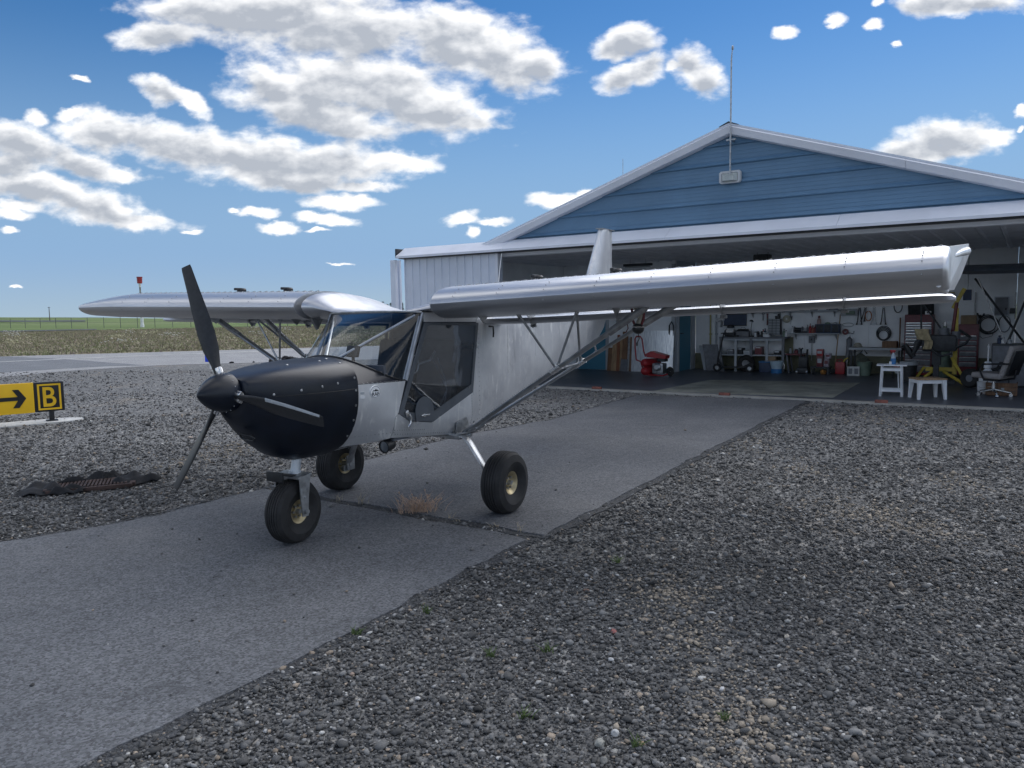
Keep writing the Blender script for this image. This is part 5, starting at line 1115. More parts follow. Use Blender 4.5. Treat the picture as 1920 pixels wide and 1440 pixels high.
for px, kind, lb in ((1408, 'lamp', 'slim black desk lamp on the workbench under the board corner'), (1418, 'can', 'white can on the middle of the workbench'), (1427, 'vise', 'dark bench vise near the middle of the workbench'), (1439, 'tape', 'white tape dispenser left of the drawer organiser')):
    s = hp(px, 628, NB-.36)[0]; z = zt
    if kind == 'lamp':
        t3 = ht('desk_lamp', lb, 'lamp', s, NB-.3, z); mb = MB(); mb.lathe([(0, 0), (.07, 0), (.07, .02), (0, .03)], 16); mb.tube([(0, 0, .02), (-.02, 0, .20), (.01, 0, .40)], .008, 6); obj('stand', mb, DARK, t3); mb = MB(); mb.lathe([(.0, .05), (.03, .045), (.06, 0)], 14, (-.01, 0, .39), (.2, 0, 1)); obj('lamp_shade', mb, DARK, t3)
    elif kind == 'can': jar(s, NB-.4, z, .04, .11, WHITE, lb, 'can', 'can', 'cans on the workbench', .9)
    elif kind == 'vise': t3 = ht('bench_vise', lb, 'vise', s, NB-.45, z); mb = MB(); mb.box((0, 0, .03), (.12, .12, .06), bev=.01); mb.box((-.05, 0, .10), (.04, .12, .09), bev=.01); mb.box((.05, 0, .10), (.04, .12, .09), bev=.01); obj('jaws', mb, DARK, t3); mb = MB(); mb.cyl((.06, 0, .08), (.18, 0, .08), .012); mb.cyl((.17, -.07, .08), (.17, .07, .08), .007); obj('screw_handle', mb, STEEL, t3)
    else: t3 = ht('tape_dispenser', lb, 'dispenser', s, NB-.42, z); mb = MB(); mb.prism([(-.09, -.03, 0), (.08, -.03, 0), (.05, -.03, .06), (-.02, -.03, .09), (-.10, -.03, .14)], (0, .06, 0)); obj('body', mb, WHITE, t3); mb = MB(); mb.lathe([(.02, -.02), (.05, -.02), (.05, .02), (.02, .02)], 16, (.01, 0, .08), (0, 1, 0), True); obj('roll', mb, GREYL, t3)
# plywood sheet and small red side table
t, q = wbox('plywood_sheet', PLY, (1470, 632, 1487, 662), NB-.05, .03, 'olive plywood sheet standing behind the red side table', 'plywood', .0)
s0, s1, z0, z1 = hb(1474, 663, 1506, 697, NB-.5); t = ht('side_table', 'narrow table with a red edge and a red slanted leg', 'table', (s0+s1)/2, NB-.36, 0); w = s1-s0
mb = MB(); mb.box((0, 0, z1-.02), (w, .44, .035)); obj('table_top', mb, DRED, t, 0)
for x, y in ((w/2-.05, -.18), (w/2-.05, .18), (-w/2+.05, .18), (-w/2+.05, -.18)): mb = MB(); mb.tube([(x-.03, y, z1-.03), (x+.03, y, 0)], .022, 6); obj('leg', mb, DRED if x > 0 else GREYP, t)
for px, r, h, m, lb in ((1482, .03, .13, GREYL, 'pale bottle on the red edged side table'), (1493, .05, .09, DRED, 'red tin on the red edged side table'), (1499, .035, .12, GREYP, 'grey can at the right end of the red edged side table')): jar(hp(px, 660, NB-.36)[0], NB-.36, z1, r, h, m, lb, 'can', 'can', 'cans on the side table', .7)
# scooter
a_, _n = hfl(1366, 692); b_, _n2 = hfl(1424, 694); sy = 5.35
t = ht('kick_scooter', 'black folding kick scooter parked in front of the workbench', 'scooter', (a_+b_)/2, sy, 0); L = (b_-a_)/2
for x, lb in ((-L, 'front'), (L, 'rear')):
    mb = MB(); mb.lathe([(.045, -.02), (.085, -.028), (.105, -.018), (.105, .018), (.085, .028), (.045, .02)], 22, (x, 0, .105), (0, 1, 0), True); w_ = obj('wheel', mb, RUBBER, t); mb = MB(); mb.lathe([(0, -.024), (.05, -.024), (.05, .024), (0, .024)], 14, (x, 0, .105), (0, 1, 0)); obj('rim', mb, STEEL, w_)
mb = MB(); mb.box((.05, 0, .13), (L*1.35, .14, .035), bev=.01); mb.tube([(-L*.62, 0, .13), (-L*.85, 0, .26), (-L*.92, 0, .34)], .025, 8); mb.tube([(L*.6, 0, .14), (L, -.0, .225), (L+.09, 0, .20)], .02, 6); obj('deck', mb, BLACK, t)
mb = MB(); mb.tube([(-L, 0, .12), (-L+.03, 0, .40), (-L+.17, 0, 1.0)], [.022, .022, .018], 8); mb.tube([(-L+.17, -.2, 1.0), (-L+.17, .2, 1.0)], .014, 8); obj('steering_column', mb, BLACK, t)
# bucket, jack, boxes
s, n1 = hfl(1465, 697); t = ht('storage_bucket', 'pale blue tub with a dark blue base on the hangar floor', 'tub', s, min(n1, 5.45), 0)
mb = MB(); mb.lathe([(0, 0), (.13, 0), (.135, .11), (0, .11)], 20); obj('base', mb, BLUEPL, t); mb = MB(); mb.lathe([(.125, .11), (.16, .27), (.165, .30), (.15, .30), (.12, .12)], 20); obj('tub', mb, mat('pale_blue_plastic', (.40, .52, .60), .5, 0, .1, 8), t); mb = MB(); mb.tube([(.16, 0, .27), (.20, -.03, .20), (.19, -.03, .12)], .008, 6); obj('handle', mb, WHITE, t)
mb = MB(); mb.box((-.17, -.02, .305), (.22, .20, .012), bev=.004); obj('lid', mb, GREYL, t)
s, n1 = hfl(1516, 697); t = ht('floor_jack', 'dark upright floor jack beside the red cartons', 'jack', s, 5.6, 0)
mb = MB(); mb.box((0, 0, .08), (.26, .30, .14), bev=.03); mb.box((0, .02, .28), (.22, .18, .28), bev=.04); obj('body', mb, DARK, t); mb = MB(); mb.tube([(-.06, 0, .40), (-.06, .02, .60), (-.02, .02, .62)], .022, 8); mb.tube([(.08, 0, .40), (.09, .02, .60)], .025, 8); obj('handle', mb, DARK, t)
for d in (-1, 1): mb = MB(); mb.lathe([(.0, -.02), (.05, -.02), (.05, .02), (0, .02)], 14, (d*.12, -.12, .05), (1, 0, 0)); obj('wheel', mb, STEEL, t)
def carton(px, pyb, w_, h_, d_, m, n, z, lb, g=None, cat='box'):
    s = hp(px, pyb, n)[0]; mb = MB(); mb.box((0, 0, h_/2), (w_, d_, h_), bev=.006); t = tag(htop(obj('carton', mb, m, None, 20), s, n, z), lb, cat, g); mb = MB(); mb.box((0, -d_/2-.003, h_*.55), (w_*.7, .006, h_*.4)); obj('paper_label', mb, GREYL if m in (RED, DRED) else DRED, t, 0); return t
s, _ = hfl(1542, 700); t = ht('low_stand', 'low dark stand under the red cartons', 'stand', s, 5.62, 0); mb = MB(); mb.box((0, 0, .17), (.44, .30, .03)); obj('top', mb, DARK, t, 0)
for x in (-.19, .19):
    for y in (-.12, .12): mb = MB(); mb.box((x, y, .078), (.035, .035, .156)); obj('leg', mb, DARK, t, 0)
carton(1538, 690, .14, .26, .2, DRED, 5.62, .185, 'tall dark red carton on the low stand', 'cartons on the low stand')
carton(1538, 672, .15, .16, .18, RED, 5.63, .447, 'bright red box on top of the tall dark red carton', 'cartons on the low stand')
carton(1550, 690, .11, .20, .16, mat('patterned_box', (.36, .30, .34), .6, 0, .6, 20), 5.60, .185, 'pale patterned box at the right of the low stand', 'cartons on the low stand')
carton(1553, 676, .13, .12, .16, mat('lilac_box', (.40, .36, .42), .6, 0, .5, 18), 5.60, .388, 'lilac box on top of the pale patterned box', 'cartons on the low stand')
s, _ = hfl(1543, 702); t = ht('chain_bag', 'orange bag on the floor below the low stand', 'bag', s, 5.50, 0); mb = MB(); mb.stone((0, 0, .06), .09, 3, (1.1, .8, .75), 3); obj('sack', mb, mat('orange_cloth', (.45, .20, .05), .8, 0, .3, 10), t); mb = MB(); mb.tube([(-.05, 0, .10), (0, 0, .15), (.05, 0, .10)], .010, 6); obj('strap', mb, DARK, t)
s, z1 = hp(1591, 632, NB-.10); t = ht('patio_umbrella', 'furled grey umbrella leaning against the back wall', 'umbrella', s, NB-.14, 0); mb = MB(); mb.tube([(0, -.15, .02), (-.02, -.10, .25), (.02, -.03, z1-.35), (.03, .0, z1-.05), (.03, .02, z1)], [.010, .025, .06, .07, .02], 10); obj('canopy', mb, GREYP, t); mb = MB(); mb.tube([(0, -.16, 0), (.035, .03, z1+.06)], .011, 6); obj('pole', mb, STEEL, t)
# right-hand bench
s0, s1, zb_, zt = hb(1593, 652, 1691, 697, NB-.5); W_ = s1-s0; t = ht('steel_bench', 'light grey bench on thin legs left of the tool chest', 'bench', (s0+s1)/2, NB-.36, 0)
mb = MB(); mb.box((0, 0, zt-.025), (W_, .55, .05)); obj('bench_top', mb, GREYL, t, 0)
for x in (-W_/2+.05, W_/2-.05):
    for y in (-.23, .23): mb = MB(); mb.box((x, y, zt/2-.03), (.04, .04, zt-.06)); obj('leg', mb, DARK, t, 0)
mb = MB(); mb.tube([(W_/2-.25, -.23, zt-.05), (W_/2-.06, -.23, zt-.30)], .015, 6); obj('brace', mb, DARK, t)
s = hp(1608, 650, NB-.4)[0]; mb = MB(); mb.lathe([(0, .11), (.05, .105), (.085, .07), (.10, .02), (.15, .0), (.15, -.0), (.10, .0)], 22); tag(htop(obj('sun_hat', mb, mat('straw', (.34, .32, .27), .8, 0, .2, 20)), s, NB-.4, zt+.002), 'rounded pale hat on the left of the grey bench', 'hat')
s0, s1, z0, z1 = hb(1655, 640, 1682, 652, NB-.4); t = ht('wooden_box', 'open wooden box at the right end of the grey bench', 'box', (s0+s1)/2, NB-.36, zt); w = s1-s0; h = z1-z0
for c, sz in (((0, -.14, h/2), (w, .018, h)), ((0, .14, h/2), (w, .018, h)), ((-w/2+.009, 0, h/2), (.018, .262, h)), ((w/2-.009, 0, h/2), (.018, .262, h)), ((0, 0, .01), (w-.04, .26, .018))): mb = MB(); mb.box(c, sz); obj('board', mb, WOODD, t, 0)
s, _ = hfl(1629, 700); t = ht('green_bucket', 'tall pale green bucket under the grey bench', 'bucket', s, 5.55, 0); mb = MB(); mb.lathe([(0, 0), (.14, 0), (.165, .30), (.175, .33), (.155, .33), (.13, .02)], 24); obj('pail', mb, GREENP, t); mb = MB(); mb.tube([(.17*math.cos(a), -.17*math.sin(a)*.6, .30-.10*math.sin(a)) for a in np.arange(0, 3.15, .3)], .005, 6); obj('handle', mb, STEEL, t)
s = hp(1620, 665, NB-.4)[0]; t = ht('canvas_bag', 'dark olive canvas bag slumped behind the green bucket', 'bag', s, 5.82, 0); mb = MB(); mb.stone((0, 0, .28), .24, 9, (1.0, .6, 1.15), 3, .3); obj('sack', mb, mat('olive_canvas', (.09, .10, .08), .9, 0, .3, 10), t); mb = MB(); mb.tube([(-.08, -.05, .50), (0, -.06, .62), (.08, -.05, .50)], .014, 6); obj('strap', mb, DARK, t)
s, _ = hfl(1606, 702); t = ht('breeze_block', 'pale hollow block on the floor by the green bucket', 'block', s, 5.35, 0); mb = MB(); mb.box((0, .05, .11), (.27, .10, .22), bev=.008); obj('shell', mb, mat('pale_block', (.55, .56, .55), .85, 0, .2, 12), t, 0); mb = MB()
for x in (-.065, .065): mb = MB(); mb.box((x, -.002, .11), (.08, .012, .13), bev=.004); obj('core_face', mb, GREYP, t, 0)
# tool chest
s0, s1, z0, z1 = hb(1695, 590, 1748, 692, NB-.5); w = s1-s0; zt = z1; n = NB-.30
t = ht('tool_chest', 'tall red and grey tool chest with many drawers', 'tool chest', (s0+s1)/2, n, 0)
mb = MB(); mb.box((0, .02, zt/2+.04), (w, .44, zt-.08), bev=.01); obj('cabinet', mb, DRED, t)
mb = MB(); mb.prism([(-w/2+.02, .18, zt), (w/2-.02, .18, zt), (w/2-.02, .10, zt+.26), (-w/2+.02, .10, zt+.26)], (0, .02, 0)); obj('lid', mb, DARK, t, 0)
zz = .10; k = 0
for hh in [.16, .14, .12, .10, .09, .09, .08, .07, .065, .065, .06, .06, .055]:
    if zz+hh > zt-.02: break
    mb = MB(); mb.box((0, -.205, zz+hh/2), (w-.05, .02, hh-.012), bev=.004); dd = obj('drawer', mb, GREYL if k > 5 else GREYP, t); mb = MB(); mb.box((0, -.222, zz+hh-.018), (w-.08, .016, .014)); obj('drawer_pull', mb, STEELB if k > 3 else STEEL, dd, 0); zz += hh; k += 1
for x in (-w/2+.06, w/2-.06): mb = MB(); mb.lathe([(0, -.02), (.04, -.02), (.04, .02), (0, .02)], 12, (x, -.1, .04), (1, 0, 0)); obj('caster', mb, DARK, t)
t = ht('radio', 'small white box on the open top of the tool chest', 'box', hp(1741, 588, n)[0], n-.08, zt); mb = MB(); mb.box((0, 0, .04), (.12, .08, .08), bev=.01); obj('case', mb, WHITE, t); mb = MB(); mb.box((0, -.042, .05), (.05, .006, .03)); obj('window', mb, DARK, t, 0)
# second red chest
s0, s1, z0, z1 = hb(1796, 608, 1834, 697, NB-.45); w = s1-s0; t = ht('roller_cabinet', 'lower dark red roller cabinet with a bright top rail', 'tool chest', (s0+s1)/2, NB-.28, 0)
mb = MB(); mb.box((0, 0, z1/2+.03), (w, .42, z1-.06), bev=.01); obj('cabinet', mb, DRED, t)
for k in range(6): mb = MB(); mb.box((0, -.215, z1-.30-.12*k), (w-.06, .02, .10), bev=.004); dd = obj('drawer', mb, GREYP, t); mb = MB(); mb.box((.0, -.235, z1-.26-.12*k), (w-.10, .018, .016)); obj('drawer_pull', mb, STEELB if k == 0 else STEEL, dd, 0)
# cord reel, breaker panel, lamp box
s, z = hp(1851, 607, NB-.06); t = ht('power_cord', 'coil of black power cord hung on the back wall', 'cord', s, NB-.08, z)
for k in range(5): rr = .19-.02*(k % 3); mb = MB(); mb.tube([(rr*math.cos(a)*(.9+.05*k)+.01*k, -.012*k, rr*math.sin(a)*1.05-.01*k) for a in np.arange(0, 6.25, .3)], .011, 6, True); obj('cord_loop', mb, DARK, t)
mb = MB(); mb.tube([(-.16, 0, -.05), (-.20, -.01, -.22), (-.08, -.01, -.33), (.10, -.01, -.28), (.16, 0, -.12)], .006, 6); obj('cord_tail', mb, GREYP, t)
s, z = hp(1838, 592, NB-.06); t = ht('hanging_bracket', 'dark bracket with a hose fitting above the cord coil', 'bracket', s, NB-.08, z); mb = MB(); mb.tube([(-.06, 0, .06), (-.03, 0, 0), (.04, 0, -.02), (.08, 0, .05)], .018, 8); mb.cyl((0, 0, 0), (0, -.06, -.04), .03); obj('hook', mb, DARK, t)
t, q = wbox('breaker_panel', WALLGR, (1864, 556, 1892, 592), NB-.05, .10, 'grey electric breaker panel on the back wall', 'breaker panel'); w = q[1]-q[0]; h = q[3]-q[2]
mb = MB(); mb.box((0, -.054, h/2), (w*.86, .012, h*.9), bev=.004); dd = obj('door', mb, GREYP, t); mb = MB(); mb.box((w*.3, -.066, h*.35), (.03, .014, .05)); obj('latch', mb, DARK, dd, 0); mb = MB(); mb.box((w/2+.07, 0, h*.25), (.10, .08, .12)); obj('side_box', mb, DARK, t, 0)
for i, px in enumerate((1826, 1903)):
    s, z0 = hp(px, 625 if i == 0 else 598, NB-.04); z1 = hp(px, 548, NB-.04)[1]; mb = MB(); mb.cyl((0, 0, 0), (0, 0, z1-z0), .016, n=8); mb.box((0, 0, (z1-z0)*.5), (.05, .03, .02)); tag(htop(obj('conduit', mb, STEEL), s, NB-.04, z0), 'thin conduit pipe on the wall right of the cord hook' if i else 'thin conduit pipe left of the black cord coil', 'conduit')
t, q = wbox('junction_box', NAVY, (1806, 543, 1822, 563), 4.6, .10, 'dark box with a bent white pipe hanging near the wing tip', 'junction box'); w = q[1]-q[0]
s = (q[0]+q[1])/2; mb = MB(); mb.tube([(w/2+.03, 0, .25), (w/2+.03, 0, -.03), (-.0, 0, -.03), (-.0, 0, -.09), (-.04, 0, -.09)], .012, 6); obj('pipe', mb, WHITE, t); mb = MB(); mb.cyl((0, 0, .2), (0, 0, 2.88-q[2]), .012, n=8); obj('hanger', mb, STEEL, t)
# ---- more shop clutter
def clut(name, px, n, z, parts, lb, cat, yaw=0.0, g=None):
    s = hp(px, 640, n)[0]; t = ht(name, lb, cat, s, n, z, g, yaw)
    for nm, fn, m in parts: mb = MB(); fn(mb); obj(nm, mb, m, t)
    return t
wt = hb(1347, 632, 1471, 697, NB-.62)[3]
clut('tool_box', 1393, NB-.30, wt, [('body', lambda b: b.box((0, 0, .07), (.34, .18, .14), bev=.01), GREYP), ('lid', lambda b: b.prism([(-.17, -.09, .142), (.17, -.09, .142), (.12, -.02, .20), (-.12, -.02, .20)], (0, .11, 0)), DARK), ('handle', lambda b: b.tube([(-.06, 0, .20), (-.05, 0, .24), (.05, 0, .24), (.06, 0, .20)], .009, 6), STEEL)], 'charcoal tool box with handle at the back of the workbench', 'tool box')
for i, (px, m, h, lb) in enumerate(((1431, RED, .17, 'red aerosol can at the back of the workbench'), (1434.5, NAVY, .19, 'dark blue aerosol can beside the red one'), (1470, GREENP, .18, 'green aerosol can right of the drawer organiser'), (1474, WHITE, .15, 'white aerosol can at the right end of the workbench'))): jar(hp(px, 625, NB-.25)[0], NB-.25, wt, .033, h, m, lb, 'can', 'can', 'aerosol cans on the workbench', .45)
clut('spare_tyre', 1400, NB-.62, 0, [('tyre', lambda b: b.lathe([(.10, -.06), (.19, -.075), (.22, -.04), (.22, .04), (.19, .075), (.10, .06)], 22, (0, 0, .215), (0, 1, .15), True), RUBBER), ('rim', lambda b: b.lathe([(0, -.04), (.105, -.05), (.105, .05), (0, .04)], 18, (0, 0, .215), (0, 1, .15)), STEEL)], 'black spare tyre standing under the workbench', 'tyre')
clut('parts_crate', 1440, NB-.55, 0, [('shell', lambda b: b.box((0, 0, .13), (.36, .28, .26), bev=.01), NAVY), ('rim', lambda b: b.box((0, 0, .265), (.38, .30, .03), bev=.006), BLUEPL)], 'dark blue plastic crate under the workbench', 'crate')
clut('cardboard_box', 1447, NB-.50, .28, [('box', lambda b: b.box((0, 0, .07), (.26, .22, .14), bev=.004), mat('cardboard', (.26, .19, .12), .85, 0, .15, 6)), ('tape', lambda b: b.box((0, -.001, .1405), (.05, .224, .003)), TAN)], 'brown cardboard box stacked on the blue crate', 'box')
clut('fuel_can', 1577, 5.75, 0, [('body', lambda b: b.box((0, 0, .15), (.22, .16, .30), bev=.03), RED), ('spout', lambda b: b.tube([(.06, 0, .29), (.10, 0, .36), (.17, 0, .40)], .016, 8), YEL), ('handle', lambda b: b.tube([(-.08, 0, .29), (-.08, 0, .35), (.03, 0, .35), (.04, 0, .29)], .013, 6), RED)], 'red fuel can with a yellow spout by the leaning umbrella', 'fuel can')
clut('broom', 1570, NB-.12, 0, [('handle', lambda b: b.tube([(0, -.25, .10), (.05, .04, 1.45)], .013, 6), WOOD), ('head', lambda b: b.box((0, -.26, .06), (.34, .06, .10), bev=.01), DARK)], 'wooden broom leaning under the lower shelf', 'broom')
clut('shovel', 1690, NB-.10, 0, [('handle', lambda b: b.tube([(0, -.25, .30), (-.04, .03, 1.35)], .016, 6), WOODD), ('blade', lambda b: b.prism([(-.10, -.25, .30), (.10, -.25, .30), (.09, -.30, .08), (0, -.31, .0), (-.09, -.30, .08)], (0, .008, 0)), STEEL)], 'long handled shovel leaning beside the tool chest', 'shovel')
clut('gas_cylinder', 1771, 5.7, 0, [('tank', lambda b: b.lathe([(0, 0), (.11, 0), (.115, .03), (.115, .95), (.08, 1.07), (.04, 1.12), (.04, 1.16), (0, 1.16)], 18), GREENP), ('valve', lambda b: (b.cyl((0, 0, 1.16), (0, 0, 1.26), .02), b.cyl((-.05, 0, 1.22), (.05, 0, 1.22), .012))[0], STEELB), ('gauge', lambda b: b.lathe([(0, -.01), (.035, -.01), (.035, .01), (0, .01)], 12, (.07, -.02, 1.24), (0, 1, 0)), WHITE)], 'green gas cylinder standing between the two tool chests', 'gas cylinder')
clut('cardboard_box', 1815, NB-.28, hb(1796, 608, 1834, 697, NB-.45)[3], [('box', lambda b: b.box((0, 0, .10), (.30, .26, .20), bev=.004), MATS['cardboard']), ('tape', lambda b: b.box((0, -.001, .2005), (.05, .264, .003)), TAN)], 'cardboard box on top of the roller cabinet', 'box')
clut('work_light', 1775, NB-.10, 1.72, [('frame', lambda b: b.tube([(-.12, 0, 0), (-.12, -.02, .20), (.12, -.02, .20), (.12, 0, 0), (-.12, 0, 0)], .010, 6), YEL), ('lamp', lambda b: b.box((0, -.03, .10), (.20, .07, .13), bev=.02), DARK)], 'yellow framed work light hung right of the tool chest', 'lamp')
for i, (px, z, r, m, lb) in enumerate(((1682, 1.62, .11, DARK, 'loose black belt hung left of the tool chest lid'), (1627, 1.40, .09, mat('orange_cord', (.40, .13, .03), .6, 0, .2, 8), 'small orange cord coil under the hanging clamps'), (1882, 1.20, .14, GREYP, 'grey hose ring under the breaker panel'))):
    clut('hanging_coil', px, NB-.06, z, [('coil', lambda b, r=r: b.tube([(r*.8*math.cos(a), -.01*math.sin(3*a), r*math.sin(a)*1.3) for a in np.arange(0, 6.25, .3)], .011, 6, True), m), ('nail', lambda b, r=r: b.cyl((0, .03, r*1.25), (0, -.04, r*1.25), .008, n=6), STEEL)], lb, 'coil', 0, 'small coils on the back wall')
clut('trash_bin', 1706, 4.35, 0, [('bin', lambda b: b.lathe([(0, 0), (.13, 0), (.17, .42), (.155, .42), (.12, .02)], 20), DARK), ('liner', lambda b: b.lathe([(.150, .38), (.182, .36), (.186, .43), (.150, .44)], 16), GREYL)], 'dark round bin with a pale liner in front of the tool chest', 'bin')
# ---- engine on a stand with rag, engine hoist
en = 3.9; s, _z = hp(1757, 640, en); t = ht('engine_hoist', 'yellow engine hoist with spread legs and a red ram', 'engine hoist', hp(1790, 690, en+.3)[0], en+.25, 0)
zt = hp(1790, 578, en)[1]
mb = MB(); mb.box((0, 0, zt/2+.1), (.08, .08, zt-.2)); obj('post', mb, YEL, t, 0)
mb = MB(); mb.cyl((-.06, -.03, zt-.55), (.0, -.03, zt+.12), .035); obj('ram', mb, DRED, t); mb = MB(); mb.box((.03, 0, zt+.20), (.07, .07, .45), (0, .45, 0)); obj('boom', mb, YEL, t, 0)
for x0, z0_, x1, z1_, y1 in ((-.05, .55, .22, .12, -.45), (-.20, .26, .20, .06, -.55), (-.35, .30, -.62, .04, -.35), (-.55, .34, -.75, .05, .3)):
    mb = MB(); mb.tube([(x0, -.1, z0_), (x1, y1, z1_)], .034, 4); obj('leg', mb, YEL, t, 0)
mb = MB(); mb.box((-.25, -.02, .30), (.55, .10, .08)); obj('cross_beam', mb, YEL, t, 0)
s, _z = hp(1757, 640, en); t = ht('engine_on_stand', 'dark aircraft engine mounted on a stand in front of the tool chest', 'engine', s, en, 0)
mb = MB(); mb.box((.05, .0, .86), (.62, .42, .34), bev=.05); obj('crankcase', mb, DARK, t)
for x, z, r in ((-.20, 1.08, .10), (.12, 1.12, .11), (.34, 1.05, .09)):
    mb = MB(); 
    for k in range(5): mb.lathe([(0, .03*k), (r, .03*k), (r, .03*k+.014), (r*.8, .03*k+.015), (r*.8, .03*k+.03)], 14, (x, -.05, z-.1))
    obj('cylinder', mb, GREYP, t)
mb = MB(); mb.tube([(-.42, -.12, .62), (-.34, -.12, .86), (-.22, -.14, 1.02)], [.03, .07, .06], 8); mb.tube([(.30, -.15, .75), (.52, -.15, .86), (.60, -.10, .98), (.40, 0, 1.12)], .03, 8); mb.tube([(-.1, -.2, .75), (.1, -.24, .6), (.3, -.22, .66)], .025, 8); obj('exhaust_pipe', mb, DARK, t)
mb = MB(); mb.box((0, 0, .56), (.16, .16, .30)); mb.box((0, 0, .22), (.10, .10, .44)); mb.box((0, 0, .05), (.7, .10, .07)); mb.box((0, 0, .06), (.10, .7, .07)); obj('stand', mb, DARK, t, 0)
mb = MB(); mb.tube([(-.42, -.05, .55), (-.60, -.05, .82)], .06, 8); obj('tail_pipe', mb, BLACK, t)
for i, (a, b) in enumerate((((.10, .0, 1.1), (-.32, .05, 1.72)), ((-.32, .05, 1.72), (-.30, 0, 1.15)))): mb = MB(); mb.tube([a, b], .018, 6); obj('sling_bar', mb, DARK, t)
t = ht('tan_rag', 'tan rag draped over the front of the dark engine', 'rag', hp(1735, 636, en-.27)[0], en-.27, hp(1735, 655, en-.27)[1])
H_ = hp(1735, 617, en-.27)[1]-hp(1735, 655, en-.27)[1]
mb = MB(); mb.grid(lambda u, v: ((u-.5)*(.26 if v > .45 else .15)+.03*math.sin(v*5)-(0.04 if v > .45 else -.03), .02*math.sin(u*9+v*4), v*H_), 12, 14); g_ = obj('cloth', mb, TAN, t); so = g_.modifiers.new('thick', 'SOLIDIFY'); so.thickness = .008
s, _ = hfl(1745, 705); t = ht('shop_creeper', 'low red mechanic creeper under the tool chest', 'creeper', hp(1712, 690, 5.1)[0], 5.15, 0); mb = MB(); mb.prism([(-.45, -.2, .30), (-.42, -.2, .33), (.02, -.2, .14), (.35, -.2, .14), (.35, -.2, .10), (-.02, -.2, .10)], (0, .4, 0)); obj('pad', mb, RED, t, 0)
for x in (-.40, -.05, .30): mb = MB(); mb.cyl((x, -.17, 0), (x, -.17, .10 if x > -.2 else .29), .025); obj('caster', mb, DARK, t)
# second aircraft parked deep on the right: wing, lift struts, wheel
t = ht('parked_airplane', 'dark second airplane inside, its wing and thin struts at the right', 'aircraft', 4.4, 4.2, 0)
mb = MB(); zw = 2.28; mb.loft([[(x, -.75+.1*k, zw+.06+.05*k), (x, -.85+.1*k, zw-.01+.05*k), (x, -.5, zw-.05+.05*k), (x, .75, zw-.02+.05*k), (x, .8, zw+.05*k), (x, -.2, zw+.14+.05*k)] for x, k in ((-2.25, .6), (-2.1, .4), (0, 0), (1.2, 0))]); obj('wing', mb, mat('grey_fabric_wing', (.13, .15, .18), .5, 0, .15, 3), t, 30)
p = lambda px, py, n: (lambda q: (q[0]-4.4, n-4.2, q[1]))(hp(px, py, n))
for a, b, m in ((p(1834, 522, 3.7), p(1885, 643, 3.7), STEELB), (p(1828, 522, 4.6), p(1922, 645, 4.6), DARK), (p(1922, 565, 4.2), p(1888, 645, 4.2), DARK)):
    mb = MB(); mb.tube([a, b], .012 if m is STEELB else .022, 8); obj('wing_strut', mb, m, t)
mb = MB(); mb.loft([[(x, .42*k*math.cos(a)+0, 1.05+.50*k*math.sin(a)) for a in np.arange(0, 6.2, .52)] for x, k in ((-.15, .4), (.1, .9), (.6, 1), (1.2, .9))]); obj('fuselage', mb, mat('grey_fabric_body', (.16, .18, .21), .5, 0, .15, 3), t)
for y in (-.7,):
    q = p(1820, 708, 3.4); mb = MB(); mb.lathe([(.07, -.06), (.16, -.075), (.19, -.04), (.19, .04), (.16, .075), (.07, .06)], 24, (q[0], q[1], .19), (.5, 1, 0), True); w_ = obj('wheel', mb, RUBBER, t); mb = MB(); mb.lathe([(0, -.04), (.08, -.05), (.08, .05), (0, .04)], 16, (q[0], q[1], .19), (.5, 1, 0)); obj('rim', mb, GREYP, w_); mb = MB(); mb.tube([(q[0], q[1], .19), (q[0]+.6, q[1]+.3, .45), (.0, 0, .75)], .03, 8); obj('gear_leg', mb, DARK, t)
# black cabinet, crate, buckets by the chair
s, _ = hfl(1885, 712); t = ht('black_cabinet', 'black steel cabinet behind the swivel chair', 'cabinet', hp(1893, 690, 4.0)[0], 4.0, 0); zt = hp(1890, 644, 4.0)[1]; mb = MB(); mb.box((0, 0, zt/2), (.62, .45, zt), bev=.01); obj('body', mb, DARK, t); 
for k in range(2): mb = MB(); mb.box((-.15+.3*k, -.23, zt/2), (.28, .016, zt-.08)); dd = obj('door', mb, GREYP, t, 0); mb = MB(); mb.box((-.04+.08*k, -.245, zt*.6), (.02, .02, .08)); obj('handle', mb, STEEL, dd, 0)
for px, h, m, lb in ((1874, .14, NAVY, 'dark bottles cluster left on the black cabinet'), (1881, .10, WHITE, 'white jar in the middle of the black cabinet top'), (1893, .09, GREYL, 'pale jar at the right of the black cabinet top')): jar(hp(px, 640, 4.0)[0], 4.0, zt, .04, h, m, lb, 'jar', 'jar', 'jars on the black cabinet', .5)
t = ht('pedestal_stand', 'thin white post on a flared foot behind the chair', 'stand', hp(1852, 690, 3.2)[0], 3.2, 0); zt = hp(1853, 648, 3.2)[1]; mb = MB(); mb.lathe([(0, zt), (.02, zt-.0), (.02, zt-.03), (.014, zt-.04), (.014, .55), (.06, .53), (.07, .42), (.05, .40), (.14, .26), (.15, 0), (0, 0)], 20); obj('post', mb, WHITE, t); mb = MB(); mb.lathe([(.0, zt), (.03, zt), (.03, zt+.03), (0, zt+.03)], 12); obj('cap', mb, STEEL, t)
sc_, nc_ = hfl(1866, 742); n = 2.2; t = ht('wooden_crate', 'reddish wooden crate on the floor under the swivel chair', 'crate', hp(1878, 728, n)[0], n, 0)
for k in range(3): mb = MB(); mb.box((0, -.17, .05+.075*k), (.48, .018, .068)); obj('slat', mb, WOODD, t, 0)
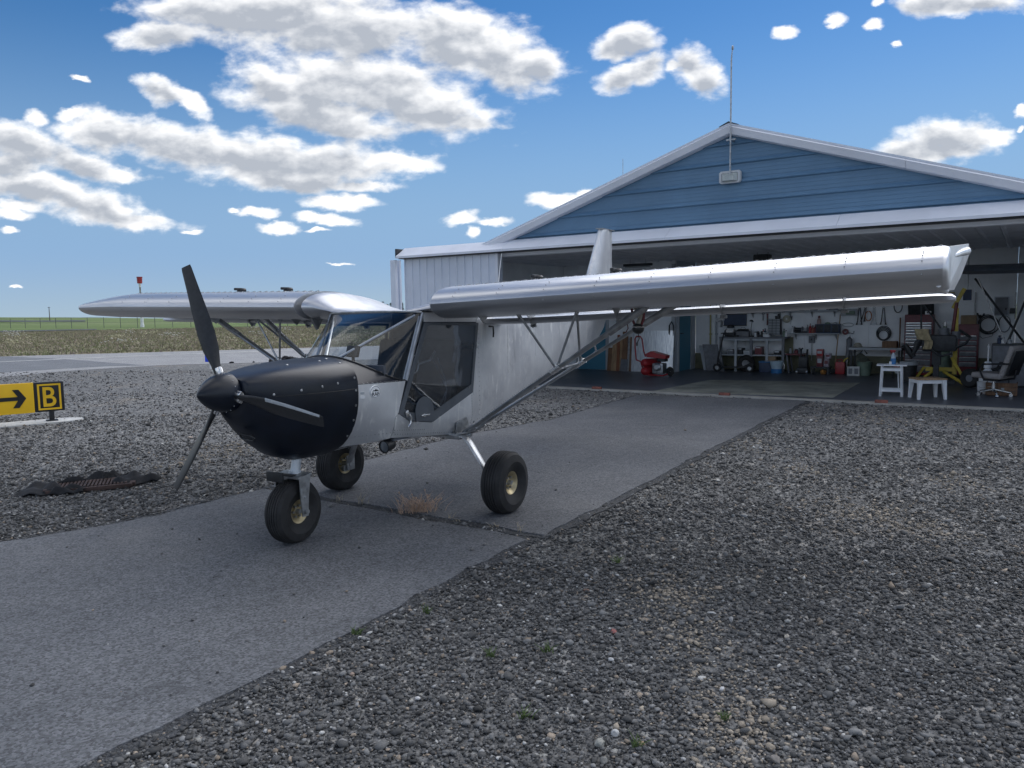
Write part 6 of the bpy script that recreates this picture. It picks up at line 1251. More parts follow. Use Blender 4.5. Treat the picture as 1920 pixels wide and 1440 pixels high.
for x in (-.231, .231): mb = MB(); mb.box((x, .01, .12), (.018, .34, .22)); obj('end_board', mb, WOODD, t, 0)
mb = MB(); mb.box((0, .01, .01), (.44, .33, .016)); obj('base_board', mb, WOODD, t, 0)
mb = MB(); mb.box((.02, -.185, .12), (.05, .012, .05)); obj('paper_label', mb, GREYL, t, 0)
t = ht('white_pail', 'torn white pail left of the wooden crate', 'pail', hp(1843, 725, 2.35)[0], 2.35, 0); mb = MB(); mb.lathe([(0, 0), (.085, 0), (.10, .22), (.09, .22), (.078, .01)], 18); obj('shell', mb, WHITE, t); mb = MB(); mb.tube([(-.10, 0, .21), (-.05, -.09, .12), (.05, -.09, .12), (.10, 0, .21)], .004, 5); obj('handle', mb, STEEL, t)
# swivel chair
s, n = hfl(1862, 743); t = ht('swivel_chair', 'taupe swivel armchair on a chromed star base at the hangar mouth', 'chair', s, n, 0, yaw=R(-25)); zseat = hp(1850, 702, n)[1]
for k in range(5):
    a = 2*math.pi*k/5+.35; e = (.27*math.cos(a), .27*math.sin(a)); mb = MB(); mb.tube([(0, 0, .13), (e[0]*.6, e[1]*.6, .10), (e[0], e[1], .075)], [.022, .02, .016], 6); lg = obj('leg', mb, STEELB, t); mb = MB(); mb.lathe([(0, -.02), (.03, -.02), (.03, .02), (0, .02)], 12, (e[0], e[1], .032), (-math.sin(a), math.cos(a), 0)); mb.cyl((e[0], e[1], .03), (e[0], e[1], .075), .012, n=8); obj('caster', mb, STEELB, lg)
mb = MB(); mb.cyl((0, 0, .10), (0, 0, zseat-.08), .022); mb.cyl((0, 0, .10), (0, 0, .22), .032); obj('column', mb, STEELB, t)
mb = MB(); mb.box((0, 0, zseat-.085), (.26, .24, .05), bev=.01); obj('mechanism', mb, BLACK, t)
def cush(u, v): return None
mb = MB(); mb.box((-.02, 0, zseat-.01), (.52, .50, .10), (0, .03, 0), .045); obj('seat', mb, FABG, t, 60)
mb = MB(); mb.box((.30, 0, zseat+.26), (.09, .46, .56), (0, .30, 0), .042); obj('backrest', mb, FABG, t, 60)
mb = MB(); mb.box((.37, 0, zseat+.22), (.03, .40, .46), (0, .30, 0), .012); mb.tube([(.10, 0, zseat-.09), (.34, 0, zseat-.05), (.37, 0, zseat+.10)], .02, 8); obj('back_shell', mb, BLACK, t)
for d in (-1, 1): mb = MB(); mb.tube([(-.05, d*.26, zseat-.06), (-.10, d*.29, zseat+.10), (-.05, d*.29, zseat+.20), (.15, d*.28, zseat+.21), (.36, d*.25, zseat+.22)], .016, 8); obj('armrest', mb, BLACK, t)
# folding white table with spray bottle
s, n = hfl(1673, 742); q0 = hp(1645, 685, n); q1 = hp(1701, 685, n); w = (q1[0]-q0[0]); zt = hp(1673, 683, n)[1]; t = ht('folding_table', 'small white folding table left of the plastic stool', 'table', s-.02, n, 0, yaw=R(6))
for k in range(6): mb = MB(); mb.box((0, -.16+.064*k, zt-.01), (w, .060, .02)); obj('slat', mb, WHITE, t, 0)
for y in (-.15, .15):
    for x in (-1, 1):
        mb = MB(); mb.tube([(x*(w/2-.09), y, zt-.02), (x*(w/2-.07), y, 0)], .022, 4); obj('leg', mb, WHITE, t, 0)
    mb = MB(); mb.box((0, y, .11), (w-.12, .022, .045)); obj('rail', mb, WHITE, t, 0); mb = MB(); mb.box((0, y, zt-.09), (w-.16, .022, .045)); obj('rail', mb, WHITE, t, 0)
mb = MB(); mb.tube([(w/2-.12, -.16, .10), (w/2-.15, .15, zt-.1)], .012, 6); obj('brace', mb, WHITE, t)
tz = zt; t = ht('spray_bottle', 'clear spray bottle with blue fluid and a red head', 'bottle', hp(1675, 675, n)[0], n, tz)
mb = MB(); mb.lathe([(0, 0), (.045, 0), (.045, .09), (.043, .11), (0, .11)], 16); obj('fluid', mb, BLUEPL, t); mb = MB(); mb.lathe([(.043, .11), (.038, .16), (.016, .20), (.016, .22), (0, .22)], 16); obj('bottle_neck', mb, mat('milky_plastic', (.45, .52, .58), .4, 0, .1, 8), t); mb = MB(); mb.box((-.01, 0, .245), (.09, .028, .035), bev=.008); mb.tube([(-.03, 0, .23), (-.045, 0, .19)], .006, 6); mb.lathe([(.018, .21), (.018, .235), (0, .235)], 10); obj('spray_head', mb, RED, t)
t = ht('dark_gloves', 'small white tin beside the spray bottle', 'tin', hp(1670, 680, n)[0], n-.03, tz); t.name = 'tin'; mb = MB(); mb.lathe([(0, 0), (.022, 0), (.022, .05), (0, .05)], 12); obj('can', mb, WHITE, t); mb = MB(); mb.lathe([(0, .05), (.018, .05), (.015, .06), (0, .06)], 12); obj('lid', mb, STEEL, t)
# plastic stool with wooden top
s, n = hfl(1737, 748); zt = hp(1737, 709, n)[1]; q0 = hp(1697, 710, n); q1 = hp(1772, 710, n); w = (q1[0]-q0[0])*.74; t = ht('plastic_stool', 'low white plastic stool table with a wooden board on top', 'stool', s+.0, n+.10, 0, yaw=R(30))
mb = MB(); mb.box((0, 0, zt-.012), (w+.03, w*.8+.03, .024), bev=.004); obj('wooden_top', mb, WOOD, t)
mb = MB()
for d in (-1, 1): mb = MB(); mb.box((0, d*(w*.8/2-.02), zt-.06), (w-.04, .022, .06)); obj('apron', mb, WHITE, t, 0); mb = MB(); mb.box((d*(w/2-.02), 0, zt-.06), (.022, w*.8-.062, .06)); obj('apron', mb, WHITE, t, 0)
for x in (-1, 1):
    for y in (-1, 1):
        mb = MB(); X0, Y0 = x*(w/2-.03), y*(w*.8/2-.03); mb.loft([[(X0+x*o+a*sx, Y0+y*o+b*sx, z) for a, b in ((-.03, -.03), (.03, -.03), (.03, .03), (-.03, .03))] for z, o, sx in ((zt-.03, 0, 1.25), (zt-.14, .008, 1.0), (0, .025, .7))]); obj('leg', mb, WHITE, t, 20)
# ---- left room front: blue door, boards, foil board, compressor, hung gear
PN = NPW-.02
def door_leaf(s0, s1, zt, n, lb, yaw=0.0, org=None):
    t = ht('blue_door', lb, 'door', (s0+s1)/2 if org is None else org[0], n if org is None else org[1], 0, None, yaw); w = s1-s0
    mb = MB(); mb.box((0, 0, zt/2+.01), (w, .04, zt)); obj('leaf', mb, TEAL, t, 0)
    for x in (-1, 1): mb = MB(); mb.box((x*(w/2+.035), 0, zt/2), (.07, .06, zt)); obj('door_frame', mb, GREYL, t, 0)
    mb = MB(); mb.box((0, 0, zt+.045), (w+.14, .06, .07)); obj('door_frame', mb, GREYL, t, 0)
    mb = MB(); mb.cyl((-w/2+.08, -.02, 1.0), (-w/2+.08, -.07, 1.0), .012); mb.tube([(-w/2+.08, -.07, 1.0), (-w/2+.18, -.07, 1.0)], .010, 6); obj('handle', mb, DARK, t); return t
a, _ = hp(1098, 650, PN); b, _ = hp(1137, 650, PN); door_leaf(b-.85, b, 2.03, PN-.02, 'blue door in the left room front, partly behind the tail')
t = door_leaf(-.40, .40, 2.05, 0, 'dark blue door in the side wall beyond the silver board', R(90), (SPT+.02, NPW+.62))
for px, lb in ((1269, 'pale grey corner post left of the side door'),):
    s = SPT-.02; mb = MB(); mb.box((0, 0, 1.40), (.10, .05, 2.8)); mb.box((.03, -.035, 1.40), (.04, .03, 2.8)); tag(htop(obj('corner_post', mb, GREYL, None, 0), s, PN-.0, 0), lb, 'post')
def leaner(name, px0, px1, pyt, m, lb, cat, g, n=PN-.14, th=.025, dx=0.0):
    s0, s1, z0, z1 = wr(px0, pyt, px1, 697, n); w = s1-s0; mb = MB(); a = .07
    mb.prism([(-w/2, -.04, 0), (w/2, -.04, 0), (w/2+dx, .06, z1), (-w/2+dx, .06, z1)], (0, th, 0)); return tag(htop(obj(name, mb, m, None, 0), (s0+s1)/2, n, 0), lb, cat, g)
bd = [(1139, 1147, 652, WOODD, 'dark brown board leaning, first right of the blue door'), (1147, 1156, 640, WOOD, 'pale board leaning, second from the blue door'), (1156, 1161, 628, mat('red_wood', (.26, .10, .05), .65, 0, .3, 5, stretch=(6, 6, .5)), 'narrow reddish board leaning among the boards'), (1161, 1166, 634, WOOD, 'tall pale plank leaning behind the grey piece'), (1166, 1176, 622, WOODD, 'wide brown board leaning behind the grey piece'), (1180, 1184, 632, WOODD, 'thin brown strip leaning beside the silver board')]
for i, (a, b, y, m, lb) in enumerate(bd): leaner('lumber_board', a, b, y, m, lb, 'board', 'boards leaning on the left room wall', PN-.13-.012*(i % 3), .02)
leaner('lumber_board', 1163, 1176, 671, GREYP, 'short grey plank in front of the leaning boards', 'board', 'boards leaning on the left room wall', PN-.20, .02)
leaner('metal_strip', 1176, 1180, 641, STEEL, 'pale metal strip leaning left of the silver board', 'metal strip', None, PN-.15, .012)
FOIL = mat('silver_foil', (.80, .83, .88), .30, .80, .22, 7, .0, 14, stretch=(7, 7, .12))
leaner('insulation_board', 1184, 1262, 620, FOIL, 'large silver foil insulation board behind the red compressor', 'insulation board', None, PN-.15, .03)
cs, cn = hfl(1226, 705); t = ht('air_compressor', 'red wheelbarrow air compressor with twin tanks', 'compressor', cs, min(cn, PN-.55), 0)
for z in (.13, .33): mb = MB(); mb.lathe([(0, -.31), (.06, -.30), (.095, -.26), (.105, -.2), (.105, .2), (.095, .26), (.06, .30), (0, .31)], 18, (-.10, .05, z), (.35, 1, 0)); obj('tank', mb, RED, t)
mb = MB(); mb.tube([(-.42, -.12, .40), (-.44, -.14, .70), (-.44, -.15, .92), (-.40, -.15, .98), (-.30, -.15, .98), (-.25, -.15, .92), (-.22, -.12, .62), (-.18, -.1, .48)], .018, 8); mb.tube([(-.42, -.12, .40), (-.30, -.12, .36), (-.25, -.12, .2), (-.22, -.12, .04), (.30, -.18, .03), (.38, -.05, .06)], .018, 8); obj('frame', mb, RED, t)
mb = MB(); mb.prism([(-.16, -.16, .55), (-.02, -.16, .62), (.38, -.16, .52), (.36, -.16, .44), (-.12, -.16, .47)], (0, .26, 0)); obj('belt_guard', mb, RED, t, 0)
mb = MB(); mb.box((.17, -.05, .20), (.28, .26, .26), bev=.03); mb.lathe([(0, 0), (.10, 0), (.10, .05), (.06, .08), (0, .08)], 16, (.17, -.18, .24), (0, -1, 0)); obj('engine', mb, STEEL, t); mb = MB(); mb.box((.22, .02, .40), (.22, .20, .08), bev=.03); obj('fuel_tank', mb, DARK, t)
mb = MB(); mb.lathe([(.03, -.03), (.10, -.035), (.12, 0), (.10, .035), (.03, .03)], 18, (.40, .06, .12), (.35, 1, 0), True); obj('wheel', mb, RUBBER, t)
s, z = hp(1168, 598, PN-.1); t = ht('hard_hat', 'yellow hard hat with dark ear muffs hung on the room wall', 'helmet', s, PN-.12, z-.05); mb = MB(); mb.lathe([(.135, 0), (.13, .05), (.10, .11), (.05, .14), (0, .145)], 18, (-.02, 0, 0), (-.5, -.7, .3)); mb.lathe([(.10, -.005), (.17, .0), (.17, .008), (.13, .012)], 18, (-.02, 0, 0), (-.5, -.7, .3)); obj('shell', mb, YEL, t)
for x in (.05, .13): mb = MB(); mb.lathe([(0, -.03), (.05, -.025), (.055, .0), (.045, .03), (0, .035)], 14, (x, -.04, .05), (1, -.4, 0)); obj('ear_muff', mb, DARK, t)
mb = MB(); mb.tube([(.14, -.02, -.05), (.17, -.02, -.20), (.12, -.02, -.28), (.16, -.02, -.36)], .015, 6); obj('strap', mb, DRED, t)
s, z = hp(1259, 603, PN-.1); t = ht('extension_cable', 'black cable hung over a hook above the silver board', 'cable', s, PN-.09, z)
for k in range(3): mb = MB(); mb.tube([(-.05-.02*k, 0, -.35-.03*k), (-.05-.01*k, 0, -.10), (0, -.01*k, 0), (.05, 0, -.10), (.05+.01*k, 0, -.55-.1*k), (.02, 0, -.80-.05*k)], .014-.003*k, 6); obj('cable_loop', mb, DARK, t)
for i, (px0, px1, y, m, lb) in enumerate(((1312, 1318, 648, GREYL, 'pale edge-on panel leaning at the side wall'), (1318, 1345, 646, GREYP, 'broad grey panel leaning beside the workbench'), (1336, 1352, 665, GREYP, 'shorter grey panel leaning in front of the workbench end'))):
    s0, s1, z0, z1 = wr(px0, y, px1, 697, 5.75-.1*i); w = s1-s0; mb = MB(); mb.prism([(-w/2+.12, -.02, 0), (w/2+.10, -.02, 0), (w/2-.02, .05, z1), (-w/2-.04, .05, z1)], (0, .03, 0)); tag(htop(obj('leaning_panel', mb, m, None, 0), (s0+s1)/2, 5.75-.1*i, 0), lb, 'panel', 'panels leaning at the workbench end')
for i, (px, m, lb) in enumerate(((1332, mat('yellow_pipe', (.42, .38, .16), .5, 0, .1, 6), 'yellow pipe running up the wall corner'), (1343, GREYL, 'pale pipe right of the yellow pipe'))):
    s, z0 = hp(px, 647, NB-.05); mb = MB(); mb.cyl((0, 0, 0), (0, 0, 2.85-z0), .022, n=8)
    for k in (.3, 1.0): mb.box((0, .02, k), (.08, .02, .03))
    tag(htop(obj('wall_pipe', mb, m), s, NB-.06, z0), lb, 'pipe')
# ceiling gear
s, z = hp(1430, 472, 3.4); t = ht('ceiling_heater', 'dark box heater hung from the hangar ceiling', 'heater', s, 3.4, 2.62); mb = MB(); mb.box((0, 0, .10), (.34, .30, .22), bev=.02); obj('case', mb, DARK, t)
for x in (-.12, .12): mb = MB(); mb.cyl((x, 0, .20), (x, 0, .26), .01, n=6); obj('hanger', mb, STEEL, t)
for i, (x0, y0, x1, y1, n, lb) in enumerate(((1170, 505, 1222, 500, 3.2, 'dark strip light under the ceiling right of the tail fin'), (940, 508, 985, 517, 3.6, 'dark strip light under the ceiling near the door edge'))):
    s0 = hp(x0, y0, n)[0]; s1 = hp(x1, y1, n)[0]; t = ht('strip_light', lb, 'light', (s0+s1)/2, n, 2.70); mb = MB(); mb.box((0, 0, .03), (abs(s1-s0), .12, .06), bev=.01); obj('housing', mb, DARK, t); mb = MB(); mb.cyl((-abs(s1-s0)*.45, 0, -.02), (abs(s1-s0)*.45, 0, -.02), .018, n=8); obj('tube', mb, GREYL, t)
    for x in (-.2, .2): mb = MB(); mb.cyl((x, 0, .06), (x, 0, .17), .006, n=6); obj('hanger', mb, STEEL, t)
# red brick chocks on the sill
for i, (px, py, lb) in enumerate(((1117, 731, 'red brick on the sill left of the asphalt strip'), (1361, 741.5, 'red brick on the sill at the middle of the asphalt strip'), (1661, 751, 'red brick on the sill before the folding table'))):
    s, n = hfl(px, py); mb = MB(); mb.box((0, 0, .025), (.20, .09, .05), bev=.006); tag(htop(obj('brick', mb, mat('brick_red', (.24, .09, .07), .85, 0, .3, 14, .003, 40)), s, -.06, .012, R(3*i-3)), lb, 'brick', 'bricks on the hangar sill')

# ================================================================== THINGS OUTSIDE
# tie-down gear hung from the near wing
q = AM+AF*.10+AL*2.16; zt = 1.735; t = thing('tie_down_strap', 'frayed rope and red strap with a dark ball hung under the wing', 'strap', (q.x, q.y, zt), AROT)
mb = MB(); mb.tube([(0, 0, .02), (.02, -.02, -.07), (-.01, .03, -.16), (.0, .0, -.24)], [.022, .016, .020, .026], 7); mb.tube([(0, -.03, 0), (.02, -.02, -.10), (.0, .01, -.2)], .012, 6); obj('rope', mb, mat('frayed_rope', (.42, .40, .34), .95, 0, .3, 40, .003, 90), t)
for d in (-1, 1): mb = MB(); mb.tube([(0, d*.012, .02), (.0, d*.055, -.10), (.0, d*.05, -.20), (0, d*.03, -.25)], .012, 5); obj('strap', mb, DRED, t)
mb = MB(); mb.ball((0, 0, -.285), .052, 16); obj('ball', mb, BLACK, t); mb = MB(); mb.tube([(.052*math.cos(a), .052*math.sin(a), -.27) for a in np.arange(0, 6.2, .4)], .008, 5, True); obj('ring', mb, STEELB, t); mb = MB(); mb.tube([(0, 0, -.33), (.0, .01, -.38), (.0, -.01, -.42)], .004, 5); mb.box((0, -.01, -.43), (.012, .012, .03)); obj('tail_cord', mb, BLACK, t)
t.scale = (.85, .85, .78)
# taxiway sign
sb = G(98, 791, GZ); R1 = G(120, 742, GZ); sdx = Vector((-math.cos(R(38)), -math.sin(R(38)), 0))   # along the sign to the left
dep = sb.y; zc = CAMH-(742-595.5)/FPX*dep
def sgp(px, py):
    nrm_ = Vector((-sdx.y, sdx.x, 0)); p_ = on_plane(px, py, sb, nrm_); return (p_-sb).dot(sdx), p_.z
xr, zR = sgp(120, 742); x_m, _ = sgp(64, 746); zt_ = sgp(120, 714)[1]; zb_ = sgp(120, 769)[1]; H_ = zt_-zb_
SROT = math.atan2(-sdx.y, -sdx.x)     # local +x runs to the right as seen from the camera
t = thing('taxiway_sign', 'yellow and black taxiway sign reading A arrow B on black posts', 'sign', (sb.x, sb.y, GZ), SROT)
X1 = -xr; XM = -x_m; zmid = (zt_+zb_)/2-GZ; bw_ = X1-XM
mb = MB(); mb.box(((X1+XM)/2, 0, zmid), (bw_, .07, H_), bev=.02); pb = obj('black_panel', mb, SIGNK, t)
mb = MB(); wl = 1.55; mb.box((XM-wl/2-.004, 0, zmid), (wl, .066, H_), bev=.004); py_ = obj('yellow_panel', mb, SIGNY, t)
mb = MB(); b0 = bw_/2-.045; h0 = H_/2-.045
for c, sz in (((0, h0), (2*b0, .028)), ((0, -h0), (2*b0, .028)), ((-b0+.014, 0), (.028, 2*h0-.028)), ((b0-.014, 0), (.028, 2*h0-.028))): mb.box(((X1+XM)/2+c[0], -.0365, zmid+c[1]), (sz[0], .005, sz[1]))
obj('border', mb, SIGNY, pb, 0)
def front(x, z, off): return Matrix(((1, 0, 0, x), (0, 0, -1, -off), (0, 1, 0, z), (0, 0, 0, 1)))
def fit_text(name, body, height, width, m, parent, x, z, off):
    me = text_mb(body, 1.0, .0); xs = [v.co.x for v in me.vertices]; ys_ = [v.co.y for v in me.vertices]; w, h = max(xs)-min(xs), max(ys_)-min(ys_)
    me.transform(Matrix.Translation((-(max(xs)+min(xs))/2, -(max(ys_)+min(ys_))/2, 0))); me.transform(Matrix.Diagonal((width/w, height/h, 1, 1))); me.materials.clear(); me.materials.append(m); me.transform(front(x, z, off)); o = bpy.data.objects.new(name, me); COL.objects.link(o); o.parent = parent; return o
fit_text('lettering', 'B', H_*.66, bw_*.44, SIGNY, pb, (X1+XM)/2, zmid, .0395)
mb = MB(); ax = XM-.28; L_ = .17; yb = -.036
mb.prism([(ax-.20, yb, zmid-.03), (ax+.09, yb, zmid-.03), (ax+.09, yb, zmid+.03), (ax-.20, yb, zmid+.03)], (0, -.003, 0))
mb.prism([(ax+.17, yb-.001, zmid), (ax+.07, yb-.001, zmid+.145), (ax-.015, yb-.001, zmid+.145), (ax+.075, yb-.001, zmid), (ax-.015, yb-.001, zmid-.145), (ax+.07, yb-.001, zmid-.145)], (0, -.003, 0)); obj('arrow', mb, SIGNK, py_, 0)
fit_text('lettering', 'A', H_*.70, .34, SIGNK, py_, ax-.43, zmid, .0355)
for x in (0.0, -1.5): mb = MB(); mb.box((x, .0, (zmid-H_/2)/2), (.07, .06, zmid-H_/2), bev=.004); mb.box((x, 0, .03), (.16, .14, .02)); obj('post', mb, SIGNK, t)
mb = MB(); e0 = G(174, 790, GZ); pts = []
for i in range(25):
    a = math.pi*i/24-math.pi/2; pts.append((.40*math.cos(a)+.05, .28*math.sin(a)))
pts = [(x, y) for x, y in pts]+[(-2.6, .28), (-2.6, -.28)]
mb.prism([(x, y+.02, 0) for x, y in pts], (0, 0, .022)); pad = obj('sign_pad', mb, mat('white_concrete', (.55, .55, .53), .8, 0, .12, 6, .002, 40), None, 0); pad.location = (sb.x, sb.y, GZ); pad.rotation_euler = (0, 0, SROT); struct(pad)
# blue taxiway marker
q = G(395, 692, GZ); t = thing('edge_marker', 'small blue rectangular taxiway edge marker on a white stake', 'marker', q, 0); hh = (692-658)/FPX*q.y
mb = MB(); mb.cyl((0, 0, 0), (0, 0, hh*.9), .022, n=8); obj('stake', mb, WHITE, t); mb = MB(); mb.box((-.03, -.03, hh*.70), (.24, .015, hh*.60), bev=.004); obj('plate', mb, BLUESG, t)
# dark heap at the taxiway edge
q = G(536, 679, GZ); t = thing('soil_heap', 'low heap of black soil beside the taxiway', 'heap', q, 0); mb = MB()
for i in range(40): a = rd.uniform(0, 6.28); r_ = abs(rd.gauss(0, .32)); mb.stone((r_*math.cos(a)*1.7, r_*math.sin(a), max(.02, .16-r_*.22)), rd.uniform(.05, .12), i, sub=1)
obj('clods', mb, mat('black_soil', (.018, .018, .02), .95, 0, .4, 8), t, 0)
# beacon pole, distant pole, far trees, fence
q = G(267, 613, 0); t = thing('beacon_pole', 'tall pole with a red lantern beyond the verge', 'pole', (q.x, q.y, -.1), 0); d_ = q.y; hh = (613-519)/FPX*d_
mb = MB(); mb.cyl((0, 0, 0), (0, 0, hh*.34), .26, .24, 10); obj('white_section', mb, WHITE, t); mb = MB(); mb.cyl((0, 0, hh*.34), (0, 0, hh*.86), .17, .13, 8); obj('mast', mb, mat('pole_grey', (.25, .25, .25), .6, 0, .2, 2), t); mb = MB(); mb.cyl((0, 0, hh*.80), (0, 0, hh*.88), .20, n=8); mb.cyl((0, 0, .0), (0, 0, .5), .34, n=8); obj('collar', mb, WHITE, t)
mb = MB(); mb.cyl((0, 0, hh*.87), (0, 0, hh*.985), .40, .44, 10); mb.cyl((0, 0, hh*.985), (0, 0, hh), .48, n=10); obj('lantern', mb, RED, t)
d = 420; p0 = farp(93, 594, d); mb = MB(); hh = 22/FPX*d; mb.cyl((0, 0, 0), (0, 0, hh), .22, .16, 6); mb.box((0, 0, hh*.96), (1.2, .15, .15)); o = obj('utility_pole', mb, mat('old_wood_pole', (.12, .10, .09), .9, 0, .2, 1)); o.location = p0; tag(o, 'lone utility pole on the horizon at far left', 'pole')
LEAF = mat('pine_needles', (.035, .05, .03), .95, 0, .4, .6)
for i, (px, ph, dd) in enumerate(((714, 570, 520), (719, 569, 500), (727, 574, 540), (733, 572, 510), (738, 577, 530), (755, 572, 520), (700, 578, 560), (690, 580, 570))):
    dv = px_ray(px, 595); az = math.atan2(dv.x, dv.y); base = Vector((dd*math.sin(az), dd*math.cos(az), -2.0)); ht_ = (594-ph)/FPX*dd+2.5
    t = thing('pine_tree', ['tall thin pine left of the hangar door post', 'second tall pine touching its left neighbour', 'low round pine at the hangar post', 'broad pine close to the hangar post', 'small pine nearest the hangar post', 'dark pine seen between post and door', 'far small pine behind the wing root', 'farthest pine behind the wing root'][i], 'tree', base, 0, 'far pine trees')
    mb = MB(); mb.cyl((0, 0, 0), (0, 0, ht_*.9), .22, .06, 6); obj('trunk', mb, mat('bark', (.07, .055, .045), .9, 0, .3, 2), t)
    mb = MB(); r2 = random.Random(i+20); w = ht_*(.20 if i < 2 or i == 5 else .42)
    for k in range(170):
        z = r2.uniform(.12, 1.0)*ht_; rad = w*(1-z/ht_)**.8*r2.uniform(.2, 1.1)+.08; a = r2.uniform(0, 6.28); s_ = r2.uniform(.25, .6); c = Vector((rad*math.cos(a), rad*math.sin(a), z))
        o1 = Vector((math.cos(a), math.sin(a), -.35))*s_*1.5; o2 = Vector((-math.sin(a), math.cos(a), r2.uniform(-.3, .3)))*s_
        vs = [mb.bm.verts.new(c+o) for o in (o1, o2, -o1*.6, -o2)]; mb.bm.faces.new(vs)
    obj('crown', mb, LEAF, t, 0)
fa, fb_ = G(-160, 618.5, 0), G(700, 610.5, 0); t = thing('field_fence', 'long chain link fence on thin posts between verge and green field', 'fence', (fa.x, fa.y, 0), 0)
L_ = (fb_-fa).length; n = int(L_/3.4); POST = None; dirn = (fb_-fa).normalized()
for i in range(n+1):
    p = (fb_-fa)*(i/n); hz = 1.75
    if POST is None: mb = MB(); mb.cyl((0, 0, 0), (0, 0, hz), .045, n=6); POST = obj('post', mb, mat('fence_steel', (.12, .13, .13), .6, .3, .2, 2), t); POST.location = p
    else: c = POST.copy(); COL.objects.link(c); c.parent = t; c.location = p
for z in (.05, .9, 1.72): mb = MB(); mb.tube([Vector((0, 0, z)), (fb_-fa)+Vector((0, 0, z))], .018 if z > 1.5 else .012, 4); obj('wire', mb, MATS['fence_steel'], t, 0)
# drain grate with cloth
q = G(172, 915, GZ); t = thing('drain_grate', 'rusty drain grate half covered by black cloth in the gravel', 'grate', q, R(23))
gw, gh = .74, .36
for c, sz in (((0, -gh/2, .03), (gw, .05, .04)), ((0, gh/2, .03), (gw, .05, .04)), ((-gw/2, 0, .03), (.05, gh-.052, .04)), ((gw/2, 0, .03), (.05, gh-.052, .04))): mb = MB(); mb.box(c, sz, bev=.006); obj('frame_bar', mb, RUST, t)
for k in range(20): mb = MB(); mb.box((-gw/2+.06+(gw-.12)*k/19, 0, .045), (.020, gh-.054, .022)); obj('bar', mb, RUST, t, 0)
mb = MB(); mb.box((0, 0, .004), (gw-.06, gh-.06, .008)); obj('pit', mb, SIGNK, t, 0)
CLOTH = mat('black_geotextile', (.016, .017, .02), .85, 0, .3, 12, .002, 50)
def rag(cx, cy, w, h, seed, top, name, lb):
    r3 = random.Random(seed); ph = [r3.uniform(0, 6) for _ in range(6)]
    def fn(u, v):
        x = (u-.5)*w*(1+.18*math.sin(7*v+ph[0])); y = (v-.5)*h*(1+.3*math.sin(6*u+ph[1])); e = min(u, 1-u, v, 1-v)
        z = top*(.35+.65*min(1, e*4))*(.75+.35*math.sin(9*u+ph[2])*math.sin(7*v+ph[3]))+.010*math.sin(17*u+ph[4])+.008*math.sin(14*v+ph[5])
        return (x, y, max(z, .012))
    mb = MB(); mb.grid(fn, 26, 16); o = obj(name, mb, CLOTH, None, 50); so = o.modifiers.new('thick', 'SOLIDIFY'); so.thickness = .008
    p = q+Matrix.Rotation(R(23), 3, 'Z') @ Vector((cx, cy, 0)); o.location = p; o.rotation_euler = (0, 0, R(23+seed*4 % 20)); return tag(o, lb, 'cloth', 'black cloth on the drain grate')
rag(-.40, .02, .42, .38, 1, .085, 'cloth_sheet', 'crumpled black cloth over the left end of the grate')
rag(.38, .06, .42, .30, 2, .10, 'cloth_sheet', 'crumpled black cloth over the right end of the grate')
rag(-.02, .21, .70, .13, 3, .10, 'cloth_sheet', 'black cloth strip along the far edge of the grate')
rag(-.20, -.19, .36, .12, 5, .085, 'cloth_sheet', 'black cloth folded over the near edge of the grate')
rag(.13, .25, .22, .14, 7, .11, 'cloth_sheet', 'upturned black cloth flap at the back of the grate')
# dry tuft and small weeds growing in the joint
DRYM = mat('dry_straw', (.52, .37, .27), .9, 0, .3, 30); PALE = mat('pale_straw', (.42, .36, .26), .9, 0, .3, 30); WEED = mat('weed_green', (.10, .15, .045), .8, 0, .3, 20)
def tuft(px, py, n, h, spread, m, name, lb, cat, g=None, lean=.5, seed=0, wd=.0022):
    q = G(px, py, -.015); r4 = random.Random(seed); mb = MB()
    for k in range(n):
        a = r4.uniform(0, 6.28); b = Vector((r4.gauss(0, spread), r4.gauss(0, spread*.4), 0)); L = h*r4.uniform(.45, 1.1); ln = L*lean*r4.uniform(.2, 1.2); d = Vector((math.cos(a), math.sin(a), 0))
        mb.tube([b, b+d*ln*.35+Vector((0, 0, L*.55)), b+d*ln+Vector((0, 0, L))], [wd, wd*.8, wd*.35], 3, cap=False)
        if m is DRYM and k % 5 == 0: mb.ball(b+d*ln+Vector((0, 0, L)), .006, 6, (1, 1, 1.6))
    o = obj(name, mb, m, None, 0); o.location = q; return tag(o, lb, cat, g)
tuft(785, 962, 150, .16, .075, DRYM, 'dry_tuft', 'bushy dry reddish grass tuft in the asphalt joint', 'grass tuft', None, 1.0, 1)
for i, (px, py, n, h, lb) in enumerate(((638, 941, 8, .07, 'tiny dry sprig in the joint behind the nose wheel'), (676, 947, 12, .09, 'forked pale sprig in the joint left of the big tuft'), (840, 975, 7, .055, 'small pale sprig just right of the big tuft'), (858, 979, 5, .04, 'lowest pale sprig right of the big tuft'), (930, 990, 7, .05, 'small sprig at the joint below the main wheel'), (977, 999, 5, .085, 'single upright stalk near the right end of the joint'))): tuft(px, py, n, h, .02, PALE, 'dry_sprig', lb, 'weed', 'sprigs in the asphalt joint', .8, i+30)
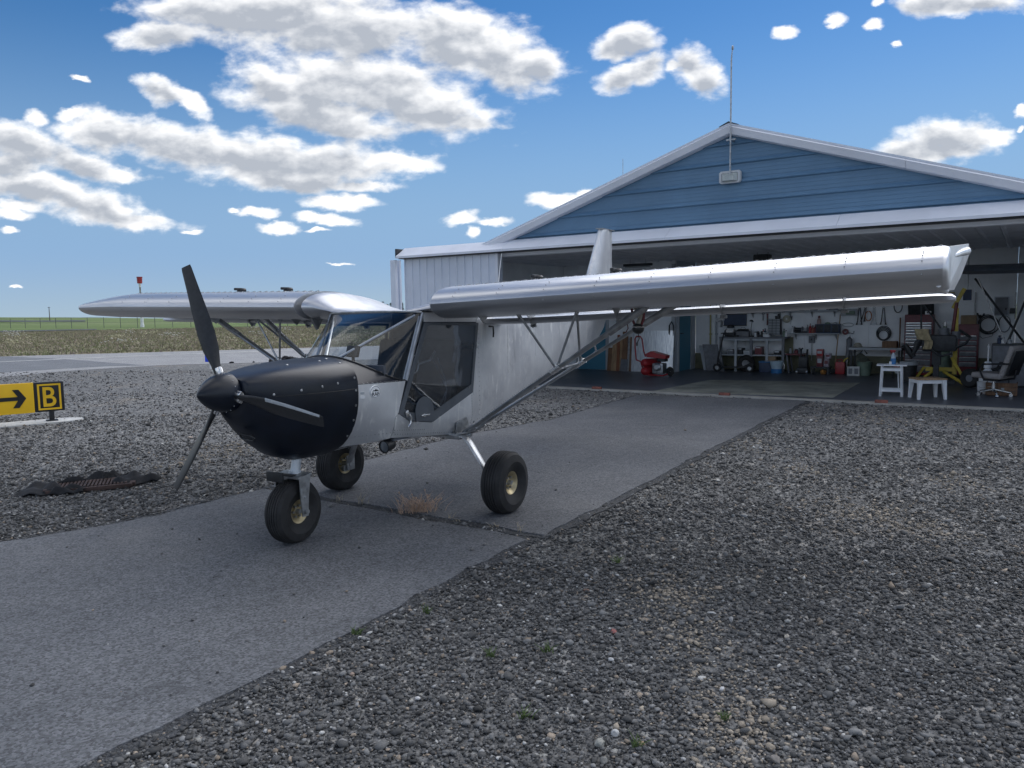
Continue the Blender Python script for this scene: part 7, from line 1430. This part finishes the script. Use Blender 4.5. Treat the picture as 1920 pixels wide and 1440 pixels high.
for i, (px, py, lb) in enumerate(((1158, 1056, 'green weed in the gravel right of the joint end'), (1027, 1223, 'green weed below the red shard'), (985, 1348, 'bright green weed low in the gravel centre'), (1195, 1402, 'green weed beside the tan cobble'), (1358, 1350, 'small green weed farthest right in the near gravel'), (920, 1232, 'pale weed left in the near gravel'), (800, 1150, 'weed at the asphalt edge'), (668, 1190, 'weed on the asphalt edge lower left'))): tuft(px, py, 16, .045, .012, WEED, 'weed', lb, 'weed', 'green weeds in the gravel', 1.0, i+60, .0028)
# stones big enough to point at
for i, (px, py, r, c, lb, sq) in enumerate(((1124, 1400, .036, (.33, .33, .30), 'rounded grey cobble, larger of the pair near the bottom', (1, .9, .8)), (1153, 1381, .028, (.55, .55, .54), 'whitish cobble just right of the larger grey one', (1, .9, .8)), (1131, 1432, .028, (.20, .20, .19), 'brownish grey cobble at the bottom edge', (1.1, .9, .7)), (1150, 1187, .036, (.30, .12, .11), 'flat red shard of brick in the gravel', (1.25, .7, .35)), (783, 1314, .022, (.60, .60, .60), 'white pebble left in the near gravel', (1, .8, .7)), (1145, 1241, .024, (.55, .55, .54), 'white pebble below the red shard', (1.1, .8, .6)), (1455, 1432, .038, (.24, .22, .20), 'brown cobble at the bottom edge right of centre', (1, .9, .7)), (1160, 1285, .030, (.15, .15, .14), 'dark flat cobble below the white pebbles', (1.1, .8, .6)), (1203, 1400, .024, (.34, .25, .16), 'tan stone beside the green weed', (1.2, .8, .6)), (1334, 1153, .026, (.50, .50, .49), 'pale elongated stone right of the red shard', (1.5, .6, .5)), (1475, 1198, .024, (.55, .50, .42), 'cream pebble right in the gravel', (1, .8, .7)), (1100, 1110, .026, (.26, .17, .13), 'brown stone upper left of the red shard', (1.2, .8, .5)), (1135, 1037, .022, (.45, .45, .44), 'grey white pebble nearest the asphalt joint end', (1, .9, .6)), (1435, 1062, .06, (.035, .037, .04), 'flat black clod in the gravel', (1.8, .9, .15)), (660, 1268, .020, (.40, .30, .24), 'pinkish pebble near the asphalt edge', (1, .9, .7)), (1622, 1055, .022, (.60, .60, .58), 'white pebble far right in the gravel', (1, .9, .7)), (357, 822, .05, (.55, .45, .38), 'pale orange stone behind the propeller', (1.1, .8, .5)), (1480, 876, .03, (.50, .50, .48), 'pale stone in the mid gravel', (1, .8, .6)))):
    r *= .66; q = G(px, py, GZ); mb = MB(); mb.stone((0, 0, r*sq[2]*.55+.006), r, i+5, sq, 3); m = mat('stone_%d' % i, c, .85, 0, .25, 60, .0012, 160); o = obj('stone', mb, m, None, 60); o.location = q; tag(o, lb, 'stone', 'stones lying on the gravel')
